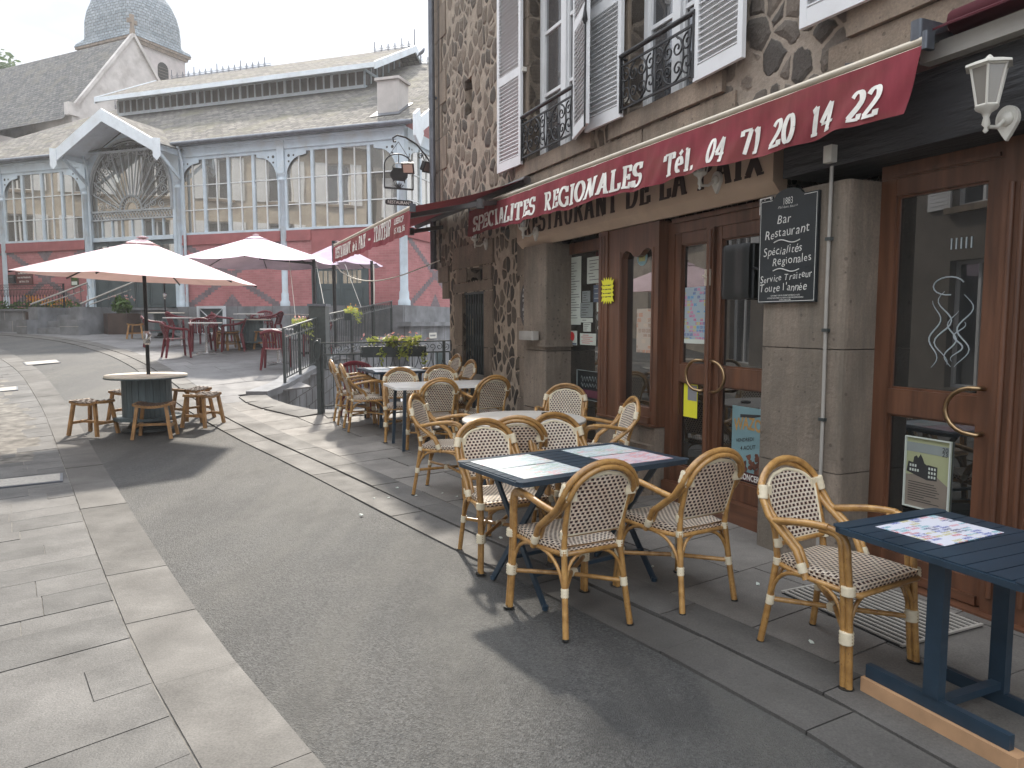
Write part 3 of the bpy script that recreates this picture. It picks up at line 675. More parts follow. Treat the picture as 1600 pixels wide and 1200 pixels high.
# left flank, back, right side and soffit of the overhanging first floor
mb.quad((XL, 11, 2.4), (XL, 0, 2.4), (XL, 0, TOP), (XL, 11, TOP), 0); mb.quad((XR, 0, -.3), (XR, 11, -.3), (XR, 11, TOP), (XR, 0, TOP), 0)
mb.quad((XR, 11, -2), (XL, 11, -2), (XL, 11, TOP), (XR, 11, TOP), 0); mb.quad((XL, 0, 2.4), (XL, 11, 2.4), (-10, 11, 2.4), (-10, 0, 2.4), 2)
mb.quad((XL, 0, 2.4), (-10.7, 0, 2.4), (-10.7, 0, 2.93), (XL, 0, 2.93), 0)
mb.build('wall', [M['rubble'], M['rubble_big'], M['stone']], rb)
mb = MB()                                                     # ground floor rubble with the cut-off corner, grate door and niche
wallgrid(mb, -10.72, -7.7, -.2, 2.93, [(-10.12, -9.25, .2, 1.98), (-9.92, -9.3, 2.14, 2.32)], .0, .22, 0)
mb.quad((-11.25, .75, -1.6), (-10.72, 0, -1.6), (-10.72, 0, 2.4), (-11.25, .75, 2.4), 0); mb.quad((-11.25, 11, -2), (-11.25, .75, -2), (-11.25, .75, 2.4), (-11.25, 11, 2.4), 0)
mb.build('rubble_wall', M['rubble_low'], rb)
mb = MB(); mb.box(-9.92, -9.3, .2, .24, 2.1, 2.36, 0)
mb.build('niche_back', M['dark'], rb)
mb = MB()                                                     # dressed stones: door surround, corbel, quoins, window surrounds
for z0, z1, dx in ((.1, .62, .05), (.62, 1.2, -.03), (1.2, 1.98, .04)):
    mb.box(-10.42 - dx, -10.12, -.02, .1, z0, z1 - .012); mb.box(-9.25, -8.98 + dx, -.022, .1, z0, z1 - .012)
mb.box(-10.45, -8.95, -.025, .12, 1.99, 2.12); mb.box(-10.35, -9.93, -.022, .1, 2.132, 2.33); mb.box(-9.29, -9.0, -.022, .1, 2.132, 2.33); mb.box(-10.5, -8.92, -.028, .1, 2.342, 2.66)
mb.box(-11.2, -10.72, -.03, .7, 2.18, 2.42); mb.box(-11.05, -10.74, -.012, .5, 1.92, 2.17)
for i in range(9):
    z0 = 2.95 + i * .5; q = .42 if i % 2 else .62
    mb.box(XL - .012, XL + q, -.018, .3, z0, z0 + .488)
for i in range(5):
    z0 = .12 + i * .5; q = .2 if i % 2 else .34; mb.box(-7.98 - q * .5, -7.74, -.02, .1, z0, z0 + .485)
for a, b in WIN:
    for z0 in (3.44, 4.0, 4.55, 5.1):
        mb.box(a - .2, a, -.025, .24, z0, z0 + .54); mb.box(b, b + .2, -.025, .24, z0, z0 + .54)
    mb.box(a - .28, b + .28, -.03, .24, 5.645, 5.98); mb.box(a - .3, b + .3, -.045, .26, 3.28, 3.438)
mb.box(-7.9, -5.5, -.02, .1, 2.96, 3.26); mb.box(-5.48, -4.3, -.018, .1, 2.96, 3.26); mb.box(-3.45, -1.2, -.02, .1, 3.02, 3.27)
mb.build('dressed_stone', M['stone'], rb)
# pillars
mb = MB()
for z0, z1 in ((-.2, .55), (.56, 1.22), (1.23, 2.42)): mb.rbox(-7.74, -7.16, -.13, .3, z0, z1, .025)
mb.box(-7.78, -7.12, -.15, .3, 1.27, 1.345)
mb.build('stone_pillar', M['stone_grey'], rb)
mb = MB()
for z0, z1 in ((-.2, .62), (.626, 1.38), (1.386, 2.39)): mb.rbox(-3.78, -3.1, -.2, .3, z0, z1, .04)
mb.build('stone_pillar', M['stone_grey'], rb)
mb = MB(); mb.rbox(-1.86, 2.2, -.1, .3, -.2, 2.5, .03); mb.build('stone_pier', M['stone_grey'], rb)
mb = MB(); mb.box(-3.62, 2.2, -.2, .3, 2.48, 2.86); o = mb.build('lintel_beam', M['blackbeam'], rb)
mb = MB(); mb.prismX([(-.16, 2.87), (-.1, 2.95), (.02, 3.0), (.02, 2.87)], -3.5, 2.2)
mb.build('mortar_fillet', M['render'], rb)
# shop front joinery -------------------------------------------------
def frame(mb, x0, x1, z0, z1, y, w, d=.06, wb=None, wt=None):           # stiles then rails, butted
    wb = w if wb is None else wb; wt = w if wt is None else wt
    mb.box(x0, x0 + w, y - d, y, z0, z1); mb.box(x1 - w, x1, y - d, y, z0, z1)
    mb.box(x0 + w, x1 - w, y - d, y, z0, z0 + wb); mb.box(x0 + w, x1 - w, y - d, y, z1 - wt, z1)
def bead(mb, x0, x1, z0, z1, y, w=.014):
    mb.box(x0, x0 + w, y - .014, y, z0, z1); mb.box(x1 - w, x1, y - .014, y, z0, z1); mb.box(x0 + w, x1 - w, y - .013, y, z0, z0 + w); mb.box(x0 + w, x1 - w, y - .013, y, z1 - w, z1)
mb = MB()                                                     # recessed left door with the stickers
frame(mb, -7.5, -6.2, .15, 2.42, .24, .16, .07, .12, .12); fl = mb.build('recessed_door', M['wood'], rb)
mb = MB(); mb.box(-7.36, -6.3, .2, .215, .26, 2.31); mb.build('pane', M['shop_glass'], fl)
mb = MB()                                                     # the fixed shop window with its shaped head
y = .0
mb.box(-6.16, -6.0, -.05, .22, .62, 2.42); mb.box(-6.0, -5.77, -.035, .06, .62, 2.42); mb.box(-5.28, -5.19, -.035, .2, .62, 2.42)
mb.box(-5.77, -5.28, -.035, .06, .62, .78); mb.box(-5.77, -5.28, -.06, -.0355, .64, .70); mb.box(-6.16, -5.19, -.065, -.0355, .62, .637)
pts = [(-5.77, 2.42), (-5.77, 2.14), (-5.74, 2.19), (-5.69, 2.205), (-5.63, 2.19), (-5.58, 2.15), (-5.525, 2.135), (-5.47, 2.15), (-5.42, 2.19), (-5.36, 2.205), (-5.31, 2.19), (-5.28, 2.14), (-5.28, 2.42)]
for p, q in zip(pts[1:-2], pts[2:-1]): mb.prismY([(p[0], 2.42), p, q, (q[0], 2.42)], -.035, .06)
for xx in (-6.11, -6.06): mb.tube([(xx, -.052, .7), (xx, -.052, 2.38)], .009, 6)
mb.tube([(-5.79, -.037, .76), (-5.79, -.037, 2.2)], .011, 6); mb.tube([(-5.27, -.037, .76), (-5.27, -.037, 2.2)], .011, 6)
sw = mb.build('shop_window', M['wood'], rb)
mb = MB(); mb.box(-5.77, -5.28, .03, .045, .78, 2.25); mb.build('pane', M['shop_glass'], sw)
mb = MB(); mb.box(-6.2, -5.2, -.04, .3, -.1, .615); mb.box(-6.05, -5.22, -.2, -.042, -.1, .32); mb.box(-5.68, -5.2, -.11, -.043, .325, .46)
mb.build('window_base', M['stone_grey'], rb)
def leaf(name, x0, x1, z0, z1, rail, hx, hd, label=None, sw_=.1):                # a glazed door leaf: kick rail, mid rail, two panes
    mb = MB(); yy = .13
    mb.box(x0, x0 + sw_, yy - .055, yy, z0, z1); mb.box(x1 - sw_, x1, yy - .055, yy, z0, z1)
    for a, b in ((z0, z0 + .14), (rail - .15, rail), (z1 - .1, z1)): mb.box(x0 + sw_, x1 - sw_, yy - .052, yy, a, b)
    bead(mb, x0 + sw_, x1 - sw_, z0 + .14, rail - .15, yy - .02); bead(mb, x0 + sw_, x1 - sw_, rail, z1 - .1, yy - .02)
    o = mb.build(name, M['wood'], rb)
    if label: o['label'] = label
    for a, b in ((z0 + .14, rail - .15), (rail, z1 - .1)):
        p = MB(); p.box(x0 + sw_, x1 - sw_, yy - .02, yy - .008, a, b); p.build('pane', M['shop_glass'], o)
    h = MB(); zc = rail - .075
    pts = [(hx, yy - .05, zc + .12), (hx, yy - .11, zc + .125)] + [(hx + hd * (.02 + .15 * math.sin(R(t))), yy - .115, zc + .125 * math.cos(R(t))) for t in range(10, 180, 17)] + [(hx, yy - .11, zc - .125), (hx, yy - .05, zc - .12)]
    h.tube(pts, .013, 8); h.build('handle', M['brass'], o)
    return o
mb = MB()
mb.box(-5.19, -5.10, .06, .2, .05, 2.4); mb.box(-5.10, -3.7, .06, .2, 2.3, 2.42); mb.box(-5.10, -3.7, .03, .0595, 2.385, 2.42); mb.box(-4.665, -4.58, .048, .074, .2, 2.3); mb.tube([(-4.62, .045, .22), (-4.62, .045, 2.28)], .02, 8)
mb.build('door_frame', M['wood'], rb)
mb = MB(); mb.box(-5.15, -3.7, -.0, .3, -.1, .16); mb.build('threshold', M['wood_h'], rb)
leaf('entrance_door', -5.10, -4.62, .165, 2.3, 1.19, -4.68, -1, sw_=.075)
leaf('entrance_door', -4.615, -3.7, .165, 2.3, 1.19, -4.55, 1)
leaf('right_door', -3.1, -2.36, .02, 2.39, 1.15, -2.42, -1)
mb = MB()
mb.box(-3.1, -2.36, .075, .2, 2.392, 2.475); mb.box(-3.0, -2.4, .06, .0745, 2.40, 2.42)
mb.box(-2.355, -2.06, .03, .2, -.05, 2.475)
for xx in (-2.31, -2.255, -2.20, -2.15, -2.1): mb.tube([(xx, .028, .1), (xx, .028, 2.25)], .016, 8)
mb.box(-2.055, -1.86, .06, .2, -.05, 2.475)
mb.build('door_surround', M['wood'], rb)
mb = MB(); mb.box(-3.1, -1.87, -.02, .3, -.2, .012); mb.box(-3.1, -2.4, .055, .0745, .02, .07); mb.build('threshold', M['wood_h'], rb)
# lock plate on the left door leaf and the soft cover hanging on the right one
mb = MB(); mb.box(-4.665, -4.60, .035, .047, 1.84, 1.97); mb.tube([(-4.63, .036, 1.9), (-4.67, .02, 1.92)], .008, 6); mb.build('lock_plate', M['alu'], rb)
t = rthing('screen_cover', 'black soft cover with rounded corners hanging in front of the right entrance leaf', 'cover', -4.2, .0, 1.72)
mb = MB()
def cov(u, v):
    x = -.15 + .29 * u; z = .4 * v; r = 1 - max(0, abs(2 * u - 1) - .75) * 1.1 - max(0, abs(2 * v - 1) - .85) * 1.2
    return (x, -.055 * max(0.02, r) * (1 + .12 * math.sin(9 * u)) - .02, z)
mb.grid(cov, 14, 14); mb.rbox(-.15, .14, -.02, .05, .0, .4, .02); mb.tube([(.14, -.02, .22), (.2, -.04, .21), (.22, -.01, .17)], .008, 6)
mb.build('cover', M['plastic_black'], t)
# curved grilles, upper windows, shutters -------------------------------------------------
def spiral(cx, cz, r0, r1, a0, turns, n=22): return [(cx + (r0 + (r1 - r0) * i / n) * math.cos(R(a0) + turns * 2 * math.pi * i / n), cz + (r0 + (r1 - r0) * i / n) * math.sin(R(a0) + turns * 2 * math.pi * i / n)) for i in range(n + 1)]
def scroll_panel(mb, x0, x1, z0, z1, y):
    w_ = x1 - x0; h = z1 - z0; n = max(1, round(w_ / .62))
    for k in range(n):
        c = x0 + w_ * (k + .5) / n; s = w_ / n
        for sg in (-1, 1):
            mb.tube([(c + sg * s * .02, y, z0)] + [(c + sg * s * (.02 + .26 * math.sin(R(t))), y, z0 + h * .5 * (1 - math.cos(R(t)))) for t in range(15, 180, 15)], .009, 5)
            for cx, cz, r_, a, tn in ((c + sg * s * .12, z0 + h * .72, .075, 90, -1.4), (c + sg * s * .13, z0 + h * .27, .07, -90, 1.4), (c + sg * s * .38, z0 + h * .75, .07, 90, 1.3), (c + sg * s * .38, z0 + h * .3, .08, -90, -1.3)):
                mb.tube([(px, y, pz_) for px, pz_ in spiral(cx, cz, r_, .012, a, tn * sg)], .008, 5)
            mb.tube([(c + sg * s * .48, y, z0), (c + sg * s * .43, y, z0 + h * .5), (c + sg * s * .47, y, z1)], .008, 5)
def shutter(x0, x1, z0, z1, hinge, ang, label=None):          # louvred leaf, hinged at x = hinge, swung `ang` degrees off the wall
    g = bpy.data.objects.new('shutter', None)
    mb = MB(); w_ = x1 - x0; sg = 1 if hinge <= x0 + .01 else -1; st = .055
    Mx = Matrix.Translation((hinge, -.06, 0)) @ Matrix.Rotation(R(-ang) * sg, 4, 'Z') @ Matrix.Translation((0 if sg > 0 else -w_, 0, 0))
    def B(a, b, c, d, e, f): mb.box(a, b, c, d, e, f, 0, Mx)
    B(0, st, -.035, 0, z0, z1); B(w_ - st, w_, -.035, 0, z0, z1)
    mid = z0 + (z1 - z0) * .5
    for a, b in ((z0, z0 + .11), (mid - .05, mid + .05), (z1 - .09, z1)): B(st, w_ - st, -.033, -.002, a, b)
    for za, zb in ((z0 + .11, mid - .05), (mid + .05, z1 - .09)):
        n = int((zb - za) / .043)
        for i in range(n):
            zc = za + (i + .5) * (zb - za) / n
            mb.box(st, w_ - st, -.021, .021, -.0035, .0035, 0, Mx @ Matrix.Translation((0, -.017, zc)) @ Matrix.Rotation(R(42), 4, 'X'))
        B(st, w_ - st, -.004, -.001, za, zb)
    o = mb.build('shutter', M['white_paint'], rb)
    if label: o['label'] = label
    for zz in (z0 + .15, mid, z1 - .15): hb = MB(); hb.box(hinge - .03, hinge + .03, -.075, -.01, zz - .025, zz + .025); hb.build('hinge', M['off_white'], o)
    if ang > 5:
        ir = MB(); xx = w_ if sg > 0 else 0
        p0 = Mx @ Vector((xx, -.045, z0 - .03)); p1 = Mx @ Vector((xx, -.045, z1)); ir.tube([p0, p1], .009, 6); pm = Mx @ Vector((xx, -.05, mid - .1)); ir.lathe([(.006, -.09), (.028, -.05), (.02, .0), (.008, .08)], pm, 8)
        ir.build('bolt', M['iron'], o)
    return o
for i, (a, b) in enumerate(WIN):
    mb = MB(); y = .2
    mb.box(a, a + .06, y - .06, y, 3.44, 5.62); mb.box(b - .06, b, y - .06, y, 3.44, 5.62); c = (a + b) / 2
    mb.box(c - .055, c + .055, y - .075, y - .001, 3.5, 5.56); mb.box(a + .06, b - .06, y - .055, y, 5.56, 5.62); mb.box(a + .06, b - .06, y - .055, y, 3.44, 3.5)
    for s0, s1 in ((a + .06, c - .055), (c + .055, b - .06)):
        mb.box(s0, s0 + .035, y - .05, y - .005, 3.5, 5.56); mb.box(s1 - .035, s1, y - .05, y - .005, 3.5, 5.56)
        for zz in (4.18, 4.88): mb.box(s0 + .035, s1 - .035, y - .045, y - .005, zz, zz + .035)
    f = mb.build('window', M['white_paint'], rb)
    p = MB(); p.box(a + .06, b - .06, y - .025, y - .018, 3.5, 5.56); p.build('pane', M['up_glass'], f)
    if i < 3:
        mb = MB(); yb = -.09
        mb.tube([(a - .03, yb, 3.95), (b + .03, yb, 3.95)], .022, 8); mb.box(a - .03, b + .03, yb - .008, yb + .008, 3.85, 3.868); mb.box(a - .03, b + .03, yb - .008, yb + .008, 3.47, 3.488)
        for xx in (a - .02, b + .02): mb.box(xx - .012, xx + .012, yb - .012, yb + .012, 3.45, 3.94); mb.tube([(xx, yb, 3.93), (xx, .02, 3.93)], .012, 6); mb.tube([(xx, yb, 3.5), (xx, .02, 3.5)], .012, 6)
        scroll_panel(mb, a, b, 3.49, 3.85, yb); mb.build('balcony_rail', M['iron'], rb)
shutter(-8.53, -7.90, 3.42, 5.6, -7.9, 3); shutter(-6.63, -6.02, 3.42, 5.6, -6.63, 17)
shutter(-6.35, -5.74, 3.42, 5.6, -5.74, 2); shutter(-4.70, -4.12, 3.42, 5.6, -4.70, 3)
shutter(-3.60, -3.02, 3.42, 5.6, -3.02, 3); shutter(-1.98, -1.4, 3.42, 5.6, -1.98, 3); shutter(-.92, -.32, 3.42, 5.6, -.32, 3)
# roof
mb = MB(); mb.prismX([(-.25, TOP - .1), (-.25, TOP + .05), (5.5, 12.8), (11.2, TOP + .05), (11.2, TOP - .1)], XL - .05, XR + .3)
mb.build('roof', M['slate_dark'], rb)
# scissor gate of the small doorway
mb = MB(); mb.box(-10.12, -9.25, .17, .19, .2, 1.98); dgd = mb.build('doorway', M['dark'], rb)
mb = MB()
for i in range(9):
    xx = -10.08 + i * .098; mb.box(xx - .012, xx + .012, .03, .05, .2, 1.95)
for i in range(8):
    xx = -10.08 + i * .098
    for zz in (.35, .8, 1.25, 1.7):
        mb.beam((xx, .04, zz - .18), (xx + .098, .036, zz + .18), .012, .006, up=(0, 1, 0)); mb.beam((xx + .098, .046, zz - .18), (xx, .044, zz + .18), .012, .006, up=(0, 1, 0))
mb.box(-10.12, -9.25, .02, .06, 1.95, 1.98)
mb.build('folding_gate', M['iron_grey'], rb)
mb = MB(); mb.box(-10.0, -9.35, .0, .028, .68, .80); mb.build('mail_slot_plate', M['conduit'], rb)
# ------------------------------------------------------------------ signs and awnings on the facade
def fit_text(mb, txt, x0, x1, h, fn, **k):
    n0 = slab_width(txt, h, 1, k.get('gap', .05)); gp = k.get('gap', .05) * h * len(txt)
    sx = ((x1 - x0) - gp) / (n0 - gp)
    slab_text(mb, txt, h, lambda x, z, e: fn(x0 + x, z, e), sx=sx, **k)
def lathe_bar(mb, p0, p1, r, n=10, m=0): mb.tube([p0, p1], r, n, m)
def make_awning(t, x0, x1, d, zb0, zb1, drop, wall_d, wall_z, seed, amp, slant):
    # in the frame of t (facade frame at x=0, d=0, z=0); front bar, canvas from the wall, hanging valance
    zb = lambda x: zb0 + (zb1 - zb0) * (x - x0) / (x1 - x0)
    mb = MB()
    mb.tube([(x0, -d, zb0 + .012), (x1, -d, zb1 + .012)], .022, 8); mb.tube([(x0, -d - .012, zb0 - .022), (x1, -d - .012, zb1 - .022)], .010, 8)
    mb.build('front_bar', M['alu'], t)
    mb = MB(); mb.rbox(x1 - .005, x1 + .025, -d - .035, -d + .035, zb1 - .04, zb1 + .045, .012); mb.build('end_cap', M['zinc'], t); mb = MB(); mb.rbox(x0 - .025, x0 + .005, -d - .035, -d + .035, zb0 - .04, zb0 + .045, .012); mb.build('end_cap', M['zinc'], t)
    mb = MB()
    def can(u, v):
        x = x0 + (x1 - x0) * u; y = -wall_d + (-d + wall_d) * v; z = wall_z + (zb(x) + .02 - wall_z) * v - .05 * math.sin(math.pi * v) * (d - wall_d) * .5
        return (x, y, z)
    mb.grid(can, 16, 8); mb.build('canvas', M['awning'], t)
    rnd = random.Random(seed); ph = [rnd.uniform(0, 6) for _ in range(6)]
    def val(x, v):          # v 0 top .. 1 bottom
        u = (x - x0)
        rip = math.sin(9 * u + 2.6 * v + ph[0] + 1.3 * math.sin(1.7 * u + ph[1])) * .62 + math.sin(23 * u + 5 * v + ph[2] + 1.4 * math.sin(3.1 * u)) * .30 + math.sin(47 * u + 6 * v + ph[3] + math.sin(7 * u)) * .11 + .5 * math.sin(4.1 * u - 2.2 * v + ph[4])
        y = -d - .025 - amp * rip * (.15 + .85 * v) - .02 * v
        z = zb(x) - .02 - (drop * (1 + .03 * math.sin(5 * u + ph[5]) + .02 * math.sin(17 * u))) * v
        return (x + slant * v * (1 if x > (x0 + x1) / 2 else -1) * 0 + slant * v * (u / (x1 - x0)), y, z)
    mb = MB(); mb.grid(lambda u, v: val(x0 + (x1 - x0) * u, v), int((x1 - x0) * 48), 14); va = mb.build('valance', M['awning'], t)
    def onto(base, zoff=0):
        def fn(x, z, e):
            v = (zb(x) - .02 - (base(x) + z)) / drop; p = val(x, max(0, min(1, v))); return (p[0], p[1] - .004 - e, p[2])
        return fn
    return va, onto, zb
t = rthing('front_awning', 'faded burgundy awning over the doors with wavy valance advertising SPECIALITES REGIONALES and a telephone number', 'awning', 0, 0, 0)
va, onto, zb = make_awning(t, -8.74, -2.5, .40, 2.98, 2.925, .315, .08, 3.08, 3, .021, -.07)
mb = MB(); f1 = onto(lambda x: 2.685 - .012 * (x + 8.58) )
k = dict(T=.23, t=.10)
for tx, a, b, hh in (('SPECIALITES', -8.58, -6.76, .185), ('REGIONALES', -6.60, -4.83, .185)): mb = MB(); fit_text(mb, tx, a, b, hh, f1, **k); mb.build('lettering', M['letter_white'], va)
for tx, a, b in (('Tél.', -4.53, -4.17), ('04', -4.04, -3.85), ('71', -3.72, -3.54), ('20', -3.45, -3.24), ('14', -3.13, -2.96), ('22', -2.86, -2.65)): mb = MB(); fit_text(mb, tx, a, b, .165, f1, **k); mb.build('lettering', M['letter_white'], va)
mb = MB(); mb.tube([(-8.7, -.1, 3.07), (-2.5, -.1, 3.03)], .05, 10); mb.build('roller', M['alu'], t)
for x in (-8.2, -5.6, -3.0):
    mb = MB(); mb.beam((x, -.02, 2.98), (x + .25, -.2, 2.95), .05, .04); mb.beam((x + .25, -.2, 2.95), (x, -.38, 2.96), .045, .035); mb.build('arm', M['alu_grey'], t)
t = rthing('corner_awning', 'extended burgundy awning at the building corner reading RESTAURANT de la PAIX - TRAITEUR', 'awning', 0, 0, 0)
va, onto, zb = make_awning(t, -12.16, -7.65, 1.5, 2.80, 2.78, .27, .1, 3.22, 9, .012, .03)
f2 = onto(lambda x: 2.562)
mb = MB(); k = dict(T=.2, t=.1)
for tx, a, b, hh in (('RESTAURANT', -11.9, -10.72, .18), ('de', -10.62, -10.42, .14), ('la', -10.38, -10.24, .14), ('PAIX', -10.16, -9.72, .18), ('-', -9.6, -9.45, .17), ('TRAITEUR', -9.28, -8.42, .2)): mb = MB(); fit_text(mb, tx, a, b, hh, f2, **k); mb.build('lettering', M['letter_white'], va)
mb = MB()
fg = onto(lambda x: 2.668); put_text(mb, 'LISEROP', .1, lambda x, y: fg(-8.28 + x, y, .001), sx=1.05, bold=.012); fg2 = onto(lambda x: 2.555); put_text(mb, '15 X0L 06', .1, lambda x, y: fg2(-8.28 + x, y, .001), sx=1.0, bold=.012)
mb.build('lettering', M['letter_white'], va)
mb = MB(); mb.tube([(-12.1, -.1, 3.2), (-7.7, -.1, 3.2)], .05, 10); mb.build('roller', M['alu_grey'], t)
for x, s in ((-11.0, -1), (-8.3, -1)):
    mb = MB(); e = (x + .75 * s * -1, -.75, 2.86); mb.beam((x, -.03, 3.05), e, .07, .055); mb.beam(e, (x - .1, -1.46, 2.77), .06, .05); mb.tube([(e[0], e[1], e[2] - .05), (e[0], e[1], e[2] + .05)], .045, 10); mb.build('arm', M['alu_grey'], t)
t = rthing('rolled_awning', 'rolled up burgundy awning on a grey beam at the upper right above the black lintel', 'awning', 0, 0, 0)
mb = MB(); mb.box(-2.62, 2.2, -.28, -.205, 2.87, 2.955); mb.build('support_beam', M['conduit'], t)
mb = MB()
mb.tube([(-2.5 + .3 * i, -.20, 3.05 + .004 * math.sin(i * 1.7)) for i in range(16)], .06, 12); mb.add([(-2.5, -.14, 3.09), (2.2, -.14, 3.09), (2.2, -.36, 2.985), (-2.5, -.36, 2.985), (-2.5, -.14, 3.1), (2.2, -.14, 3.1), (2.2, -.36, 2.995), (-2.5, -.36, 2.995)], [(0, 1, 2, 3), (7, 6, 5, 4), (3, 2, 6, 7), (0, 3, 7, 4), (1, 5, 6, 2)]); mb.build('canvas_roll', M['awning_shade'], t)
mb = MB(); mb.rbox(-2.585, -2.52, -.42, -.2, 2.95, 3.045, .02); mb.box(-2.58, -2.53, -.2, .02, 2.97, 3.02); mb.build('end_bracket', M['zinc'], t)
# painted fascia
t = rthing('fascia_sign', 'beige plaster sign lettered RESTAURANT DE LA PAIX in brown, half behind the awning', 'sign', 0, 0, 0)
mb = MB(); mb.prismX([(-.13, 2.50), (-.13, 2.94), (.0, 2.94), (.0, 2.43), (-.06, 2.425)], -7.92, -3.78)
bd_ = mb.build('board', M['fascia'], t)
mb = MB(); fit_text(mb, 'RESTAURANT DE LA PAIX', -7.72, -3.84, .27, lambda x, z, e: (x, -.132 - e, 2.555 + z), T=.26, t=.07); mb.build('lettering', M['letter_dark'], t)
# chalkboard
t = rthing('chalkboard_sign', 'large black chalkboard with rounded crest and white handwritten offers on the right stone pillar', 'sign', -3.54, .205, 2.02)
hw_, z0, z1 = .245, -.345, .335
def bo(g): return [(-hw_ + g, z0 + g), (hw_ - g, z0 + g), (hw_ - g, z1 - g), (.13 + g * .3, z1 - g)] + [(.115 * math.cos(R(a)), z1 + (.05 - g) * math.sin(R(a))) for a in range(10, 171, 16)] + [(-.13 - g * .3, z1 - g), (-hw_ + g, z1 - g)]
mb = MB(); mb.prismY(bo(0), -.022, 0); mb.build('board', M['board_black'], t)
mb = MB(); o1, o2 = bo(.008), bo(.0115); k_ = len(o1)
mb.add([(x, -.0235, z) for x, z in o1] + [(x, -.0235, z) for x, z in o2], [(i, (i + 1) % k_, k_ + (i + 1) % k_, k_ + i) for i in range(k_) if not (3 <= i <= 14)]); mb.build('border_line', M['chalk'], t)
mb = MB()
def chalk(txt, x, z, s, sh=.12, bold=-.004, sx=.95, sl=.0):
    r_ = random.Random(txt)
    def fn(px, py): return (x + px + .0015 * math.sin(90 * py + x * 40), -.0245, z + py + sl * px + .002 * math.sin(35 * px + len(txt)))
    adv = []; tot = 0                    # hand lettering: every letter has its own tilt, size and height
    for c_ in txt:
        if c_ == ' ': adv.append((None, tot)); tot += .33; continue
        vs_, fs_ = font2d(c_, 1, bold=bold, shear=sh); xa_ = min(p[0] for p in vs_); xb_ = max(p[0] for p in vs_)
        adv.append((c_, tot - xa_)); tot += (xb_ - xa_) + .10 + r_.uniform(-.02, .05)
    for c_, ox_ in adv:
        if not c_: continue
        an = R(r_.uniform(-7, 7)); q_ = s * r_.uniform(.92, 1.1); dz_ = r_.uniform(-.05, .05) * s; vs_, fs_ = font2d(c_, 1, bold=bold, shear=sh)
        mb.add([fn((ox_ - tot / 2) * s * sx + (px * math.cos(an) - py * math.sin(an)) * q_ * sx, (px * math.sin(an) + py * math.cos(an)) * q_ + dz_) for px, py in vs_], fs_)
chalk('Bar', -.02, .165, .085); chalk('Restaurant', .0, .085, .082, sl=.05)
chalk('Spécialités', -.03, -.03, .074, sl=.04); chalk('Regionales', .05, -.095, .072, sl=.04); chalk('Service Traiteur', .0, -.2, .062, sl=.05); chalk("Toute l'année", -.02, -.27, .072)
put_text(mb, '1883', .062, lambda x, y: (x, -.0245, .285 + y), align='CENTER', sx=.72); chalk('Philibert Routin', .0, .262, .022, .3)
for s_, z_ in (('GOURMET SYRUPS FROM THE FRENCH ALPS', -.302), ('LE SIROP GOURMET AU SERVICE DES PROFESSIONNELS', -.317), ('WWW.1883.COM', -.331)): put_text(mb, s_, .0125, lambda x, y: (x, -.0245, z_ + y), align='CENTER', bold=.01, sx=1.0)
for zc in (.05, -.135): mb.tube([(-.11 + .22 * i / 14, -.0245, zc + .012 * math.sin(i / 14 * 6.28)) for i in range(15)], .0035, 5)
mb.build('writing', M['chalk'], t)
t = rthing('number_plate', 'small black house number plate with white rim peeking out left of the chalkboard', 'sign', -3.75, .203, 2.32)
mb = MB(); mb.box(-.045, .06, -.008, 0, -.055, .055); mb.build('plate', M['board_black'], t)
mb = MB(); bead(mb, -.043, .058, -.053, .053, -.0085, .006); put_text(mb, '6', .07, lambda x, y: (x - .03, -.0095, y - .0), bold=.01); mb.build('number', M['letter_white'], t)
t = rthing('slate_menu_sign', 'oval dark slate menu board with scribbled white writing fixed to the rubble wall', 'sign', -7.86, .03, 1.75)
mb = MB(); mb.prismY([(.135 * math.cos(R(a)) * (1 if abs(math.sin(R(a))) < .9 else .9), .26 * math.sin(R(a))) for a in range(0, 360, 15)], -.02, .03); mb.build('slate', M['slate_sign'], t)
mb = MB(); r_ = random.Random(4)
for i, (s_, z_) in enumerate((('Menu', .16), ('du Jour', .10), ('entrée', .045), ('plat', -.01), ('dessert', -.065), ('café', -.12), ('15 €', -.18))): put_text(mb, s_, .062, lambda x, y: (x, -.0215, z_ + y), align='CENTER', shear=.2, sx=.8)
mb.build('writing', M['chalk'], t)
t = rthing('letter_box', 'grey metal letter box on a ledge on the left stone pillar', 'letter box', -7.45, .15, 1.345)
mb = MB(); mb.rbox(-.16, .2, -.1, -.01, .0, .1, .015); mb.box(-.14, .18, -.105, -.1005, .03, .05); mb.build('box', M['conduit'], t)
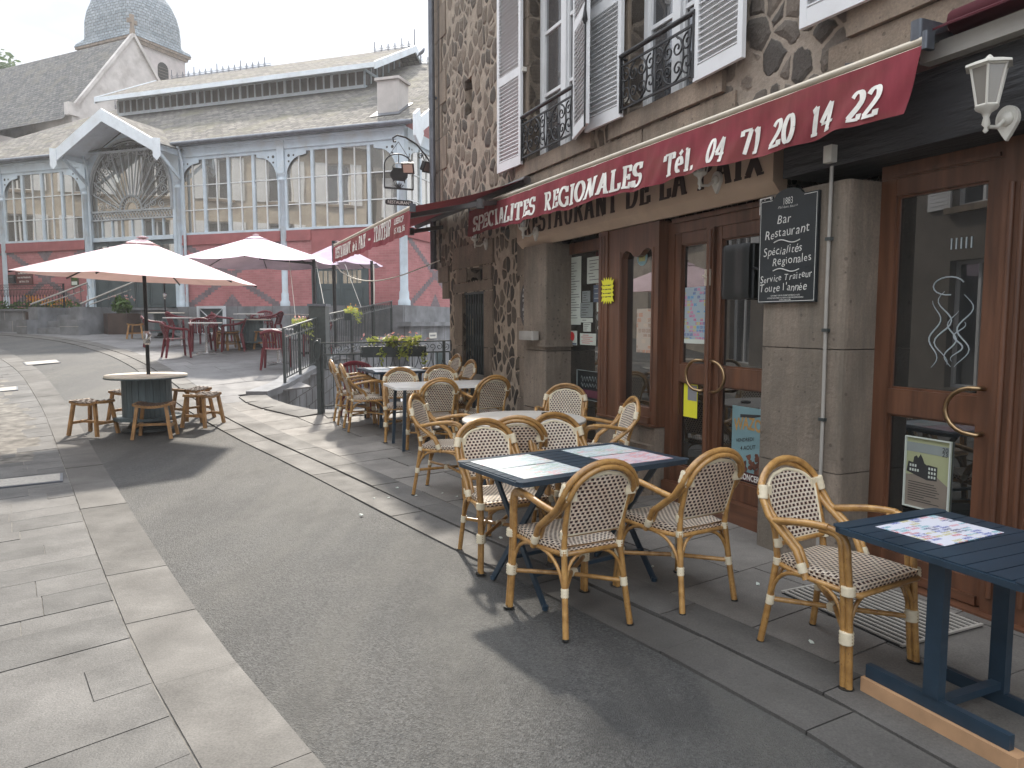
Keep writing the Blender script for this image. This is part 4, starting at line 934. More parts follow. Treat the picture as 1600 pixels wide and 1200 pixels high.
# wall lanterns
def lantern():
    t = thing('wall_lantern', '', 'lamp', (0, 0, 0), FROT, 'white wall lanterns')
    mb = MB()
    pts = [(.052 * math.sin(R(a)) , .062 * math.cos(R(a))) for a in range(-115, 116, 14)] + [(.018, -.075), (.0, -.1), (-.018, -.075)]
    mb.prismY(pts, -.022, 0); mb.lathe([(.0, .0), (.035, .002), (.03, .018), (.01, .026)], (0, 0, 0), 12, M=Matrix.Translation((0, -.02, .0)) @ Matrix.Rotation(R(90), 4, 'X')); mb.build('back_plate', M['off_white'], t)
    mb = MB(); mb.tube([(0, -.03, -.0), (0, -.09, -.045), (0, -.15, -.05), (0, -.17, -.02), (0, -.17, .01)], .010, 8); mb.lathe([(.004, -.10), (.012, -.09), (.006, -.075), (.018, -.06), (.012, -.03), (.02, -.01), (.045, .006), (.05, .018)], (0, -.17, .02), 12); mb.build('arm', M['off_white'], t)
    mb = MB(); c = Vector((0, -.17, .04)); b0, b1, h = .046, .080, .175; P0 = []; P1 = []
    for k in range(6):
        a = R(60 * k); P0.append(c + Vector((b0 * math.cos(a), b0 * math.sin(a), 0))); P1.append(c + Vector((b1 * math.cos(a), b1 * math.sin(a), h)))
    for k in range(6):
        mb.tube([P0[k], P1[k]], .006, 6); mb.tube([P0[k], P0[(k + 1) % 6]], .007, 6); mb.tube([P1[k], P1[(k + 1) % 6]], .009, 6)
    mb.lathe([(.104, 0), (.102, .010), (.06, .026), (.022, .034), (.014, .045), (.004, .055)], c + Vector((0, 0, h)), 6, smooth=False); fr = mb.build('lantern_frame', M['off_white'], t)
    mb = MB()
    for k in range(6): mb.quad(P0[k] * .985 + c * .015, P0[(k + 1) % 6] * .985 + c * .015, P1[(k + 1) % 6] * .985 + c * .015, P1[k] * .985 + c * .015)
    mb.build('glass', M['lamp_glass'], t)
    return t
la = lantern()
LAMPS = [(-2.2, .205, 2.50, 'white hexagonal wall lantern on the black lintel above the right glass door'), (-4.33, .132, 2.60, 'white wall lantern in front of the word PAIX on the fascia, partly behind the awning'), (-7.38, .132, 2.56, 'white wall lantern at the left end of the beige fascia'), (-9.12, .03, 2.62, 'white wall lantern on the stone above the small gated doorway')]
for i, (x, d, z, lb) in enumerate(LAMPS):
    if i == 0: la.location = fw(x, d, z); la['label'] = lb
    else: dup(la, fw(x, d, z), FROT, lb)
# conduit, cable box, drain pipe, floodlights
t = rthing('conduit', 'thin grey electrical conduit running down the right stone pillar beside the chalkboard', 'pipe', -3.215, .2, .4)
mb = MB(); mb.tube([(0, -.014, -.35), (.002, -.014, .6), (-.003, -.014, 1.3), (0, -.014, 2.08)], .011, 8)
mb.build('pipe', M['conduit'], t)
for z in (.0, .55, 1.1, 1.65): mb = MB(); mb.box(-.02, .02, -.028, .0, z - .01, z + .01); mb.build('clip', M['iron_grey'], t)
mb = MB(); mb.box(-.035, .025, -.05, -.002, 2.10, 2.2); mb.build('junction_box', M['off_white'], t)
t = rthing('drain_pipe', 'tall grey zinc rainwater pipe on the corner of the stone building', 'pipe', -11.22, .1, 2.5)
mb = MB(); mb.tube([(0, 0, -.1), (0, 0, 7.2)], .05, 12); mb.build('pipe', M['zinc'], t)
for z in (.8, 2.6, 4.6): mb = MB(); mb.tube([(0, 0, z - .03), (0, 0, z + .03)], .058, 12); mb.box(-.015, .015, .05, .12, z - .015, z + .015); mb.build('bracket', M['zinc'], t)
mb = MB(); mb.tube([(.1, .08, 0), (.1, .08, 3), (.13, .08, 5), (.1, .08, 7)], .009, 6); mb.tube([(.15, .085, .3), (.13, .085, 2), (.16, .085, 4), (.14, .085, 7)], .007, 6); mb.build('cable', M['iron'], t)
# wrought iron hanging sign (projects straight out of the corner)
ox, oy, _ = fw(-11.42, 0, 0)
t = thing('hanging_sign', 'wrought iron hanging sign with black cauldron over flames above a RESTAURANT name plate', 'sign', (ox, oy, 4.0), TH)
y = 0
mb = MB()
mb.tube([(.1, 0, -.18), (.0, 0, .02), (-.12, 0, .2), (-.3, 0, .4), (-.48, 0, .49), (-.62, 0, .51), (-.69, 0, .46), (-.68, 0, .40), (-.64, 0, .41)], .014, 8)
for cx, cz, r_, a, tn in ((-.24, .22, .05, 0, 1.2), (.03, .17, .06, 0, 1.2)): mb.tube([(px, 0, q) for px, q in spiral(cx, cz, r_, .015, a, tn)], .009, 6)
mb.tube([(.12, 0, .12), (.02, 0, .12)], .012, 6); mb.tube([(.12, 0, -.14), (.02, 0, -.14)], .012, 6); mb.box(.1, .12, -.02, .02, -.2, .2)
br_ = mb.build('bracket', M['iron'], t)
mb = MB(); cx = -.60
for sg in (-1, 1): mb.tube([(cx, 0, .41), (cx + sg * .2, 0, .12)], .005, 5)
mb.tube([(cx - .235, 0, -.32), (cx - .235, 0, .02)] + [(cx - .235 * math.cos(R(a)), 0, .02 + .2 * math.sin(R(a))) for a in range(15, 180, 15)] + [(cx + .235, 0, .02), (cx + .235, 0, -.32)], .011, 6)
mb.box(cx - .235, cx + .235, -.012, .012, -.335, -.31); mb.tube([(cx, 0, .22), (cx, 0, .08)], .008, 5); mb.tube([(cx + .1 * math.cos(R(a)), 0, -.0 + .075 * math.sin(R(a))) for a in range(0, 181, 15)], .007, 5)
for sg in (-1, 1): mb.tube([(cx + sg * .12, 0, -.34), (cx + sg * .12, 0, -.5)], .004, 5)
mb.build('hanging_frame', M['iron'], t)
mb = MB(); mb.prismY([(cx - .105, .0), (cx + .105, .0), (cx + .1, -.03), (cx + .145, -.08), (cx + .14, -.14), (cx + .1, -.19), (cx + .1, -.235), (cx + .08, -.2), (cx - .08, -.2), (cx - .1, -.235), (cx - .1, -.19), (cx - .14, -.14), (cx - .145, -.08), (cx - .1, -.03)], -.012, .012); mb.build('cauldron', M['iron'], t)
mb = MB()
for dx, hh in ((-.07, .06), (-.035, .085), (0, .1), (.035, .085), (.07, .06)): mb.prismY([(cx + dx * .3 - .008, -.31), (cx + dx * .3 + .008, -.31), (cx + dx * .9 + .012, -.31 + hh * .6), (cx + dx, -.31 + hh), (cx + dx * .9 - .012, -.31 + hh * .55)], -.006, .006)
mb.build('flames', M['iron'], t)
mb = MB(); mb.prismY([(cx - .2, -.585), (cx + .2, -.585), (cx + .225, -.56), (cx + .225, -.525), (cx + .2, -.5), (cx - .2, -.5), (cx - .225, -.525), (cx - .225, -.56)], -.012, .012); np_ = mb.build('name_plate', M['iron'], t)
mb = MB(); put_text(mb, 'RESTAURANT', .068, lambda x, yy: (cx + x, -.0135, -.566 + yy), align='CENTER', bold=.008, sx=.92); mb.build('lettering', M['chalk'], np_)
for nm, lb, lo, rz, bright in (('floodlight', 'black floodlight box beside the drain pipe under the sign bracket', (ox - .12, oy - .15, 4.05), TH + R(25), 0), ('floodlight', 'small tilted floodlight with pale glass hanging below the sign bracket', (ox - .40, oy - .2, 4.02), TH - R(25), 1)):
    t = thing(nm, lb, 'lamp', lo, rz, 'floodlights by the hanging sign'); Mx = Matrix.Rotation(R(28), 4, 'X')
    mb = MB(); mb.box(-.085, .085, -.05, .03, -.075, .075, 0, Mx); mb.box(-.1, .1, -.06, -.0505, -.09, .09, 0, Mx); mb.tube([(0, .02, .06), (0, .06, .14), (0, .1, .2)], .01, 6); mb.build('housing', M['iron'], t)
    mb = MB(); mb.box(-.075, .075, -.064, -.0605, -.065, .065, 0, Mx); mb.build('glass', M['alu'] if bright else M['clere_glass'], t)
# notices and posters on the glass
def notice(name, label, cat, x0, x1, z0, z1, y, mat, lines=None, group=None, round_=False, extra=None, curl=0):
    t = rthing(name, label, cat, (x0 + x1) / 2, -y, (z0 + z1) / 2, group); w_, h = (x1 - x0) / 2, (z1 - z0) / 2
    mb = MB()
    if round_: mb.prismY([(w_ * math.cos(R(a)), h * math.sin(R(a))) for a in range(0, 360, 18)], -.003, -.0005)
    else: mb.add([(-w_, -.003, -h), (w_, -.003, -h), (w_, -.003, h), (-w_, -.003, h), (-w_, -.0006, -h), (w_, -.0006, -h), (w_, -.0006, h), (-w_, -.0006, h)], [(0, 1, 2, 3), (5, 4, 7, 6), (1, 5, 6, 2), (4, 0, 3, 7), (3, 2, 6, 7), (4, 5, 1, 0)], 0, False, [(0, 0), (1, 0), (1, 1), (0, 1)] * 2)
    mb.build('sheet', mat, t)
    if lines:
        lm, n, r_ = lines; rr = random.Random(label); mb = MB()
        for i in range(n):
            zc = h * (.86 - 1.7 * (i + .5) / n); hh = min(.006, h / n * .45); a = -w_ * rr.uniform(.6, .85); b = a + w_ * rr.uniform(.6, 1.5)
            mb.box(a, min(b, w_ * .88), -.0042, -.0035, zc - hh / 2, zc + hh / 2)
        mb.build('print', lm, t)
    return t
yr = .1995; G1 = 'notices stuck on the recessed left door'
M['etch'] = None
M['poster_bird'] = matprint('poster_colours', (.33, .40, .44), [(.5, .06, .2), (.05, .25, .5), (.55, .45, .05), (.1, .12, .3), (.6, .15, .3)], 7, 9, 1, .62)
M['poster_mix'] = matprint('poster_mixed', (.42, .36, .3), [(.45, .2, .12), (.3, .2, .15), (.5, .4, .3)], 3, 5, 2, .5)
M['poster_teal'] = simple('poster_teal', (.17, .28, .30), .5, .15, 3)
notice('menu_sheet', 'long pale price list on the recessed left door, tallest of its notices', 'notice', -7.25, -6.94, 1.52, 2.27, yr, M['paper'], (M['ink'], 22, 0), G1)
notice('paper_notice', 'pale paper with bold black lines at top right of the recessed left door', 'notice', -6.81, -6.48, 1.96, 2.24, yr, M['paper'], (M['ink'], 7, 0), G1)
notice('paper_notice', 'small grey certificate beside the foot of the long price list', 'notice', -6.91, -6.74, 1.765, 1.885, yr, M['paper_grey'], (M['ink'], 4, 0), G1)
notice('sticker', 'narrow blue sticker beside the yellow star card', 'sticker', -6.67, -6.53, 1.76, 1.94, yr, M['sticker_blue'], (M['paper'], 3, 0), G1)
notice('paper_notice', 'grey notice with dark banners right below the small certificate', 'notice', -6.95, -6.68, 1.6, 1.76, yr, M['paper_grey'], (M['ink'], 5, 0), G1)
notice('sticker', 'square white sticker with a dark swoosh below the blue sticker', 'sticker', -6.6, -6.44, 1.66, 1.755, yr, M['paper'], (M['ink'], 2, 0), G1)
notice('sticker', 'dark round sticker below the square white one', 'sticker', -6.61, -6.46, 1.555, 1.645, yr, M['paper_grey'], None, G1, True)
notice('sticker', 'narrow white strip sticker under the grey notice', 'sticker', -6.94, -6.68, 1.545, 1.592, yr, M['paper'], (M['ink'], 1, 0), G1)
notice('paper_notice', 'small pale square notice in the middle column below the strip sticker', 'notice', -6.88, -6.72, 1.445, 1.54, yr, M['paper'], (M['ink'], 4, 0), G1)
t = notice('sticker', 'white sticker with large red disc at lower left of the recessed door', 'sticker', -7.26, -7.02, 1.29, 1.45, yr, M['paper'], None, G1)
mb = MB(); mb.prismY([(.065 * math.cos(R(a)), .015 + .055 * math.sin(R(a))) for a in range(0, 360, 20)], -.0045, -.0035); mb.build('red_disc', M['red'], t); mb = MB(); mb.box(-.11, .11, -.0045, -.0035, -.075, -.055); mb.build('blue_band', M['sticker_blue'], t)
t = notice('paper_notice', 'wide white notice with red and black lines at the bottom of the recessed door', 'notice', -6.95, -6.61, 1.3, 1.425, yr, M['paper'], (M['red'], 5, 0), G1)
notice('sticker', 'small white diamond sticker above the wide red lined notice', 'sticker', -6.58, -6.49, 1.455, 1.52, yr, M['paper'], None, G1, True)
t = notice('menu_board', 'dark framed poster with chalk script and a magenta glow low on the recessed door', 'poster', -7.0, -6.5, .7, 1.02, yr, M['board_black'], None, G1)
mb = MB(); bead(mb, -.25, .25, -.16, .16, -.0035, .004)
for zc, s_ in ((.07, .07), (-.0, .05)): mb.tube([(-.17 + .34 * i / 40, -.0045, zc + s_ * .5 * math.sin(i * .9) * (.4 + .6 * abs(math.sin(i * .37)))) for i in range(41)], .0025, 4)
mb.build('script', M['paper_grey'], t)
mb = MB(); mb.box(-.22, .22, -.0042, -.0035, -.13, -.05); mb.build('glow_band', simple('plum_print', (.11, .03, .05), .6, .3, 6), t)
t = rthing('star_card', 'fluorescent yellow starburst card pinned on the brown post beside the shop window', 'sign', -5.98, .055, 1.85)
mb = MB(); rr = random.Random(2); pts = []
for i in range(36):
    a = R(i * 10); q = 1 if i % 2 == 0 else .70 + .06 * rr.random(); sx_, sz_ = .125, .135; lim = 1 / max(abs(math.cos(a)), abs(math.sin(a)), .74)
    pts.append((sx_ * q * lim * .92 * math.cos(a), sz_ * q * lim * .95 * math.sin(a)))
mb.prismY(pts, -.005, -.001); mb.build('card', M['yellow'], t)
mb = MB()
for i, zc in enumerate((.05, .012, -.026, -.06)):
    for j in range(4): mb.box(-.075 + .04 * j, -.05 + .04 * j + .008 * ((i * 3 + j) % 3), -.0062, -.0055, zc - .004 + .003 * ((i + j) % 2), zc + .006)
mb.build('writing', M['ink'], t)
t = notice('poster', 'tall pale orange poster inside the small shop window', 'poster', -5.6, -5.38, 1.27, 1.67, .0295, M['poster_mix'])
t = notice('sticker', 'round olive label at the top of the small shop window', 'sticker', -5.61, -5.45, 2.06, 2.2, .0295, M['poster_teal'], None, None, True); mb = MB(); mb.box(-.05, .05, -.0045, -.0035, -.03, .03); mb.build('label_panel', simple('olive_label', (.3, .3, .12), .6), t)
yd = .1095
t = notice('poster', 'colourful poster of a plumed bird on the left entrance door', 'poster', -5.0, -4.7, 1.37, 1.84, yd, M['poster_bird'])
mb = MB(); mb.box(-.15, .15, -.0045, -.0035, -.235, -.2); mb.build('white_band', M['paper'], t)
t = notice('poster', 'narrow fluorescent yellow flyer with a dark picture low on the left entrance door', 'poster', -4.99, -4.81, .74, 1.03, yd, M['yellow'])
mb = MB(); mb.box(-.035, .085, -.0045, -.0035, -.0, .13); mb.build('picture', matprint('flyer_picture', (.25, .25, .27), [(.05, .05, .06), (.4, .4, .4)], 5, 6, 3, .6), t)
t = notice('poster', 'pale teal concert poster with golden title partly hidden behind the stone pillar', 'poster', -4.38, -3.9, .33, .90, yd, M['poster_teal'])
mb = MB(); put_text(mb, 'WAZOO', .13, lambda x, y_: (-.215 + x, -.0045, .09 + y_ + .03 * math.sin(x * 9)), bold=.03, sx=.72); mb.build('title', simple('gold_print', (.38, .22, .07), .5, .3, 20), t)
mb = MB(); put_text(mb, 'VENDREDI', .04, lambda x, y_: (-.19 + x, -.0045, .0 + y_ + .2 * x), bold=.01); put_text(mb, '4 AOUT', .045, lambda x, y_: (-.14 + x, -.0045, -.055 + y_ + .2 * x), bold=.01)
mb.prismY([(-.15, .2), (-.02, .21), (.1, .235), (.1, .245), (-.02, .235), (-.15, .225)], -.0045, -.0035); mb.build('writing', M['ink'], t)
mb = MB(); rr = random.Random(8)
for i in range(26):
    a = rr.uniform(0, 6.28); q = rr.random() ** .5; cx_, cz_ = .02 + .15 * q * math.cos(a), -.14 + .07 * q * math.sin(a)
    mb.prismY([(cx_ + rr.uniform(.012, .035) * math.cos(R(b)), cz_ + rr.uniform(.012, .035) * math.sin(R(b))) for b in range(0, 360, 60)], -.0046 - .0001 * i, -.0035)
mb.build('picture', simple('brown_print', (.13, .05, .03), .6, .6, 14), t)
mb = MB(); mb.box(-.24, .24, -.0055, -.0035, -.285, -.215); bb = mb.build('bottom_band', simple('maroon_print', (.06, .012, .012), .6), t)
mb = MB(); put_text(mb, 'EN CONCERT', .066, lambda x, y_: (-.22 + x, -.0068, -.275 + y_), bold=.025, sx=.78); mb.build('lettering', M['letter_white'], bb)
t = notice('poster', 'yellow and grey poster with a sketch of old houses on the right door', 'poster', -2.88, -2.6, .46, .88, yd, simple('poster_olive', (.36, .38, .22), .5, .1, 4))
mb = MB(); mb.add([(-.14, -.0042, -.21), (.14, -.0042, -.21), (.14, -.0042, -.06), (.05, -.0042, -.0), (-.14, -.0042, -.02)], [(0, 1, 2, 3, 4)]); mb.build('lower_panel', simple('poster_taupe', (.22, .185, .15), .5, .12, 4), t)
mb = MB(); mb.box(-.14, .14, -.0046, -.0035, .12, .175); mb.build('title_band', M['paper_grey'], t)
mb = MB(); rr = random.Random(5)
mb.prismY([(-.13, .0), (-.12, .06), (-.09, .055), (-.085, .09), (-.07, .1), (-.06, .085), (-.045, .11), (-.03, .085), (-.02, .06), (.0, .05), (.0, .055), (.06, .05), (.06, -.03), (.0, -.035), (-.06, -.02)], -.0050, -.0035)
mb.build('house_sketch', M['ink'], t)
mb = MB()
for i in range(3):
    for j in range(3): mb.box(.008 + .017 * i, .018 + .017 * i, -.006, -.0052, -.02 + .024 * j, -.006 + .024 * j)
for i in range(7): mb.box(-.11 + .016 * (i % 4), -.1 + .016 * (i % 4), -.006, -.0052, .005 + .026 * (i // 4), .02 + .026 * (i // 4))
mb.build('sketch_windows', M['paper'], t)
mb = MB(); put_text(mb, '20', .045, lambda x, y_: (.085 + x, -.0055, .145 + y_ * .8), bold=.01, sx=.8); put_text(mb, '23', .045, lambda x, y_: (.085 + x, -.0055, .118 + y_ * .8), bold=.01, sx=.8)
for i in range(9): mb.box(-.115, -.115 + rr.uniform(.1, .2), -.0055, -.005, -.06 - .014 * i, -.056 - .014 * i)
mb.build('print', M['ink'], t)
mb = MB()
bead(mb, -.14, .14, -.21, .21, -.0035, .006); mb.build('white_margin', M['paper'], t)
t = rthing('pane_lines', 'white wavy lines on the upper pane of the right glass door', 'linework', -2.7, -.1085, 1.55)  # thin pale wavy lines laid over the pane
mb = MB(); rr = random.Random(6)
for k, (x, a0, a1, am) in enumerate(((-.05, -.26, .12, .03), (-.0, -.24, .17, .045), (.05, -.25, .06, .03), (.09, -.22, .0, .03), (.12, -.25, .15, .04))):
    mb.tube([(x + am * math.sin(i * .55 + k * 1.3) + .02 * i / 20, -.002, a0 + (a1 - a0) * i / 20) for i in range(21)], [.0015 + .0035 * math.sin(math.pi * i / 20) for i in range(21)], 5, flat=.25)
mb.tube([(.03 + .09 * math.cos(R(a)), -.002, .2 + .05 * math.sin(R(a))) for a in range(20, 300, 20)], .004, 5, flat=.3)
for k in range(5): mb.box(.03 + .028 * k, .038 + .028 * k, -.003, -.0015, .40, .46)
mb.build('wavy_lines', simple('line_white', (.34, .38, .40), .7, .1), t)
t = rthing('door_grate', 'metal slatted doormat grate in the pavement before the right glass door', 'grate', -2.62, .42, gz(3.6) + .006)
mb = MB(); mb.box(-.38, .38, -.3, .3, -.02, .0); mb.build('pit', M['dark'], t)
mb = MB()
for i in range(15): mb.box(-.37, .37, -.29 + i * .0405, -.275 + i * .0405, .001, .008)
mb.box(-.385, -.37, -.3, .3, .0, .01); mb.box(.37, .385, -.3, .3, .0, .01); mb.build('slats', M['conduit'], t)
# ------------------------------------------------------------------ bistro chairs
def bez(p0, p1, p2, p3, n=10):
    p0, p1, p2, p3 = map(Vector, (p0, p1, p2, p3)); o = []
    for i in range(n + 1):
        t = i / n; o.append((1 - t) ** 3 * p0 + 3 * (1 - t) ** 2 * t * p1 + 3 * (1 - t) * t * t * p2 + t ** 3 * p3)
    return o
def wrap(mb, p0, p1, r, k=5):
    p0, p1 = Vector(p0), Vector(p1)
    mb.tube([p0.lerp(p1, i / (2 * k)) for i in range(2 * k + 1)], [r * (1 if i % 2 else .9) for i in range(2 * k + 1)], 10)
GC = 'rattan bistro chairs on the restaurant terrace'
def make_chair():
    t = thing('bistro_chair', '', 'chair', (0, 0, 0), 0, GC)
    # seat: cane over a rounded frame
    def hx(y): return .215 if y > .02 else .215 - .055 * ((.02 - y) / .24) ** 1.6
    zs = lambda x, y: .452 + .006 * math.sin((y + .2) * 6) - .012 * (1 - (x / .22) ** 2) * .6
    mb = MB()
    def seat(u, v):
        y = -.22 + .45 * v; x = hx(y) * (2 * u - 1); e = min(1, (1 - abs(2 * u - 1)) * 7 + .0); z = zs(x, y) - .012 * (1 - min(1, e)) - (.014 * max(0, (v - .93) / .07) ** 2)
        return (x, y, z)
    mb.grid(seat, 16, 16, uvf=lambda u, v: ((u - .5) * .43, (v - .5) * .45))
    rim = [(hx(-.22 + .45 * i / 16), -.22 + .45 * i / 16) for i in range(17)]; loop = rim + [(-x, y) for x, y in rim[::-1]]
    per = 0; vs = []; uv = []
    for i, (x, y) in enumerate(loop + [loop[0]]):
        if i: per += math.dist((x, y), pl)
        pl = (x, y); vs += [(x * 1.004, y, zs(x, y) - .012), (x * .99, y * .99, .415)]; uv += [(per, 0), (per, -.036)]
    mb.add(vs, [(2 * i, 2 * i + 1, 2 * i + 3, 2 * i + 2) for i in range(len(loop))], 0, True, uv)
    n_ = len(loop); mb.add([(x * .99, y * .99, .416) for x, y in loop], [tuple(range(n_))[::-1]], 0)
    mb.build('seat', M['cane'], t)
    mb = MB(); mb.tube([(x * 1.0, y, .405) for x, y in loop], .013, 8, closed=True); mb.build('seat_frame', M['bamboo'], t)
    # backrest panel and hoop
    def back(x, z): return -.205 - .125 * (z - .46) / .45 - .03 * (1 - (x / .2) ** 2) * ((z - .46) / .45)
    def pan(u, v):
        z = .505 + .315 * v; hw = .160 + .018 * v
        if z > .705: hw *= math.sqrt(max(0.0, 1 - ((z - .705) / .1155) ** 2)) * .999 + .001
        x = hw * (2 * u - 1); return (x, back(x, z), z)
    mb = MB(); mb.grid(pan, 14, 22, uvf=lambda u, v: (pan(u, v)[0], .315 * v)); mb.grid(lambda u, v: tuple(Vector(pan(u, v)) + Vector((0, -.012, 0))), 14, 22, uvf=lambda u, v: (pan(u, v)[0] + .004, .315 * v)); bk = mb.build('backrest', M['cane'], t)
    mb = MB(); ed = [pan(0, i / 22) for i in range(23)] + [pan(1, i / 22) for i in range(22, -1, -1)]; mb.tube([Vector(p) + Vector((0, -.005, 0)) for p in ed], .010, 6, closed=True); mb.build('piping', M['binding'], bk)
    mb = MB()
    for off, r_ in ((0, .0165), (.0, .0145)):
        dy = 0 if off == 0 and r_ == .0165 else -.0
        k_ = 1.0 if r_ == .0165 else .87
        pth = [(-.226 * k_, -.015, .40), (-.228 * k_, -.075, .52), (-.222 * k_, back(-.2, .64) + .02, .64)]
        pth += [(.222 * k_ * math.cos(R(a)), back(.15, .685 + .185 * k_ * math.sin(R(a))) - .006 - (.02 if k_ < 1 else 0), .685 + (.19 * k_ - .0) * math.sin(R(a))) for a in range(172, 7, -12)]
        pth += [(.222 * k_, back(.2, .64) + .02, .64), (.228 * k_, -.075, .52), (.226 * k_, -.015, .40)]
        mb.tube(pth, r_, 8)
    hoop = mb.build('back_frame', M['bamboo'], t)
    mb = MB()
    for sg in (-1, 1):
        wrap(mb, (sg * .212, back(.2, .73) + .0, .71), (sg * .198, back(.2, .77) - .0, .772), .025, 3); mb.box(*sorted((sg * .145, sg * .205)), back(.15, .73) - .014, back(.15, .73) + .004, .69, .765)
        wrap(mb, (sg * .226, -.03, .425), (sg * .226, -.05, .465), .022, 2)
    mb.build('binding', M['binding'], hoop)
    mb = MB()
    mb.tube([(-.165, back(.15, .5), .5), (.165, back(.15, .5), .5)], .012, 8); mb.build('back_rail', M['bamboo'], t)
    for sg in (-1, 1):                       # rear leg running up into the back upright
        mb = MB(); mb.tube([(sg * .195, -.285, .0), (sg * .18, -.25, .22), (sg * .168, -.222, .44), (sg * .172, back(.17, .55) - .004, .55), (sg * .182, back(.17, .74) - .006, .74)], [.0165, .016, .016, .0145, .013], 8)
        mb.tube(bez((sg * .03, -.215, .402), (sg * .13, -.22, .40), (sg * .165, -.235, .34), (sg * .174, -.25, .23), 7), .0095, 6); mb.tube(bez((sg * .205, -.06, .40), (sg * .2, -.17, .40), (sg * .185, -.22, .34), (sg * .182, -.245, .23), 7), .0095, 6)
        lg = mb.build('leg', M['bamboo'], t); mb = MB()
        wrap(mb, (sg * .18, -.25, .20), (sg * .177, -.245, .245), .021, 3); wrap(mb, (sg * .167, -.222, .40), (sg * .168, -.22, .435), .021, 3); wrap(mb, (sg * .17, back(.17, .495), .485), (sg * .171, back(.17, .52), .525), .02, 2)
        mb.build('binding', M['binding'], lg)
        mb = MB(); mb.tube([(sg * .1955, -.286, .0), (sg * .195, -.285, .008)], .019, 8); mb.build('foot', M['plastic_black'], lg)
    for sg in (-1, 1):                       # front leg, double cane, bending back into the arm
        mb = MB()
        for o_ in (0, -.026):
            mb.tube([(sg * .245, .225 + o_, .0), (sg * .236, .212 + o_, .2), (sg * .232, .2 + o_, .42), (sg * .236, .19 + o_, .55)] + [Vector(p) for p in bez((sg * .236, .188 + o_, .58), (sg * .238, .182 + o_, .655 - .3 * abs(o_)), (sg * .24, .15, .668 + .6 * o_), (sg * .245, .06, .668 + .6 * o_), 7)], .0155, 8)
        mb.tube(bez((sg * .215, .02, .40), (sg * .222, .13, .40), (sg * .228, .17, .34), (sg * .234, .185, .23), 7), .0095, 6); mb.tube(bez((sg * .05, .205, .402), (sg * .17, .2, .40), (sg * .215, .2, .34), (sg * .23, .205, .23), 7), .0095, 6)
        lg = mb.build('leg', M['bamboo'], t); mb = MB()
        for za, zb_, kk in ((.19, .245, 4), (.40, .44, 3)): wrap(mb, (sg * .236 + 0, .199, za), (sg * .235, .197, zb_), .0315, kk)
        mb.build('binding', M['binding'], lg)
        mb = MB(); mb.tube([(sg * .246, .213, .0), (sg * .246, .213, .008)], .032, 10); mb.build('foot', M['plastic_black'], lg)
        mb = MB(); mb.tube(bez((sg * .245, .1, .669), (sg * .25, -.02, .669), (sg * .245, -.1, .645), (sg * .219, -.2, .625), 8), .0175, 8); mb.build('armrest', M['bamboo'], t)
    mb = MB(); mb.tube([(-.232, .195, .21), (0, -.03, .222), (.178, -.25, .225)], .0125, 8); mb.tube([(.232, .195, .215), (0, -.03, .235), (-.178, -.25, .23)], .0125, 8); st = mb.build('stretcher', M['bamboo'], t)
    mb = MB(); wrap(mb, (-.03, -.03, .228), (.03, -.03, .228), .024, 3); mb.build('binding', M['binding'], st)
    return t
ch0 = make_chair()
CH = [  # x, y, facing, label
 (1.52, 3.22, (.5, -.86), 'bistro chair at lower right, alone, facing the dark blue table with the plank'),
 (.30, 3.72, (-.47, .88), 'bistro chair with its back to the camera, left one before the placemat table'),
 (.93, 4.03, (-.50, .86), 'bistro chair with its back to the camera, right one before the placemat table'),
 (-.06, 4.60, (.42, -.91), 'bistro chair facing the camera behind the placemat table, left one'),
 (.44, 4.93, (.42, -.91), 'bistro chair facing the camera behind the placemat table, right one'),
 (.0, 5.36, (-.1, .99), 'orange backlit bistro chair directly behind the placemat table, pulled up to the round grey table'),
 (-.56, 6.40, (.97, -.2), 'bistro chair seen sideways at the left of the round grey table'),
 (.50, 7.15, (-.2, -.98), 'bistro chair standing behind the round grey table beside the stone pillar'),
 (.74, 6.2, (-.97, -.15), 'bistro chair seen sideways at the right of the round grey table under the shop window'),
 (-.92, 8.2, (-.40, .92), 'bistro chair with orange backlit back at the near side of the sunlit white table'),
 (-.36, 8.45, (-.5, .86), 'tan bistro chair at the right end of the sunlit white table near the gated doorway'),
 (-1.36, 8.92, (.25, -.97), 'bistro chair on the far side of the sunlit white table, left one, facing the camera'),
 (-.87, 9.2, (.25, -.97), 'bistro chair on the far side of the sunlit white table, right one, facing the camera'),
 (-1.93, 9.50, (.93, .37), 'right one of two sideways bistro chairs left of the far cluttered table'),
 (-2.17, 9.93, (.93, .37), 'leftmost bistro chair by the terrace railing post, seen from its side'),
 (-1.1, 10.45, (-.9, -.44), 'farther bistro chair against the wall beyond the far cluttered table'),
 (-.86, 9.85, (-.9, -.44), 'bistro chair against the wall between the far table and the folding gate'),
]
for i, (x, y, f, lb) in enumerate(CH):
    rz = math.atan2(-f[0], f[1]); p = (x, y, gz(y) + .001)
    if i == 0: ch0.location = p; ch0.rotation_euler = (0, 0, rz); ch0['label'] = lb
    else: dup(ch0, p, rz, lb)
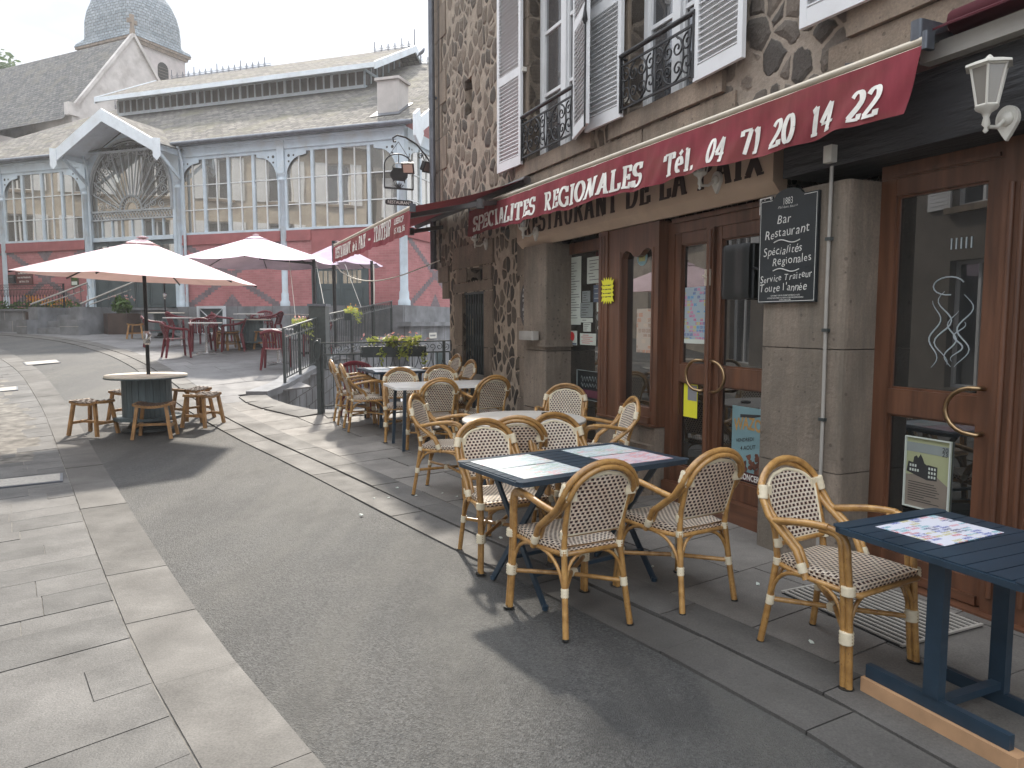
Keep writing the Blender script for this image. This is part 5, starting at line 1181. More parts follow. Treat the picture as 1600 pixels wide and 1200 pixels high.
# ------------------------------------------------------------------ terrace tables
def slat_table(label, x, y, ang, lx, ly, hz_=.735):
    t = thing('slatted_table', label, 'table', (x, y, gz(y)), ang, None); mb = MB()
    # frame rim with rounded corners and slats between
    mb.rbox(-lx / 2, lx / 2, -ly / 2, ly / 2, hz_ - .028, hz_ - .006, .05)
    mb.rbox(-lx / 2, lx / 2, -ly / 2, -ly / 2 + .07, hz_ - .006, hz_, .03); mb.rbox(-lx / 2, lx / 2, ly / 2 - .07, ly / 2, hz_ - .006, hz_, .03)
    n = int((ly - .14) / .075)
    for i in range(n):
        a = -ly / 2 + .075 + i * (ly - .15) / n; mb.box(-lx / 2 + .012, lx / 2 - .012, a, a + (ly - .15) / n - .006, hz_ - .006, hz_ - .001)
    mb.build('table_top', M['blue_metal'], t)
    return t, hz_
t, hz_ = slat_table('dark blue slatted folding table with four printed placemats in the middle of the terrace', .37, 4.2, R(32.5), 1.22, .70)
for sg in (-1, 1):
    for s2 in (-1, 1):
        mb = MB(); mb.beam((sg * .40, -.27 * s2, .01), (sg * .40 - .02 * s2, .25 * s2, .70), .034, .016, up=(1, 0, 0)); mb.tube([(sg * .4, -.27 * s2, 0), (sg * .4, -.275 * s2, .025)], .018, 8); mb.build('leg', M['blue_metal'], t)
mb = MB(); mb.beam((-.4, -.16, .16), (.4, -.16, .16), .022, .022); mb.build('crossbar', M['blue_metal'], t); mb = MB(); mb.beam((-.4, .16, .16), (.4, .16, .16), .022, .022); mb.build('crossbar', M['blue_metal'], t)
def placemat(label, px, py, pzz, ang, w_, h, seed, cols, base, grp, dens=.55):
    t = tag(MB().add([(-w_ / 2, -h / 2, 0), (w_ / 2, -h / 2, 0), (w_ / 2, h / 2, 0), (-w_ / 2, h / 2, 0), (-w_ / 2, -h / 2, .0015), (w_ / 2, -h / 2, .0015), (w_ / 2, h / 2, .0015), (-w_ / 2, h / 2, .0015)], [(3, 2, 1, 0), (4, 5, 6, 7), (0, 1, 5, 4), (1, 2, 6, 5), (2, 3, 7, 6), (3, 0, 4, 7)], 0, False, [(0, 0), (1, 0), (1, 1), (0, 1)] * 2).build('placemat', matprint('placemat_print', base, cols, 6, 8, seed, dens), None, (px, py, pzz), ang), label, 'placemat', grp)
cs = [(.3, .42, .42), (.45, .4, .3), (.6, .3, .3), (.2, .35, .25), (.35, .4, .5)]
ca, sa = math.cos(R(32.5)), math.sin(R(32.5))
for i, (u, v, lb) in enumerate(((-.34, .145, 'printed placemat at the far left of the blue slatted table'), (-.34, -.145, 'printed placemat at the near left of the blue slatted table'), (.32, .145, 'printed placemat at the far right of the blue slatted table'), (.32, -.145, 'reddish placemat at the near right of the blue slatted table'))):
    placemat(lb, .37 + ca * u - sa * v, 4.2 + sa * u + ca * v, gz(4.2) + hz_ + .001, R(32.5 + U(-2, 2)), .415, .275, i + 3, cs if i < 3 else [(.6, .15, .15), (.7, .4, .4), (.4, .2, .3)], (.52, .56, .57) if i < 3 else (.54, .49, .52), 'placemats on the blue slatted table', .62)
FA = math.atan2(-.911, .411)
t, hz_ = slat_table('dark blue table at lower right with one placemat, its foot on a wooden plank', 1.80, 2.72, R(24.3), .66, .80, .705)
ca, sa = math.cos(R(24.3)), math.sin(R(24.3))
for k, lx in enumerate((-.2, .2)):
    mb = MB(); mb.box(lx - .02, lx + .02, -.032, .032, .12 if k == 0 else .056, .676); mb.build('leg', M['blue_metal'], t)
    z0 = .065 if k == 0 else .0
    mb = MB(); mb.box(lx - .014, lx + .014, -.29, .29, z0, z0 + .055); mb.build('foot_bar', M['blue_metal'], t)
mb = MB(); mb.box(-.179, .179, -.02, .02, .64, .672); mb.build('crossbar', M['blue_metal'], t); mb = MB(); mb.box(-.185, .185, -.02, .02, .07, .10); mb.build('crossbar', M['blue_metal'], t)
o = tag(MB().rbox(-.032, .032, -.33, .30, 0, .064, .004).build('wooden_plank', M['plank'], None, (1.80 + ca * -.2, 2.72 + sa * -.2, gz(2.4)), R(24.3)), 'pale pine plank lying under the foot of the lower right blue table', 'plank')
placemat('colourful placemat with many small adverts on the lower right blue table', 1.74, 2.86, gz(2.6) + hz_ + .001, R(27), .385, .29, 9, [(.05, .08, .35), (.5, .1, .1), (.03, .03, .1), (.45, .4, .1), (.1, .35, .4), (.55, .2, .25)], (.62, .63, .70), None, .68)
def small_thing(nm, lb, cat, mb, mat, loc, rz=0, grp=None): return tag(mb.build(nm, mat, None, loc, rz), lb, cat, grp)
# round table
t = thing('round_table', 'round grey table with a small ashtray in front of the stone pillar', 'table', (.1, 5.92, gz(5.9)))
mb = MB(); mb.lathe([(.0, .715), (.5, .715), (.515, .722), (.515, .738), (.505, .744), (0, .744)], (0, 0, 0), 40, smooth=False); mb.build('table_top', M['table_grey'], t)
for a in (20, 110, 200, 290):
    mb = MB(); c_, s_ = math.cos(R(a)), math.sin(R(a)); mb.tube([(.36 * c_, .36 * s_, 0), (.30 * c_, .30 * s_, .712)], .017, 8); mb.build('leg', M['blue_metal'], t)
small_thing('ashtray', 'small dark ashtray on the round grey table', 'ashtray', MB().lathe([(.03, 0), (.045, .002), (.05, .02), (.044, .022), (.038, .008), (0, .008)], (0, 0, 0), 14), M['iron'], (.3, 6.1, gz(5.9) + .745))
# two rectangular white tables in the sun
def rect_table(lb, x, y, ang, lx, ly, top, legmat):
    t = thing('terrace_table', lb, 'table', (x, y, gz(y)), ang); mb = MB(); mb.rbox(-lx / 2, lx / 2, -ly / 2, ly / 2, .715, .742, .04); mb.build('table_top', top, t)
    for sx in (-1, 1):
        for sy in (-1, 1): mb = MB(); mb.beam((sx * (lx / 2 - .1), sy * (ly / 2 - .1), 0), (sx * (lx / 2 - .13), sy * (ly / 2 - .13), .714), .035, .035, up=(1, 0, 0)); mb.build('leg', legmat, t)
    return t
rect_table('sunlit white rectangular table between bistro chairs in the middle of the terrace', -.86, 8.6, R(21), 1.25, .78, M['table_white'], M['blue_metal'])
rect_table('far dark edged table covered with papers next to the terrace railing', -1.66, 9.95, R(24.3), .78, 1.1, M['blue_metal'], M['blue_metal'])
for i, (u, v, lb) in enumerate(((-.18, -.3, 'sunlit paper placemat at the near left of the far terrace table'), (.18, -.25, 'sunlit paper placemat at the near right of the far terrace table'), (-.17, .2, 'sunlit paper placemat at the far left of the far terrace table'), (.18, .25, 'sunlit paper placemat at the far right of the far terrace table'))):
    placemat(lb, -1.66 + .911 * u - .411 * v, 9.95 + .411 * u + .911 * v, gz(9.95) + .744, R(24 + U(-8, 8)), .3, .4, i + 20, cs, (.80, .82, .84), 'papers on the far terrace table', .35)
# ------------------------------------------------------------------ terrace railing
def railing(t, p0, p1, z0, z1, h, gap, mat, style, posts=()):
    p0, p1 = Vector(p0), Vector(p1); L_ = (p1 - p0).length; d = (p1 - p0) / L_
    P = lambda s, z: (p0.x + d.x * s, p0.y + d.y * s, z0 + (z1 - z0) * s / L_ + z)
    mb = MB(); mb.beam(P(0, h), P(L_, h), .045, .018); mb.build('top_rail', mat, t)
    mb = MB(); mb.beam(P(0, h - .17), P(L_, h - .17), .014, .022); mb.beam(P(0, .1), P(L_, .1), .014, .022); mb.build('rails', mat, t)
    mb = MB(); n = int(L_ / gap); st = L_ / n
    for i in range(n + 1): mb.beam(P(i * st, .1), P(i * st, h - (.17 if style == 'arch' else .17)), .014, .014, up=(1, 0, 0))
    mb.build('balusters', mat, t)
    mb = MB()
    if style == 'arch':
        for i in range(n):
            for a, b in ((0, 1), (1, 0)):
                mb.tube([P((i + a) * st + (b - a) * st * .5 * math.sin(R(q)), h - .42 + .25 * (1 - math.cos(R(q)))) for q in range(0, 91, 15)], .006, 5)
        k = int(L_ / .11)
        for i in range(k):
            s = (i + .5) * L_ / k; mb.tube([P(s + x, h - .085 + z) for x, z in spiral(0, 0, .055, .012, 90 + 180 * (i % 2), 1.2 * (1 if i % 2 else -1), 12)], .006, 5)
    else:
        k = int(L_ / .17)
        for i in range(k):
            s = (i + .5) * L_ / k; mb.tube([P(s + .065 * math.cos(R(q)), h - .085 + .065 * math.sin(R(q))) for q in range(0, 360, 30)], .006, 5, closed=True)
    mb.build('scrollwork', mat, t)
    for s in posts:
        mb = MB(); mb.beam(P(s, -.03), P(s, h + .0), .045, .045, up=(1, 0, 0)); mb.build('post', mat, t)
    return P
zr = gz(10.6)
t = thing('terrace_railing', 'dark wrought iron railing with pointed arches closing off the end of the terrace', 'railing')
P = railing(t, (-2.83, 10.52), (-.98, 11.25), zr, zr + .02, 1.03, .19, M['iron_grey'], 'arch', (0.04, 1.9))
mb = MB(); mb.box(-2.865, -2.805, 10.48, 10.54, zr - .1, zr + 1.10); mb.build('post', M['iron_grey'], t)
mb = MB(); mb.tube([(-2.84 + .05 * math.cos(R(a)), 10.45, zr + .93 + .14 * math.sin(R(a))) for a in range(0, 360, 30)], .012, 6, closed=True); mb.build('finial', M['iron_grey'], t)
# foliage
def leaves(mb, c, rad, n, size, rnd, flat=1.0, m=0):
    for _ in range(n):
        v = Vector((rnd.gauss(0, 1), rnd.gauss(0, 1), rnd.gauss(0, 1))).normalized() * rnd.random() ** .4
        p = Vector(c) + Vector((v.x * rad[0], v.y * rad[1], v.z * rad[2])); s = size * rnd.uniform(.6, 1.3)
        a = Vector((rnd.gauss(0, 1), rnd.gauss(0, 1), rnd.gauss(0, 1) * flat)).normalized(); b = a.cross(Vector((rnd.gauss(0, 1), rnd.gauss(0, 1), rnd.gauss(0, 1)))).normalized()
        mb.add([p - a * s, p + b * s * .45 + a * s * .1, p + a * s, p - b * s * .45 + a * s * .1], [(0, 1, 2, 3)], m)
rnd = random.Random(11)
def flower_box(lb, loc, rz, w_, gl, fl, nl=260):
    t = thing('flower_box', lb, 'flower box', loc, rz); mb = MB(); mb.rbox(-w_ / 2, w_ / 2, -.09, .09, -.16, 0, .02); mb.build('trough', M['iron_grey'], t)
    mb = MB(); 
    for _ in range(9): leaves(mb, (rnd.uniform(-.5, .5) * w_, rnd.uniform(-.08, .08), rnd.uniform(.0, .10)), (.13, .11, rnd.uniform(.05, .12)), nl // 9, .042, rnd)
    for _ in range(4): leaves(mb, (rnd.uniform(-.5, .5) * w_, -.13, rnd.uniform(-.2, -.02)), (.07, .05, .13), nl // 14, .035, rnd)
    mb.build('leaves', M[gl], t)
    mb = MB(); leaves(mb, (0, -.03, .13), (w_ * .6, .16, .1), nl // 7, .03, rnd); mb.build('flowers', M[fl], t)
p_ = P(1.12, 1.0); flower_box('flower box with lime green leaves hanging on the terrace railing', (p_[0] - .03, p_[1] + .08, p_[2] - .04), R(21.5), 1.0, 'leaf_yellow', 'petal_pink', 420)
# ------------------------------------------------------------------ spool table, parasol and stools on the road
SX, SY = -4.86, 9.5; SZ = gz(SY)
def spool(lb, x, y, rt, hole=True):
    t = thing('cable_spool_table', lb, 'table', (x, y, gz(y))); k = rt / .52
    mb = MB(); mb.lathe([(.03, .70), (rt - .004, .70), (rt, .704), (rt, .73), (rt - .006, .736), (.03, .736)], (0, 0, 0), 40, smooth=False); mb.build('table_top', M['spool_top'], t)
    mb = MB(); mb.tube([(rt * .99 * math.cos(R(a)), rt * .99 * math.sin(R(a)), .702) for a in range(0, 360, 9)], .012, 6, closed=True); mb.build('rim', M['spool_blue'], t)
    mb = MB(); n = 22
    for i in range(n):
        a0, a1 = 2 * math.pi * i / n + .012, 2 * math.pi * (i + 1) / n - .012; r0, r1 = .29 * k, .315 * k
        mb.prism([(r0 * math.cos(a0), r0 * math.sin(a0)), (r1 * math.cos(a0), r1 * math.sin(a0)), (r1 * math.cos(a1), r1 * math.sin(a1)), (r0 * math.cos(a1), r0 * math.sin(a1))], .19, .699)
    mb.lathe([(.285 * k, .19), (.285 * k, .69)], (0, 0, 0), 22); mb.build('drum', M['spool_blue'], t)
    mb = MB(); mb.lathe([(0, .15), (.43 * k, .15), (.43 * k, .188), (0, .188)], (0, 0, 0), 36, smooth=False); mb.build('lower_disc', M['spool_blue'], t)
    mb = MB(); mb.lathe([(.24 * k, .04), (.26 * k, .04), (.20 * k, .149), (.0, .149)], (0, 0, 0), 20); mb.lathe([(.33 * k, 0), (.33 * k, .035), (.24 * k, .04), (0, .04)], (0, 0, 0), 24); mb.build('base', M['iron_grey'], t)
    return t
spool('cream topped cable spool table on the road with the parasol through its middle', SX, SY, .5)
def parasol(nm, lb, x, y, zg, ztop, zedge, rad, n, a0, mat, pole=True, tilt=(0, 0), grp='square and hexagonal parasols', sag=.05):
    t = thing(nm, lb, 'parasol', (x, y, zg), 0, grp); zt, ze = ztop - zg, zedge - zg
    cor = [Vector((rad * math.cos(R(a0 + 360 / n * i)), rad * math.sin(R(a0 + 360 / n * i)), ze)) for i in range(n)]
    for c in cor: c.z += tilt[0] * c.x + tilt[1] * c.y
    top = Vector((0, 0, zt)); mb = MB()
    for i in range(n):
        a, b = cor[i], cor[(i + 1) % n]
        def f(u, v):
            p = top.lerp(a.lerp(b, u), .07 + .93 * v); s_ = sag * 4 * u * (1 - u) * v; return p - Vector((0, 0, s_ * .6)) - (a + b) * .5 * (s_ * .10 / rad)
        mb.grid(f, 8, 8, 0, False)
    mb.build('canopy', mat, t)
    mb = MB()
    for i in range(n):
        a, b = cor[i], cor[(i + 1) % n]; q = [top.lerp(a, .02) + Vector((0, 0, .028)), top.lerp(a, .14) + Vector((0, 0, .010 + .012 * (i % 2))), top.lerp(b, .14) + Vector((0, 0, .010 + .012 * ((i + 1) % 2))), top.lerp(b, .02) + Vector((0, 0, .028))]
        mb.add(q, [(0, 1, 2, 3)])
    mb.build('vent_cap', mat, t)
    for i in range(n):
        mb = MB(); a = cor[i]; mb.beam(top.lerp(a, .03) - Vector((0, 0, .025)), a - Vector((0, 0, .02)), .012, .018); mb.beam(Vector((0, 0, zt - .42 * min(1, (zt - ze) + .5))), top.lerp(a, .5) - Vector((0, 0, .03)), .010, .014); mb.build('rib', M['iron'], t)
    mb = MB(); mb.lathe([(.02, -.05), (.045, -.04), (.045, 0), (.02, .02)], (0, 0, zt - .42 * min(1, (zt - ze) + .5)), 10); mb.build('hub', M['iron'], t)
    if pole:
        mb = MB(); mb.tube([(-.0, 0, .0), (0, 0, zt + .0)], .024, 10); pl_ = mb.build('pole', M['iron'], t)
        mb = MB(); mb.lathe([(.03, -.09), (.05, -.06), (.05, .06), (.03, .09)], (0, 0, 1.22), 10); mb.tube([(.03, -.04, 1.2), (.06, -.1, 1.2), (.11, -.1, 1.27)], .012, 6); mb.build('crank', M['chrome'], pl_)
    mb = MB(); mb.lathe([(.05, 0), (.08, .01), (.03, .03), (0, .03)], (0, 0, zt + .02), 12); mb.build('finial', M['parasol'], t)
    return t
parasol('parasol', 'cream hexagonal parasol standing in the spool table on the road', SX + .02, SY + .02, SZ, 2.62, 2.12, 1.47, 6, -82, M['parasol'], True, (-.04, .0), sag=.02)
mb = MB()
def stool():
    t = thing('stool', '', 'stool', (0, 0, 0), 0, 'saddle stools around the spool table'); w_, d_ = .21, .14
    sad = lambda x: .415 + .035 * (x / w_) ** 2
    mb = MB()
    for y in (-d_, d_):
        mb.grid(lambda u, v: ((2 * u - 1) * w_, y + .018 * (1 - 2 * (v > .5)) * (1 if v not in (0, 1) else 1) - .018 * 0, sad((2 * u - 1) * w_) - .03 * (0 if .2 < v < .8 else 1)), 1, 1)
        pts = [(-w_ + 2 * w_ * i / 10, y, sad(-w_ + 2 * w_ * i / 10) - .015) for i in range(11)]
        for a, b in zip(pts, pts[1:]): mb.beam(a, b, .03, .032)
    for x in (-w_, w_): mb.beam((x, -d_ + .01, sad(x) - .018), (x, d_ - .01, sad(x) - .018), .03, .03)
    mb.build('seat_frame', M['acacia'], t)
    mb = MB()
    for i in range(11):
        x = -w_ + .03 + i * (2 * w_ - .06) / 10
        mb.box(x - .013, x + .013, -d_ - .017, d_ + .017, sad(x) + .0, sad(x) + .007 + .004 * (i % 2))
    for j in range(5):
        y = -d_ + .05 + j * (2 * d_ - .1) / 4
        for i in range(10):
            x0 = -w_ + .02 + i * (2 * w_ - .04) / 10; x1 = x0 + (2 * w_ - .04) / 10
            if (i + j) % 2: mb.beam((x0, y, sad(x0) + .012), (x1, y, sad(x1) + .012), .03, .006)
    mb.build('woven_seat', M['weave_dark'], t)
    for sx in (-1, 1):
        for sy in (-1, 1): mb = MB(); mb.beam((sx * .225, sy * .17, 0), (sx * .165, sy * .125, .42), .038, .038, up=(1, 0, 0)); mb.build('leg', M['acacia'], t)
        mb = MB(); mb.beam((sx * .2, -.15, .16), (sx * .2, .15, .16), .022, .035); mb.build('stretcher', M['acacia'], t)
    mb = MB(); mb.beam((-.195, 0, .165), (.195, 0, .165), .022, .03); mb.build('stretcher', M['acacia'], t)
    return t
st0 = stool()
ST = [(-5.42, 9.2, -15, 'wooden saddle stool nearest the left of the spool table'), (-4.53, 9.02, 12, 'wooden saddle stool in front of the spool table'), (-4.22, 9.72, 80, 'wooden saddle stool to the right of the spool table, seen end on'), (-5.35, 9.98, -10, 'wooden saddle stool behind the left of the spool table'), (-4.55, 10.15, 60, 'wooden saddle stool hidden behind the spool drum on the right'), (-5.7, 9.9, 30, 'wooden saddle stool farthest back left of the spool table')]
for i, (x, y, a, lb) in enumerate(ST[:5]):
    if i == 0: st0.location = (x, y, gz(y)); st0.rotation_euler = (0, 0, R(a)); st0['label'] = lb
    else: dup(st0, (x, y, gz(y)), R(a), lb)
# manhole covers
for lb, x, y, w_, d_, a in (('rectangular cast cover in the left pavement in the foreground', -4.68, 6.78, .62, .40, 32), ('pale square cover at the edge of the road far to the left', -10.05, 15.3, .62, .55, 40), ('pale oval cover on the left pavement at the picture edge', -8.85, 12.35, .5, .4, 35)):
    t = thing('manhole_cover', lb, 'manhole cover', (x, y, gz(y) + .006), R(a)); mb = MB(); s_ = (gz(y + .2) - gz(y - .2)) / .4; rx = Matrix.Rotation(math.atan(s_), 4, 'X')
    Mx = Matrix.Rotation(R(-a), 4, 'Z') @ rx @ Matrix.Rotation(R(a), 4, 'Z')
    mb.box(-w_ / 2, w_ / 2, -d_ / 2, d_ / 2, -.01, .006, 0, Mx); mb.build('frame', M['zinc'], t)
    mb = MB(); mb.box(-w_ / 2 + .025, w_ / 2 - .025, -d_ / 2 + .025, d_ / 2 - .025, -.008, .009, 0, Mx); mb.build('lid', M['manhole'], t)
# ------------------------------------------------------------------ the market hall (local x along its front, -y towards us)
hall = thing('market_hall', 'long pale blue iron and glass market hall with red brick base and slate roof', 'building', hw(0, 0, 0), HROT)
COLX = [-20.6, -16.5, -12.4, -8.3, -4.17, .06]
ZB, ZS, ZT, ZE = 2.05, 4.53, 6.9, 7.42
I4 = Matrix.Identity(4)
SIDE = Matrix.Translation((.06, 0, 0)) @ Matrix.Rotation(R(90), 4, 'Z')          # its right flank, local u runs back
def hall_col(Mx, x, zb=ZB):
    mb = MB(); c = Mx @ Vector((x, 0, 0))
    mb.lathe([(.19, zb), (.19, zb + .14), (.15, zb + .2), (.15, zb + .4), (.125, zb + .46), (.12, 6.0), (.15, 6.02), (.15, 6.08), (.125, 6.1), (.125, 6.16), (.17, 6.22), (.17, 6.27)], (c.x, c.y, 0), 14)
    mb.box(c.x - .13, c.x + .13, c.y - .13, c.y + .13, 6.27, 7.30)
    return mb.build('column', M['steel'], hall)
for x in COLX: hall_col(I4, x)
for x in (4.3, 8.6, 12.9): hall_col(SIDE, x)
def window_bay(Mx, x0, x1, n=4):
    def B(mb, a, b, c, d, e, f, m=0): mb.box(a, b, c, d, e, f, m, Mx)
    mb = MB(); w_ = (x1 - x0) / n
    for i in range(n + 1):
        c = x0 + i * w_; B(mb, c - .05, c + .05, -.06, .05, ZS, ZT)
    B(mb, x0, x1, -.075, .07, ZS - .07, ZS - .001); B(mb, x0, x1, -.065, .06, ZT, ZT + .1)
    for a, s in ((x0 + .05, 1), (x1 - .05, -1)):              # quarter-round corner brackets with pierced holes
        pts = [(a, ZT - .001), (a, ZT - .85)] + [(a + s * (.62 - .62 * math.cos(R(q))), ZT - .85 + .72 * math.sin(R(q))) for q in range(10, 91, 10)] + [(a + s * .75, ZT - .1), (a + s * .75, ZT - .001)]
        if s < 0: pts = pts[::-1]
        k = len(pts); vs = [Mx @ Vector((px, y_, pz_)) for y_ in (-.085, -.065) for px, pz_ in pts]
        mb.add(vs, [tuple(range(k)), tuple(range(k, 2 * k))[::-1]] + [((i + 1) % k, i, k + i, k + (i + 1) % k) for i in range(k)])
    f = mb.build('window_bay', M['steel'], hall)
    mb = MB()
    for i in range(n):
        c = x0 + (i + .5) * w_; B(mb, c - .014, c + .014, -.045, -.011, ZS, ZT)
    for zz in (5.27, 6.08): B(mb, x0, x1, -.04, -.012, zz - .014, zz + .014)
    mb.build('glazing_bars', M['frame_strip'], f)
    for i in range(n):
        mb = MB(); B(mb, x0 + i * w_ + .05, x0 + (i + 1) * w_ - .05, -.01, .0, ZS, ZT); mb.build('pane', M['hall_glass'], f)
    mb = MB()
    for a, s in ((x0 + .05, 1), (x1 - .05, -1)):
        for dx, dz, rr_ in ((.12, .12, .05), (.12, .3, .035), (.3, .12, .035)):
            c = Mx @ Vector((a + s * dx, -.0858, ZT - dz)); ax = Mx.to_3x3() @ Vector((1, 0, 0))
            mb.add([c] + [c + ax * rr_ * math.cos(R(q)) + Vector((0, 0, rr_ * math.sin(R(q)))) for q in range(0, 360, 45)], [(0, i + 1, (i + 1) % 8 + 1) for i in range(8)])
    mb.build('pierced_holes', M['ink'], f)
def brick_bay(Mx, x0, x1, z0=ZB, cross=True):
    def B(mb, a, b, c, d, e, f): mb.box(a, b, c, d, e, f, 0, Mx)
    mb = MB(); B(mb, x0, x1, -.05, .2, z0, 4.12); pan = mb
    mb = MB(); B(mb, x0, x1, -.10, .2, 4.121, 4.2); B(mb, x0, x1, -.075, .2, 4.201, ZS - .072); band = mb
    if cross:
        mb = pan; n = 26; cw = (x1 - x0) / 2
        def st(px, pz_, w_, h): mb.box(px - w_, px + w_, -.0535, -.0505, pz_, pz_ + h, 1, Mx)
        h = (4.12 - z0 - .02) / n
        for i in range(n):
            f = (i + .5) / n; zc = z0 + .01 + i * h
            xa, xb = x0 + .12 + f * (x1 - x0 - .24), x1 - .12 - f * (x1 - x0 - .24)
            if abs(xa - xb) < .3: st((xa + xb) / 2, zc, .15 + abs(xa - xb) / 2, h * .999)
            else: st(xa, zc, .2, h * .999); st(xb, zc, .2, h * .999)
        for i in range(5):
            w_ = .36 - .075 * i; st((x0 + x1) / 2, z0 + .012 + i * h * 1.0, w_, h * .999) if w_ > .03 else None; st((x0 + x1) / 2, 4.12 - (i + 1) * h, w_, h * .999) if w_ > .03 else None
    o = pan.build('brick_panel', [M['brick'], M['brick_dark']], hall); band.build('brick_band', M['brick_band'], o)
bays = list(zip(COLX, COLX[1:]))
for i, (a, b) in enumerate(bays):
    if i == 2: continue
    window_bay(I4, a + .12, b - .12)
    if i == 4: brick_bay(I4, a + .12, -3.15, cross=False); brick_bay(I4, -1.12, b - .12, cross=False)
    else: brick_bay(I4, a + .12, b - .12)
for a, b in ((.12, 4.2), (4.42, 8.5), (8.72, 12.8)): window_bay(SIDE, a, b); brick_bay(SIDE, a, b)
# grey service door in the right bay
mb = MB(); mb.box(-3.15, -1.12, -.05, .2, 3.42, ZS - .072); mb.build('lintel', M['brick_band'], hall)
mb = MB(); mb.box(-3.15, -3.0, -.08, .1, 1.2, 3.42); mb.box(-1.27, -1.12, -.08, .1, 1.2, 3.42); mb.box(-3.0, -1.27, -.08, .1, 3.3, 3.42); mb.build('door_frame', M['door_grey'], hall)
for a, b in ((-3.0, -2.14), (-2.13, -1.27)):
    mb = MB(); mb.box(a, b, -.03, .05, 1.2, 3.3); d_ = mb.build('door', M['door_grey'], hall)
    for k in range(4): mb = MB(); c = a + .1 + k * .17; mb.box(c, c + .13, -.034, -.0305, 2.75, 3.15); mb.build('pane', M['hall_glass'], d_)
    mb = MB(); bead(mb, a + .08, b - .08, 1.5, 2.6, -.0305, .03); mb.build('panel_mould', M['door_grey'], d_)
# entrance with its fan light
EX = -10.35; EXa, EXb = -12.28, -8.42; AR, AZ = 1.80, 6.0
mb = MB(); arcp = [(EX + AR * math.cos(R(a)), AZ + AR * math.sin(R(a))) for a in range(0, 181, 6)]
outp = []
for px, pz_ in arcp:
    dx = px - EX; outp.append((EXb if dx > 1.3 else EXa if dx < -1.3 else px, min(8.15 - abs(dx) * .50, 8.2) if abs(dx) < 1.3 else max(pz_, 7.4 if abs(dx) < 1.7 else pz_)))
k = len(arcp)
for y_ in (-.06,):
    mb.add([(px, y_, pz_) for px, pz_ in arcp] + [(px, y_, pz_) for px, pz_ in outp], [(i, i + 1, k + i + 1, k + i) for i in range(k - 1)])
mb.box(EXa, EX - AR, -.06, .05, ZB, AZ); mb.box(EX + AR, EXb, -.06, .05, ZB, AZ)
mb.build('arch_spandrel', M['steel'], hall)
mb = MB(); mb.tube([(px, -.08, pz_) for px, pz_ in [(EX + AR, 5.4)] + arcp + [(EX - AR, 5.4)]], .05, 8); mb.tube([(EX + (AR - .1) * math.cos(R(a)), -.07, AZ + (AR - .1) * math.sin(R(a))) for a in range(0, 181, 6)], .02, 6)
CZ = 5.42
for a in range(0, 181, 15):
    t_ = R(a); ex = EX + 1.65 * math.cos(t_); ez = AZ + 1.65 * math.sin(t_)
    if ez < 5.5: ez = 5.5
    mb.tube([(EX + .5 * math.cos(t_), -.06, CZ + .5 * math.sin(t_)), (ex, -.06, ez)], .022, 6)
for rr_ in (.5, .46, .28): mb.tube([(EX + rr_ * math.cos(R(a)), -.06, CZ + rr_ * math.sin(R(a))) for a in range(0, 181, 10)], .016, 6)
for a in range(15, 180, 15): mb.tube([(EX + .28 * math.cos(R(a)), -.06, CZ + .28 * math.sin(R(a))), (EX + .46 * math.cos(R(a)), -.06, CZ + .46 * math.sin(R(a)))], .01, 5)
for a in list(range(2, 180, 11)):
    cx, cz = EX + 1.45 * math.cos(R(a)), AZ + 1.45 * math.sin(R(a)); mb.tube([(px, -.06, q) for px, q in spiral(cx, cz, .17, .03, a, 1.6, 18)], .013, 5)
for sg in (-1, 1):
    for cx, cz in ((1.35, 5.55), (1.0, 5.62), (.75, 5.5)): mb.tube([(px, -.06, q) for px, q in spiral(EX + sg * cx, cz, .15, .03, 90, 1.5 * sg, 16)], .013, 5)
mb.box(EX - 1.8, EX + 1.8, -.075, -.045, 5.36, 5.42); mb.box(EX - 1.8, EX + 1.8, -.075, -.045, 5.08, 5.13)
nx = 26
for i in range(nx):
    a = EX - 1.75 + 3.5 * i / nx; mb.beam((a, -.06, 5.13), (a + 3.5 / nx, -.06, 5.36), .016, .016); mb.beam((a + 3.5 / nx, -.055, 5.13), (a, -.055, 5.36), .016, .016)
mb.build('fan_tracery', simple('grey_tracery', (.34, .36, .37), .5, .15), hall)
mb = MB(); g_ = [(px, pz_) for px, pz_ in arcp] ; mb.add([(px, -.0, pz_) for px, pz_ in [(EX + AR, 4.5)] + g_ + [(EX - AR, 4.5)]], [tuple(range(len(g_) + 2))]); mb.build('fan_glass', M['hall_glass'], hall)
mb = MB(); mb.box(EX - AR, EX + AR, -.09, .05, 4.36, 4.5)
for i in range(1, 8): c = EX - AR + i * AR * 2 / 8; mb.box(c - .02, c + .02, -.05, -.001, 4.5, 5.08)
mb.build('transom', M['steel'], hall)
mb = MB(); mb.box(EX - AR, EX + AR, -.02, .08, ZB, 4.36); dr = mb.build('entrance_doors', M['door_grey'], hall)
for i in range(6):
    a = EX - AR + .08 + i * .6; mb = MB(); mb.box(a + .02, a + .26, -.024, -.0205, 3.25, 4.2); mb.box(a + .29, a + .53, -.024, -.0205, 3.25, 4.2); mb.build('pane', M['hall_glass'], dr)
    mb = MB(); mb.box(a + .555, a + .585, -.045, -.0205, ZB, 4.36); bead(mb, a + .04, a + .52, ZB + .12, 3.1, -.0205, .025); mb.build('panel_mould', M['door_grey'], dr)
mb = MB(); mb.tube([(EX + .3 + i * .12, -.05, 3.02 + .06 * (i % 2)) for i in range(12)], .012, 5); mb.build('iron_trim', M['iron'], dr)
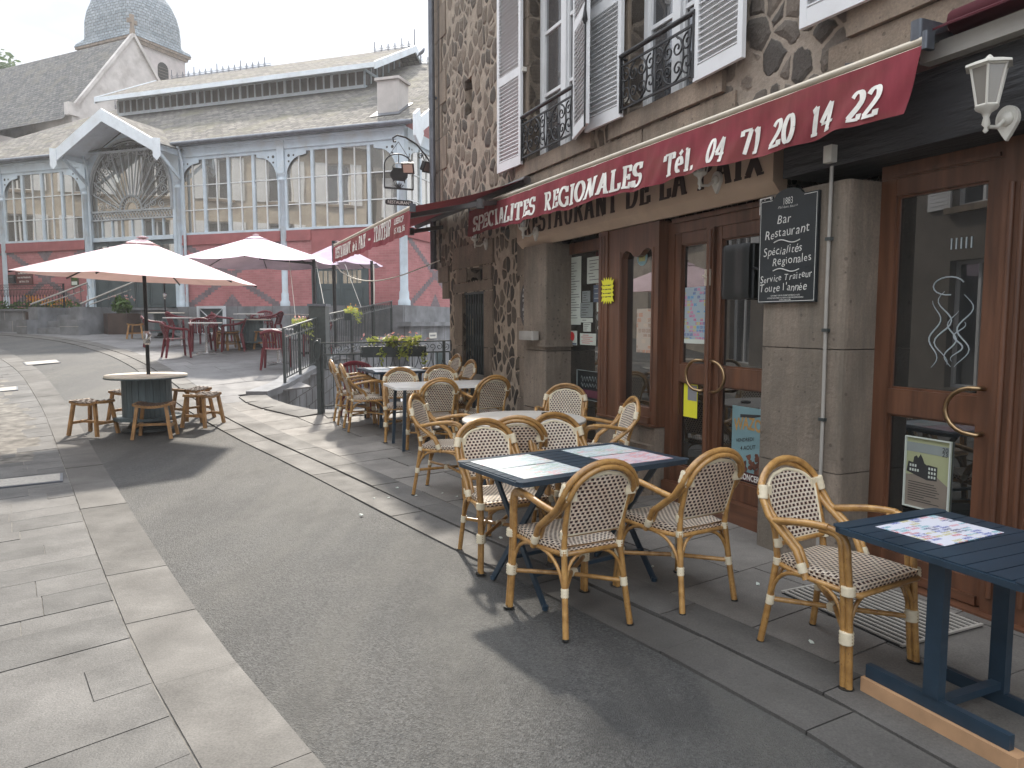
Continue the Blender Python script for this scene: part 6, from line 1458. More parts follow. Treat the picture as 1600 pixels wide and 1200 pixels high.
# fascia, gutter, roof
mb = MB(); mb.box(-20.7, EXa, -.11, .1, ZT + .101, ZE - .06); mb.box(EXb, .19, -.11, .1, ZT + .101, ZE - .06); mb.box(-20.7, EXa, -.16, -.1101, ZE - .16, ZE - .1); mb.box(EXb, .19, -.16, -.1101, ZE - .16, ZE - .1)
mb.box(.06, .2, .101, 13, ZT + .101, ZE - .06); mb.build('frieze', M['steel'], hall)
mb = MB(); mb.tube([(-20.9, -.36, ZE - .03), (EXa - .1, -.36, ZE - .03)], .075, 10); mb.tube([(EXb + .2, -.36, ZE - .03), (.55, -.36, ZE - .03)], .075, 10); mb.build('gutter', M['zinc'], hall)
for x in (COLX[2] + .28, COLX[3] + .3): mb = MB(); mb.tube([(x, -.33, ZE - .08), (x, -.2, ZE - .45), (x, -.14, ZE - .6), (x, -.14, ZB)], .045, 8); mb.build('down_pipe', M['steel'], hall)
SL = .605
def roofz(y): return ZE + (y + .34) * SL
def rquad(mb, a, b, c, d, k=1.17, m=0):        # roof face with uv in metres
    a, b, c, d = map(Vector, (a, b, c, d)); u = (b - a).normalized(); n = (b - a).cross(d - a).normalized(); v = n.cross(u)
    mb.add([a, b, c, d], [(0, 1, 2, 3)], m, False, [((p - a).dot(u), (p - a).dot(v)) for p in (a, b, c, d)])
mb = MB(); XG = .75
rquad(mb, (-21, -.34, ZE), (XG, -.34, ZE), (XG, 6.5, roofz(6.5)), (-15.2, 6.5, roofz(6.5))); rquad(mb, (XG, 13.34, ZE), (-21, 13.34, ZE), (-15.2, 6.5, roofz(6.5)), (XG, 6.5, roofz(6.5)))
mb.add([(-21, 13.34, ZE), (-21, -.34, ZE), (-15.2, 6.5, roofz(6.5))], [(0, 1, 2)], 0, False, [(0, 0), (13.7, 0), (6.8, 8)])
mb.build('roof', M['slate'], hall)
mb = MB(); mb.add([(-20.7, -.33, ZE - .04), (.2, -.33, ZE - .04), (.2, -.0, ZE - .04), (-20.7, 0, ZE - .04)], [(0, 1, 2, 3)]); mb.build('soffit', M['steel_white'], hall)
mb = MB()
for s in (0, 1):
    y0, y1 = (-.42, 6.5) if s == 0 else (13.42, 6.5); z0, z1 = roofz(-.42), roofz(6.5)
    mb.add([(x, y, z + dz) for x in (XG - .02, XG + .04) for (y, z) in ((y0, z0), (y1, z1)) for dz in (.04, -.42)], [(0, 1, 3, 2), (4, 6, 7, 5), (0, 2, 6, 4), (1, 5, 7, 3), (0, 4, 5, 1), (2, 3, 7, 6)])
mb.prismX([(-.62, ZE - .5), (-.30, ZE - .75), (-.05, ZE - .35), (-.3, ZE + .32), (-.62, ZE + .1)], XG - .03, XG + .05)
mb.build('barge_board', M['steel_white'], hall)
mb = MB(); mb.add([(.1, 0, ZE - .1), (.1, 13, ZE - .1), (.1, 6.5, roofz(6.5) - .15)], [(0, 1, 2)]); mb.build('gable_wall', M['brick'], hall)
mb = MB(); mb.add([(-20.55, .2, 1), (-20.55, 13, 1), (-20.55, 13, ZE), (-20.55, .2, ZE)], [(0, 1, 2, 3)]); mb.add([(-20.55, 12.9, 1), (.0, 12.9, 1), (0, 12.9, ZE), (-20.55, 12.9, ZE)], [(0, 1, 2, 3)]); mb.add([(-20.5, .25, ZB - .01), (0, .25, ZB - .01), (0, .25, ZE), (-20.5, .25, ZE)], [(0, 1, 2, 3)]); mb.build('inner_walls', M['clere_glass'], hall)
# clerestory lantern
LX0, LX1, LY = -14.95, -3.45, 3.95; LZ0, LZ1 = roofz(LY), roofz(LY) + .62
mb = MB(); mb.box(LX0, LX1, LY, LY + .08, LZ0 - .1, LZ0 + .12); mb.box(LX0, LX1, LY, LY + .08, LZ1 - .02, LZ1 + .1)
n = 34
for i in range(n + 1): c = LX0 + (LX1 - LX0) * i / n; w_ = .05 if i % 6 == 0 else .022; mb.box(c - w_, c + w_, LY - .01, LY + .07, LZ0 + .12, LZ1 - .02)
mb.build('clerestory_frame', M['steel_white'], hall)
mb = MB()
for i in range(n):
    c0, c1 = LX0 + (LX1 - LX0) * i / n, LX0 + (LX1 - LX0) * (i + 1) / n; mb.add([(c0 + .02, LY + .04, LZ0 + .12), (c1 - .02, LY + .04, LZ0 + .12), (c1 - .02, LY + .04, LZ1), (c0 + .02, LY + .04, LZ1)], [(0, 1, 2, 3)])
tag(mb.build('clerestory_panes', M['clere_glass'], hall), None)
EY, EZ, RZ = 3.25, LZ1 - .05, LZ1 + 1.62; A0, A1 = -15.4, -2.62
mb = MB(); rquad(mb, (A0, EY, EZ), (A1, EY, EZ), (A1, 6.5, RZ), (A0, 6.5, RZ)); rquad(mb, (A1, 9.75, EZ), (A0, 9.75, EZ), (A0, 6.5, RZ), (A1, 6.5, RZ)); mb.build('lantern_roof', M['slate'], hall)
mb = MB(); mb.box(A0, A1, EY - .03, EY + .03, EZ - .16, EZ + .01)
for x in (A0, A1):
    for y0 in (EY, 9.75): mb.add([(xx, y, z + dz) for xx in (x - .03, x + .03) for (y, z) in ((y0, EZ), (6.5, RZ)) for dz in (.04, -.22)], [(0, 1, 3, 2), (4, 6, 7, 5), (0, 2, 6, 4), (1, 5, 7, 3), (0, 4, 5, 1), (2, 3, 7, 6)])
mb.build('lantern_barge_board', M['steel_white'], hall)
mb = MB(); mb.add([(LX1, LY, LZ0 - .2), (LX1, 9.0, LZ0 - .2), (LX1, 9.0, LZ1), (LX1, 6.5, RZ - .1), (LX1, LY, LZ1)], [(0, 1, 2, 3, 4)]); mb.add([(LX0, LY, LZ0 - .2), (LX0, 9.0, LZ0 - .2), (LX0, 9.0, LZ1), (LX0, 6.5, RZ - .1), (LX0, LY, LZ1)], [(0, 1, 2, 3, 4)]); lg_ = mb.build('lantern_gable', M['clere_glass'], hall)
mb = MB()
for i in range(12): y_ = LY + i * .46; mb.box(LX1, LX1 + .05, y_ - .03, y_ + .03, LZ0 - .2, LZ1 + max(0, (1.3 - abs(y_ - 6.5) * .5)))
mb.box(LX1, LX1 + .06, LY, 9.0, LZ1 - .04, LZ1 + .06); mb.box(LX1, LX1 + .06, LY, 9, LZ0 - .02, LZ0 + .1); mb.build('bars', M['steel'], lg_)
mb = MB()                                                     # iron cresting along the ridges
def crest(x0, x1, y, z, st=.3):
    n = int(abs(x1 - x0) / st); mb.tube([(x0, y, z + .03), (x1, y, z + .03)], .018, 4); mb.tube([(x0, y, z + .1), (x1, y, z + .1)], .01, 4)
    for i in range(n):
        x = x0 + (x1 - x0) * i / n; h = .38 if i % 4 == 0 else .24; mb.tube([(x, y, z), (x, y, z + h)], .02, 4); mb.tube([(x + .07 * math.cos(R(a)), y, z + .1 + .07 * math.sin(R(a))) for a in range(0, 360, 60)], .008, 4, closed=True)
crest(-14.5, -9.3, 6.5, RZ); crest(-4.4, -2.6, 6.5, RZ); crest(-2.4, .7, 6.5, roofz(6.5)); crest(-16.4, -15.4, 5.2, roofz(5.2)); mb.tube([(-2.65, 6.5, RZ), (-2.65, 6.5, RZ + .65)], .02, 5)
mb.build('ridge_cresting', M['zinc'], hall)
mb = MB(); mb.box(-1.06, -.34, .55, 1.25, 7.7, 8.95); mb.box(-1.12, -.28, .49, 1.31, 8.96, 9.04); ck = mb.build('chimney', M['render'], hall); mb = MB(); mb.add([(-1.2, .3, roofz(.3) + .03), (-.2, .3, roofz(.3) + .03), (-.2, 1.3, roofz(1.3) + .03), (-1.2, 1.3, roofz(1.3) + .03)], [(0, 1, 2, 3)]); mb.build('flashing', M['zinc'], ck)
# the entrance gable
PD = 1.25; P0, P1, PX_, PZ_, PE = -12.32, -7.92, -10.15, 8.42, 7.22; byk = (PZ_ - ZE) / SL
mb = MB()
rquad(mb, (P1, -PD, PE), (P1, .25, PE), (PX_, byk, PZ_), (PX_, -PD, PZ_)); rquad(mb, (P0, .25, PE), (P0, -PD, PE), (PX_, -PD, PZ_), (PX_, byk, PZ_)); mb.build('porch_roof', M['slate'], hall)
mb = MB()
for sx in (P0, P1): mb.add([(sx, -PD + .04, PE - .05), (sx, -.06, PE - .05), (PX_, -.06, PZ_ - .1), (PX_, -PD + .04, PZ_ - .1)], [(0, 1, 2, 3)])
mb.build('porch_soffit', M['steel_white'], hall)
mb = MB()
for sx, s in ((P0, -1), (P1, 1)):
    vs = [(px, y_, z) for y_ in (-PD - .03, -PD + .03) for px, z in ((PX_, PZ_ + .05), (sx, PE + .05), (sx, PE - .34), (PX_, PZ_ - .36))]
    mb.add(vs, [(0, 1, 2, 3), (7, 6, 5, 4), (0, 4, 5, 1), (1, 5, 6, 2), (2, 6, 7, 3), (3, 7, 4, 0)])
    a, b = sorted((sx - s * .16, sx + s * .14)); mb.prismY([(a, PE - .42), ((a + b) / 2, PE - .56), (b, PE - .42), (b, PE + .12), (a, PE + .16)], -PD - .05, -PD - .031)
mb.build('porch_barge_board', M['steel_white'], hall)
mb = MB()
for sx in (P0, P1):
    s = 1 if sx == P0 else -1; mb = MB(); mb.beam((sx + s * .16, -PD + .1, PE - .1), (sx + s * .16, -.1, PE - .1), .1, .14); mb.beam((sx + s * .2, -.12, 6.3), (sx + s * .2, -PD + .15, PE - .15), .06, .1); mb.build('porch_bracket', M['steel'], hall)
# plinth of the hall
mb = MB(); mb.box(-8.0, .32, -.6, .2, .2, ZB - .001); mb.box(.0, .32, .2, 13, -2, ZB - .001); mb.box(.321, .52, -.6, 13, -2, 1.42); mb.box(.15, .62, -.68, 13, 1.421, 1.55)
mb.build('plinth', M['hall_stone'], hall)
mb = MB()
for i in range(26):
    x = -7.9 + .33 * i
    if i % 2: mb.box(x, x + .012, -.603, -.6, 1.1, ZB)
for i in range(30): mb.box(.5205, .523, -.3 + .45 * i, -.288 + .45 * i, -2, 1.42)
mb.build('plinth_joints', M['joint'], hall)
t = thing('basement_doorway', 'dark green basement doorway in the stone plinth below the terrace railing', 'door', hw(.525, -1.5, -1.3), HROT)
mb = MB(); mb.box(0, .03, -.4, .4, 0, 1.9); mb.build('door', simple('dark_green', (.012, .03, .03), .5), t); mb = MB(); mb.box(-.0, .05, -.5, -.4, 0, 2); mb.box(0, .05, .4, .5, 0, 2); mb.build('frame', M['hall_stone'], t)
t = thing('street_plate', 'small white street plate on the dark stone plinth of the hall', 'sign', hw(.53, -1.0, 1.12), HROT)
mb = MB(); mb.box(0, .015, -.28, .28, -.09, .09); mb.build('plate', M['off_white'], t); mb = MB()
for i in range(9): mb.box(.0155, .018, -.2 + .045 * i, -.172 + .045 * i, -.02 - .01 * (i % 2), .03)
mb.build('writing', M['zinc'], t)
# stone terrace and steps before the entrance
ter = thing('terrace_wall', 'grey block terrace wall with four steps up to the market hall entrance', 'wall', hw(0, 0, 0), HROT)
mb = MB(); mb.box(-24, -12.35, -1.2, .19, .6, 1.94); mb.box(-24, -12.35, -1.26, .19, 1.941, 2.0); mb.box(-24, -12.36, -1.3, -1.2001, .6, 1.58)
mb.box(-12.349, -11.95, -2.45, .18, .6, 2.03); mb.box(-12.38, -11.93, -2.85, -2.46, .6, 1.62)
mb.box(-10.5, -10.03, -2.45, .18, .6, 2.03); mb.box(-10.52, -9.75, -2.85, -2.46, .6, 1.62); mb.box(-10.029, -8.01, -1.0, .19, .6, 1.94); mb.box(-10.029, -8.01, -1.06, .19, 1.941, 2.0)
mb.build('wall', M['hall_stone'], ter)
mb = MB()
for x0, x1 in ((-24, -12.4), (-10.0, -8.05)):
    k = int((x1 - x0) / .85)
    for i in range(k): x = x0 + (i + .5) * (x1 - x0) / k; yf = -1.303 if x1 < -12 else -1.0025; mb.box(x, x + .014, yf, -.99, 1.15, 1.58); yg = -1.2025 if x1 < -12 else -1.0025; mb.box(x + .4, x + .414, yg, -.99, 1.6, 1.94)
for x0, x1 in ((-12.38, -11.93), (-10.52, -9.75)): mb.box(x0, x1, -2.853, -2.85, 1.40, 1.412)
mb.build('block_joints', M['table_grey'], ter)
for i in range(4):
    mb = MB(); mb.box(-11.949, -10.501, -2.5 + .36 * i, 0 if i == 3 else -2.5 + .36 * (i + 1), .6, 1.36 + .215 * i); mb.build('step', M['hall_stone'], ter)
for x0, x1, lb in ((-12.3, -10.95, 'left'), (-10.15, -8.95, 'right')):
    t = thing('stair_handrail', 'sloping pale handrail of the hall steps, the %s one' % ('one by the flower bed' if lb == 'left' else 'one before the grey doors'), 'handrail', hw(0, 0, 0), HROT)
    mb = MB(); mb.tube([(x0, -2.4, 2.12), (x1, -1.4, 2.85)], .028, 6); mb.tube([(x0 + .3, -2.3, 2.1), (x1 - .1, -1.45, 2.6)], .016, 6); mb.build('rail', M['conduit'], t)
    mb = MB()
    for k in range(9): f = k / 8; px, py, pz_ = x0 + (x1 - x0) * f, -2.4 + f, 2.12 + .73 * f; mb.tube([(px, py, 2.0), (px, py, pz_)], .010, 5); mb.tube([(a + px, py, b) for a, b in spiral(.05, pz_ - .14, .06, .015, 90, 1.3, 10)], .008, 4)
    mb.build('balusters', M['iron_grey'], t)
t = thing('terrace_fence', 'low black ornamental fence on the left terrace wall before the red brick', 'fence', (0, 0, 0))
a_, b_2 = hw(-19.5, 1.05, 0), hw(-12.42, 1.05, 0); railing(t, a_[:2], b_2[:2], 2.0, 2.0, .86, .14, M['iron'], 'arch', (0, 7.05))
rnd = random.Random(3)
t = thing('flower_bed', 'bed of green plants with orange flowers behind the terrace wall left of the steps', 'flower bed', hw(-15.4, .6, 2.0), HROT)
mb = MB()
for i in range(46): leaves(mb, (-3.4 + .14 * i, rnd.uniform(-.3, .3), .12), (.2, .25, .2), 22, .07, rnd)
mb.build('leaves', M['leaf'], t); mb = MB()
for i in range(14): leaves(mb, (.8 + .13 * i, rnd.uniform(-.3, .2), .28 + .12 * math.sin(i * .5)), (.14, .2, .16), 20, .05, rnd)
mb.build('flowers', M['petal_orange'], t)
t = thing('market_sign', 'brown wooden sign with white lines of writing about the market on the left brick panel', 'sign', hw(-15.52, .06, 3.21), HROT)
mb = MB(); mb.box(-.42, .42, -.03, 0, -.27, .27); mb.build('board', M['brown_sign'], t); mb = MB()
for s_, z_ in (("Le Marché c'est", .11), ('tous les Vendredis', -.045), ('de 8 h à 12 h', -.2)): put_text(mb, s_, .105, lambda x, y_: (x, -.032, z_ + y_), align='CENTER', bold=.012, sx=.85)
mb.build('writing', M['letter_white'], t)
t = thing('mail_box', 'small dark mail box left of the brown market sign', 'mail box', hw(-16.08, .06, 3.14), HROT); mb = MB(); mb.rbox(-.15, .15, -.12, 0, -.16, .16, .02); mb.build('box', M['plastic_black'], t); mb = MB(); mb.box(-.1, .1, -.124, -.1205, .06, .09); mb.build('slot', M['zinc'], t)
t = thing('notice_board', 'small green framed notice board on the brick left of the entrance column', 'notice board', hw(-13.05, .06, 3.1), HROT); mb = MB(); mb.box(-.16, .16, -.04, 0, -.26, .26); mb.build('frame', simple('olive_frame', (.08, .085, .05), .5), t); mb = MB(); mb.box(-.13, .13, -.044, -.0405, -.06, .23); mb.build('poster', M['leaf'], t); mb = MB(); mb.box(-.13, .13, -.044, -.0405, -.22, -.1); mb.build('sheet', M['paper'], t)
t = thing('barrier', 'low pale blue gate with crossed bars standing against the hall plinth', 'barrier', hw(-6.3, .95, gz(22.5)), HROT)
mb = MB(); frame(mb, -.55, .55, 0, .92, .0, .09, .06, .08, .08); mb.build('frame', M['steel_white'], t); mb = MB(); mb.beam((-.46, -.045, .09), (.46, -.045, .83), .02, .05, up=(0, 1, 0)); mb.beam((.46, -.02, .09), (-.46, -.02, .83), .02, .05, up=(0, 1, 0)); mb.build('cross_bars', M['steel_white'], t); mb = MB(); mb.box(-.46, .46, -.008, 0, .081, .839); mb.build('back_panel', M['door_grey'], t)
# planters
def planter(lb, x, y, rz, w_, h, plant):
    t = thing('planter', lb, 'planter', (x, y, gz(y) - .03), rz); mb = MB(); mb.prism([(w_ * .5 * math.cos(R(60 * k_)), w_ * .5 * math.sin(R(60 * k_))) for k_ in range(6)], 0, h); mb.build('box', M['corten'], t); mb = MB(); mb.prism([(w_ * .44 * math.cos(R(60 * k_)), w_ * .44 * math.sin(R(60 * k_))) for k_ in range(6)], h - .02, h + .006); mb.build('soil', M['soil'], t)
    if plant:
        mb = MB(); leaves(mb, (0, 0, h + .26), (.3, .3, .28), 330, .085, rnd); leaves(mb, (-.1, .05, h + .42), (.14, .14, .22), 60, .07, rnd); mb.build('leaves', M['leaf'], t); mb = MB()
        for _ in range(12): a = rnd.uniform(0, 6.28); leaves(mb, (.38 * math.cos(a), .38 * math.sin(a), h + .42 + .2 * rnd.random()), (.04, .04, .04), 6, .03, rnd)
        mb.build('flowers', M['petal_pink'], t)
planter('brown hexagonal steel planter with a leafy shrub right of the hall steps', -12.68, 23.42, R(12), 1.12, .68, True)
planter('brown steel planter standing left of the hall steps against the terrace wall', -16.4, 24.75, R(12), .62, .72, False)
# retaining wall, gate pillar and plaza railing
t = thing('retaining_wall', 'stone retaining wall with pale coping beside the lower passage, under the dark railing', 'wall')
WL = [(-4.12, 11.9), (-3.98, 12.6), (-3.93, 14), (-3.95, 17), (-3.7, 20), (-3.45, 22.0)]
mb = MB(); mc = MB()
for (xa, ya), (xb, yb) in zip(WL, WL[1:]):
    k = max(1, int((yb - ya) / .5))
    for i in range(k):
        y0, y1 = ya + (yb - ya) * i / k, ya + (yb - ya) * (i + 1) / k; x0, x1 = xa + (xb - xa) * i / k, xa + (xb - xa) * (i + 1) / k
        mb.add([(x0, y0, pz(y0) - .3), (x1, y1, pz(y1) - .3), (x1, y1, gz(y1) - .001), (x0, y0, gz(y0) - .001)], [(0, 1, 2, 3)])
        c0, c1 = gz(y0) + .0, gz(y1) + .0
        mc.add([(x0 - .32, y0, c0 - .05), (x0 + .04, y0, c0 - .05), (x1 + .04, y1, c1 - .05), (x1 - .32, y1, c1 - .05), (x0 - .32, y0, c0 + .07), (x0 + .04, y0, c0 + .07), (x1 + .04, y1, c1 + .07), (x1 - .32, y1, c1 + .07)], [(3, 2, 1, 0), (4, 5, 6, 7), (0, 1, 5, 4), (1, 2, 6, 5), (2, 3, 7, 6), (3, 0, 4, 7)])
mb.add([(-4.12, 11.9, -.2), (-3.5, 11.15, -.3), (-3.5, 11.15, gz(11.15)), (-4.12, 11.9, gz(11.9))], [(0, 1, 2, 3)])
for (xa, ya), (xb, yb) in (((-3.5, 11.15), (-2.8, 10.6)), ((-2.8, 10.6), (-1.4, 11.18)), ((-1.4, 11.18), (-.9, 11.3))): mb.add([(xa, ya, -.6), (xb, yb, -.6), (xb, yb, gz(yb) - .001), (xa, ya, gz(ya) - .001)], [(0, 1, 2, 3)])

for i in range(26):
    y0 = 11.95 + i * .38; x0 = wallx(y0) + .002
    for k_ in range(4):
        z0 = gz(y0) - .3 - .3 * k_; mb.beam((x0, y0, z0), (wallx(y0 + .38) + .002, y0 + .38, z0 + gz(y0 + .38) - gz(y0)), .006, .012, 1); yj = y0 + .19 * (k_ % 2); mb.beam((wallx(yj) + .002, yj, z0), (wallx(yj) + .002, yj, z0 + .3), .006, .012, 1)
mb.build('wall', [M['hall_stone'], M['joint']], t); mc.build('coping', M['hall_stone'], t)
t = thing('plaza_railing', 'long dark grey iron railing climbing beside the passage up to the market hall', 'railing')
railing(t, (-4.02, 12.65), (-3.93, 14.45), gz(12.65) + .05, gz(14.45) + .05, .98, .115, M['iron_grey'], 'ring', (0, .8, 1.75)); railing(t, (-3.90, 14.9), (-3.42, 20.6), gz(14.9) + .05, gz(20.6) + .1, 1.0, .125, M['iron_grey'], 'ring', (0, 1.9, 3.8, 5.6))
for k_, s in enumerate((.3, .62)):
    pass
t = thing('gate_pillar', 'square grey pillar with flat cap interrupting the plaza railing', 'pillar', (-3.93, 14.68, gz(14.7)))
mb = MB(); mb.box(-.165, .165, -.165, .165, -.05, 1.24); mb.build('shaft', M['iron_grey'], t); mb = MB(); mb.box(-.19, .19, -.19, .19, 1.241, 1.29); mb.build('cap', M['zinc'], t)
flower_box('small flower box with orange blooms on the plaza railing right of the grey pillar', (-3.62, 16.3, gz(16.3) + .98), R(80), .5, 'leaf_yellow', 'petal_orange', 150)
flower_box('small flower box with lime leaves left of the grey pillar', (-4.1, 14.0, gz(14) + .92), R(85), .4, 'leaf_yellow', 'petal_pink', 130)
# plaza furniture
GP = 'burgundy plastic chairs on the square'
def plastic_chair():
    t = thing('plastic_chair', '', 'chair', (0, 0, 0), 0, GP); m_ = M['maroon']
    mb = MB(); mb.grid(lambda u, v: ((2 * u - 1) * (.225 - .03 * (1 - v)), -.21 + .43 * v, .425 - .015 * math.cos((2 * u - 1) * 1.5) + .012 * v), 6, 6); mb.grid(lambda u, v: ((2 * u - 1) * (.225 - .03 * (1 - v)), -.21 + .43 * v, .40), 6, 6); mb.build('seat', m_, t)
    bk = lambda x, z: -.2 - .13 * (z - .42) / .4 + .25 * x * x * 1.2
    mb = MB()
    for i in range(7):
        x = -.17 + .34 * i / 6; mb.tube([(x, bk(x, z), z) for z in (.43, .55, .68, .75)], .017 if i not in (0, 6) else .026, 6, flat=.5)
    mb.tube([(x, bk(x, .78 - 1.3 * x * x), .78 - 1.3 * x * x) for x in [-.22 + .44 * i / 10 for i in range(11)]], .034, 8, flat=.45); mb.build('backrest', m_, t)
    for s in (-1, 1):
        mb = MB(); mb.tube([(s * .215, bk(.2, .72), .72), (s * .255, -.14, .665), (s * .27, .05, .64), (s * .265, .18, .63), (s * .25, .215, .6)], .026, 6, flat=.5); mb.build('armrest', m_, t)
        mb = MB(); mb.tube([(s * .25, .215, .61), (s * .238, .21, .42), (s * .26, .235, 0)], [.022, .03, .024], 6); mb.build('leg', m_, t)
        mb = MB(); mb.tube([(s * .19, -.2, .43), (s * .235, -.275, 0)], [.034, .024], 6); mb.build('leg', m_, t)
    return t
pc = plastic_chair()
PC = [(-7.55, 16.15, (.8, .6), 'burgundy plastic chair at the near left of the square table behind the spool parasol'), (-6.75, 17.35, (-.95, -.3), 'burgundy plastic chair with sunlit hoop back at the right of that nearest square table'), (-9.1, 18.35, (.85, .5), 'burgundy plastic chair left of the second square table beside the parasol pole'),
      (-8.05, 20.1, (.9, .2), 'burgundy plastic chair left of the far square table by the crossed barrier'), (-6.9, 20.6, (-.95, .1), 'burgundy plastic chair right of the far square table by the crossed barrier'), (-6.55, 19.0, (.9, .3), 'burgundy plastic chair left of the table in front of the iron column'), (-5.5, 20.3, (-.95, 0), 'burgundy plastic chair right of the table in front of the iron column'),
      (-8.3, 19.3, (-.6, -.8), 'burgundy plastic chair behind the second square table, facing the road'), (-7.5, 17.4, (.5, -.86), 'burgundy plastic chair behind the nearest square table, facing the road'), (-5.3, 19.3, (-.5, .86), 'burgundy plastic chair in front of the table at the iron column, near the grey pillar'), (-7.4, 21.3, (0, -1), 'burgundy plastic chair against the plinth behind the far square table'), (-4.4, 16.2, (-.8, -.5), 'burgundy plastic chair squeezed beside the plaza railing behind the grey pillar'), (-9.4, 20.3, (.7, .7), 'burgundy plastic chair near the thin parasol pole before the hall'),
      (-4.76, 14.42, (-.12, .99), 'burgundy plastic chair seen from behind next to the start of the plaza railing'), (-2.15, 10.2, (.5, -.86), 'burgundy plastic chair half hidden behind the far terrace table')]
for i, (x, y, f, lb) in enumerate(PC):
    rz = math.atan2(-f[0], f[1])
    if i == 0: pc.location = (x, y, gz(y)); pc.rotation_euler = (0, 0, rz); pc['label'] = lb
    else: dup(pc, (x, y, gz(y)), rz, lb)
def ped_table():
    t = thing('pedestal_table', '', 'table', (0, 0, 0), 0, 'white pedestal tables on the square'); mb = MB(); mb.rbox(-.36, .36, -.36, .36, .715, .742, .05); mb.build('table_top', M['table_white'], t)
    mb = MB(); mb.lathe([(.045, .03), (.03, .08), (.03, .65), (.1, .713), (0, .714)], (0, 0, 0), 12); mb.build('pedestal', M['chrome'], t)
    mb = MB()
    for a in (45, 135): c_, s_ = math.cos(R(a)), math.sin(R(a)); mb.beam((-.28 * c_, -.28 * s_, .015), (.28 * c_, .28 * s_, .015), .07, .03)
    mb.build('base', M['chrome'], t); return t
pt = ped_table()
for i, (x, y, a, lb) in enumerate(((-7.15, 16.8, 20, 'white square pedestal table nearest on the square, just right of the spool parasol pole'), (-8.6, 18.7, 10, 'white square pedestal table behind the parasol pole with a burgundy chair on its left'), (-7.5, 20.5, 30, 'white square pedestal table in front of the plinth right of the crossed barrier'), (-6.0, 20.2, 15, 'white square pedestal table at the foot of the middle iron column'), (-4.95, 15.2, 20, 'white square pedestal table beyond the lone burgundy chair by the railing'))):
    if i == 0: pt.location = (x, y, gz(y)); pt.rotation_euler = (0, 0, R(a)); pt['label'] = lb
    else: dup(pt, (x, y, gz(y)), R(a), lb)
spool('cable spool table without parasol among the burgundy chairs on the square', -6.52, 18.0, .46)
spool('far cable spool table with a thin parasol pole before the hall entrance', -10.3, 21.4, .52)
for x, y, a, lb in ((-10.85, 20.8, 5, 'wooden saddle stool standing alone before the hall steps'), (-7.1, 18.0, 40, 'wooden saddle stool left of the far spool table'), (-6.98, 17.6, -30, 'wooden saddle stool in front left of the far spool table'), (-6.15, 17.9, 70, 'wooden saddle stool right of the far spool table')): dup(st0, (x, y, gz(y)), R(a), lb, 'saddle stools on the square')
parasol('parasol', 'large lilac white cantilever parasol over the square tables', -6.2, 17.6, gz(17.6), 3.62, 2.98, 1.95, 8, 12, M['parasol_lilac'], False, (0, 0), sag=.08)
t = thing('parasol_mast', 'dark mast holding the large lilac parasol, behind the grey pillar', 'mast', (-4.62, 16.9, gz(16.9))); mb = MB(); mb.box(-.03, .03, -.04, .04, 0, 2.2); mb.beam((0, 0, 2.1), (-1.5, .7, 2.28), .05, .06); mb.build('mast', M['iron'], t); mb = MB(); mb.box(-.3, .3, -.3, .3, 0, .05); mb.build('base_plate', M['iron'], t)
t = parasol('parasol', 'smaller lilac parasol partly hidden behind the corner awning', -4.8, 20.0, gz(20), 3.72, 3.12, 1.25, 8, 22, M['parasol_lilac'], False, (0, 0), sag=.06)
mb = MB(); mb.tube([(.35, -1.9, -.1), (.35, -1.9, 2.55)], .045, 8); mb.beam((.35, -1.9, 2.5), (-.05, 0, 2.72), .06, .07); mb.build('mast', M['iron'], t)
t = thing('parasol_pole', 'thin dark parasol post wrapped in a strap before the grey service door', 'pole', (-3.72, 19.2, gz(19.2))); mb = MB(); mb.tube([(0, 0, 0), (0, 0, 2.2)], .04, 8); mb.build('post', M['iron'], t); mb = MB(); mb.tube([(.05, -.02, 2.1), (.06, -.03, 1.5), (.05, -.03, 1.0)], .018, 6); mb.build('strap', M['off_white'], t)
parasol('parasol', 'parasol on a thin pole before the hall entrance, its canopy hidden by the cream parasol', -10.3, 21.4, gz(21.4), 3.6, 3.05, 1.25, 6, 10, M['parasol_lilac'], True, (0, 0))
# cord and guy lines
c0, c1 = Vector(fw(-12.1, 1.5, 2.48)), Vector(fw(-10.9, .1, 2.52)); mb = MB()
mb.tube([c0.lerp(c1, i / 20) - Vector((0, 0, .28 * math.sin(math.pi * (i / 20) ** .7))) for i in range(21)], .009, 6); tag(mb.build('cord', M['off_white']), 'white cord sagging from the corner awning to the stone wall', 'cord')
for i, (a, b, lb) in enumerate((((-4.6, 17.0, 2.95), (-4.0, 15.5, 1.7), 'thin guy line from the corner awning down to the railing, left one'), ((-5.1, 16.6, 2.95), (-4.75, 16.0, .9), 'thin guy line hanging from the right edge of the lilac parasol'), ((-4.2, 18.2, 3.0), (-3.6, 17.2, 1.9), 'thin guy line reaching the middle of the plaza railing'))):
    tag(MB().tube([a, b], .006, 4).build('guy_line', M['off_white']), lb, 'guy line', 'thin guy lines')
# small bird on the ridge
bx = hw(-2.35, -6.5, roofz(6.5) + .34); t = thing('bird', 'small dark bird perched on the ridge of the market hall', 'bird', bx); mb = MB()
mb.tube([(-.16, 0, -.04), (-.08, 0, .05), (0, 0, .10), (.06, 0, .17), (.09, 0, .24), (.13, 0, .25)], [.012, .05, .075, .06, .045, .008], 8); mb.tube([(-.06, 0, .06), (-.2, 0, -.1)], [.04, .012], 6); mb.tube([(0, .02, .06), (.01, .02, -.1)], .007, 4); mb.build('body', M['zinc'], t)
# ------------------------------------------------------------------ the church behind
CR = math.atan2(-.42, .907)
ch = thing('church', 'old church with steep slate nave roof, pale gable and blue slate domed tower', 'church', (-21.42, 42, 0), CR)
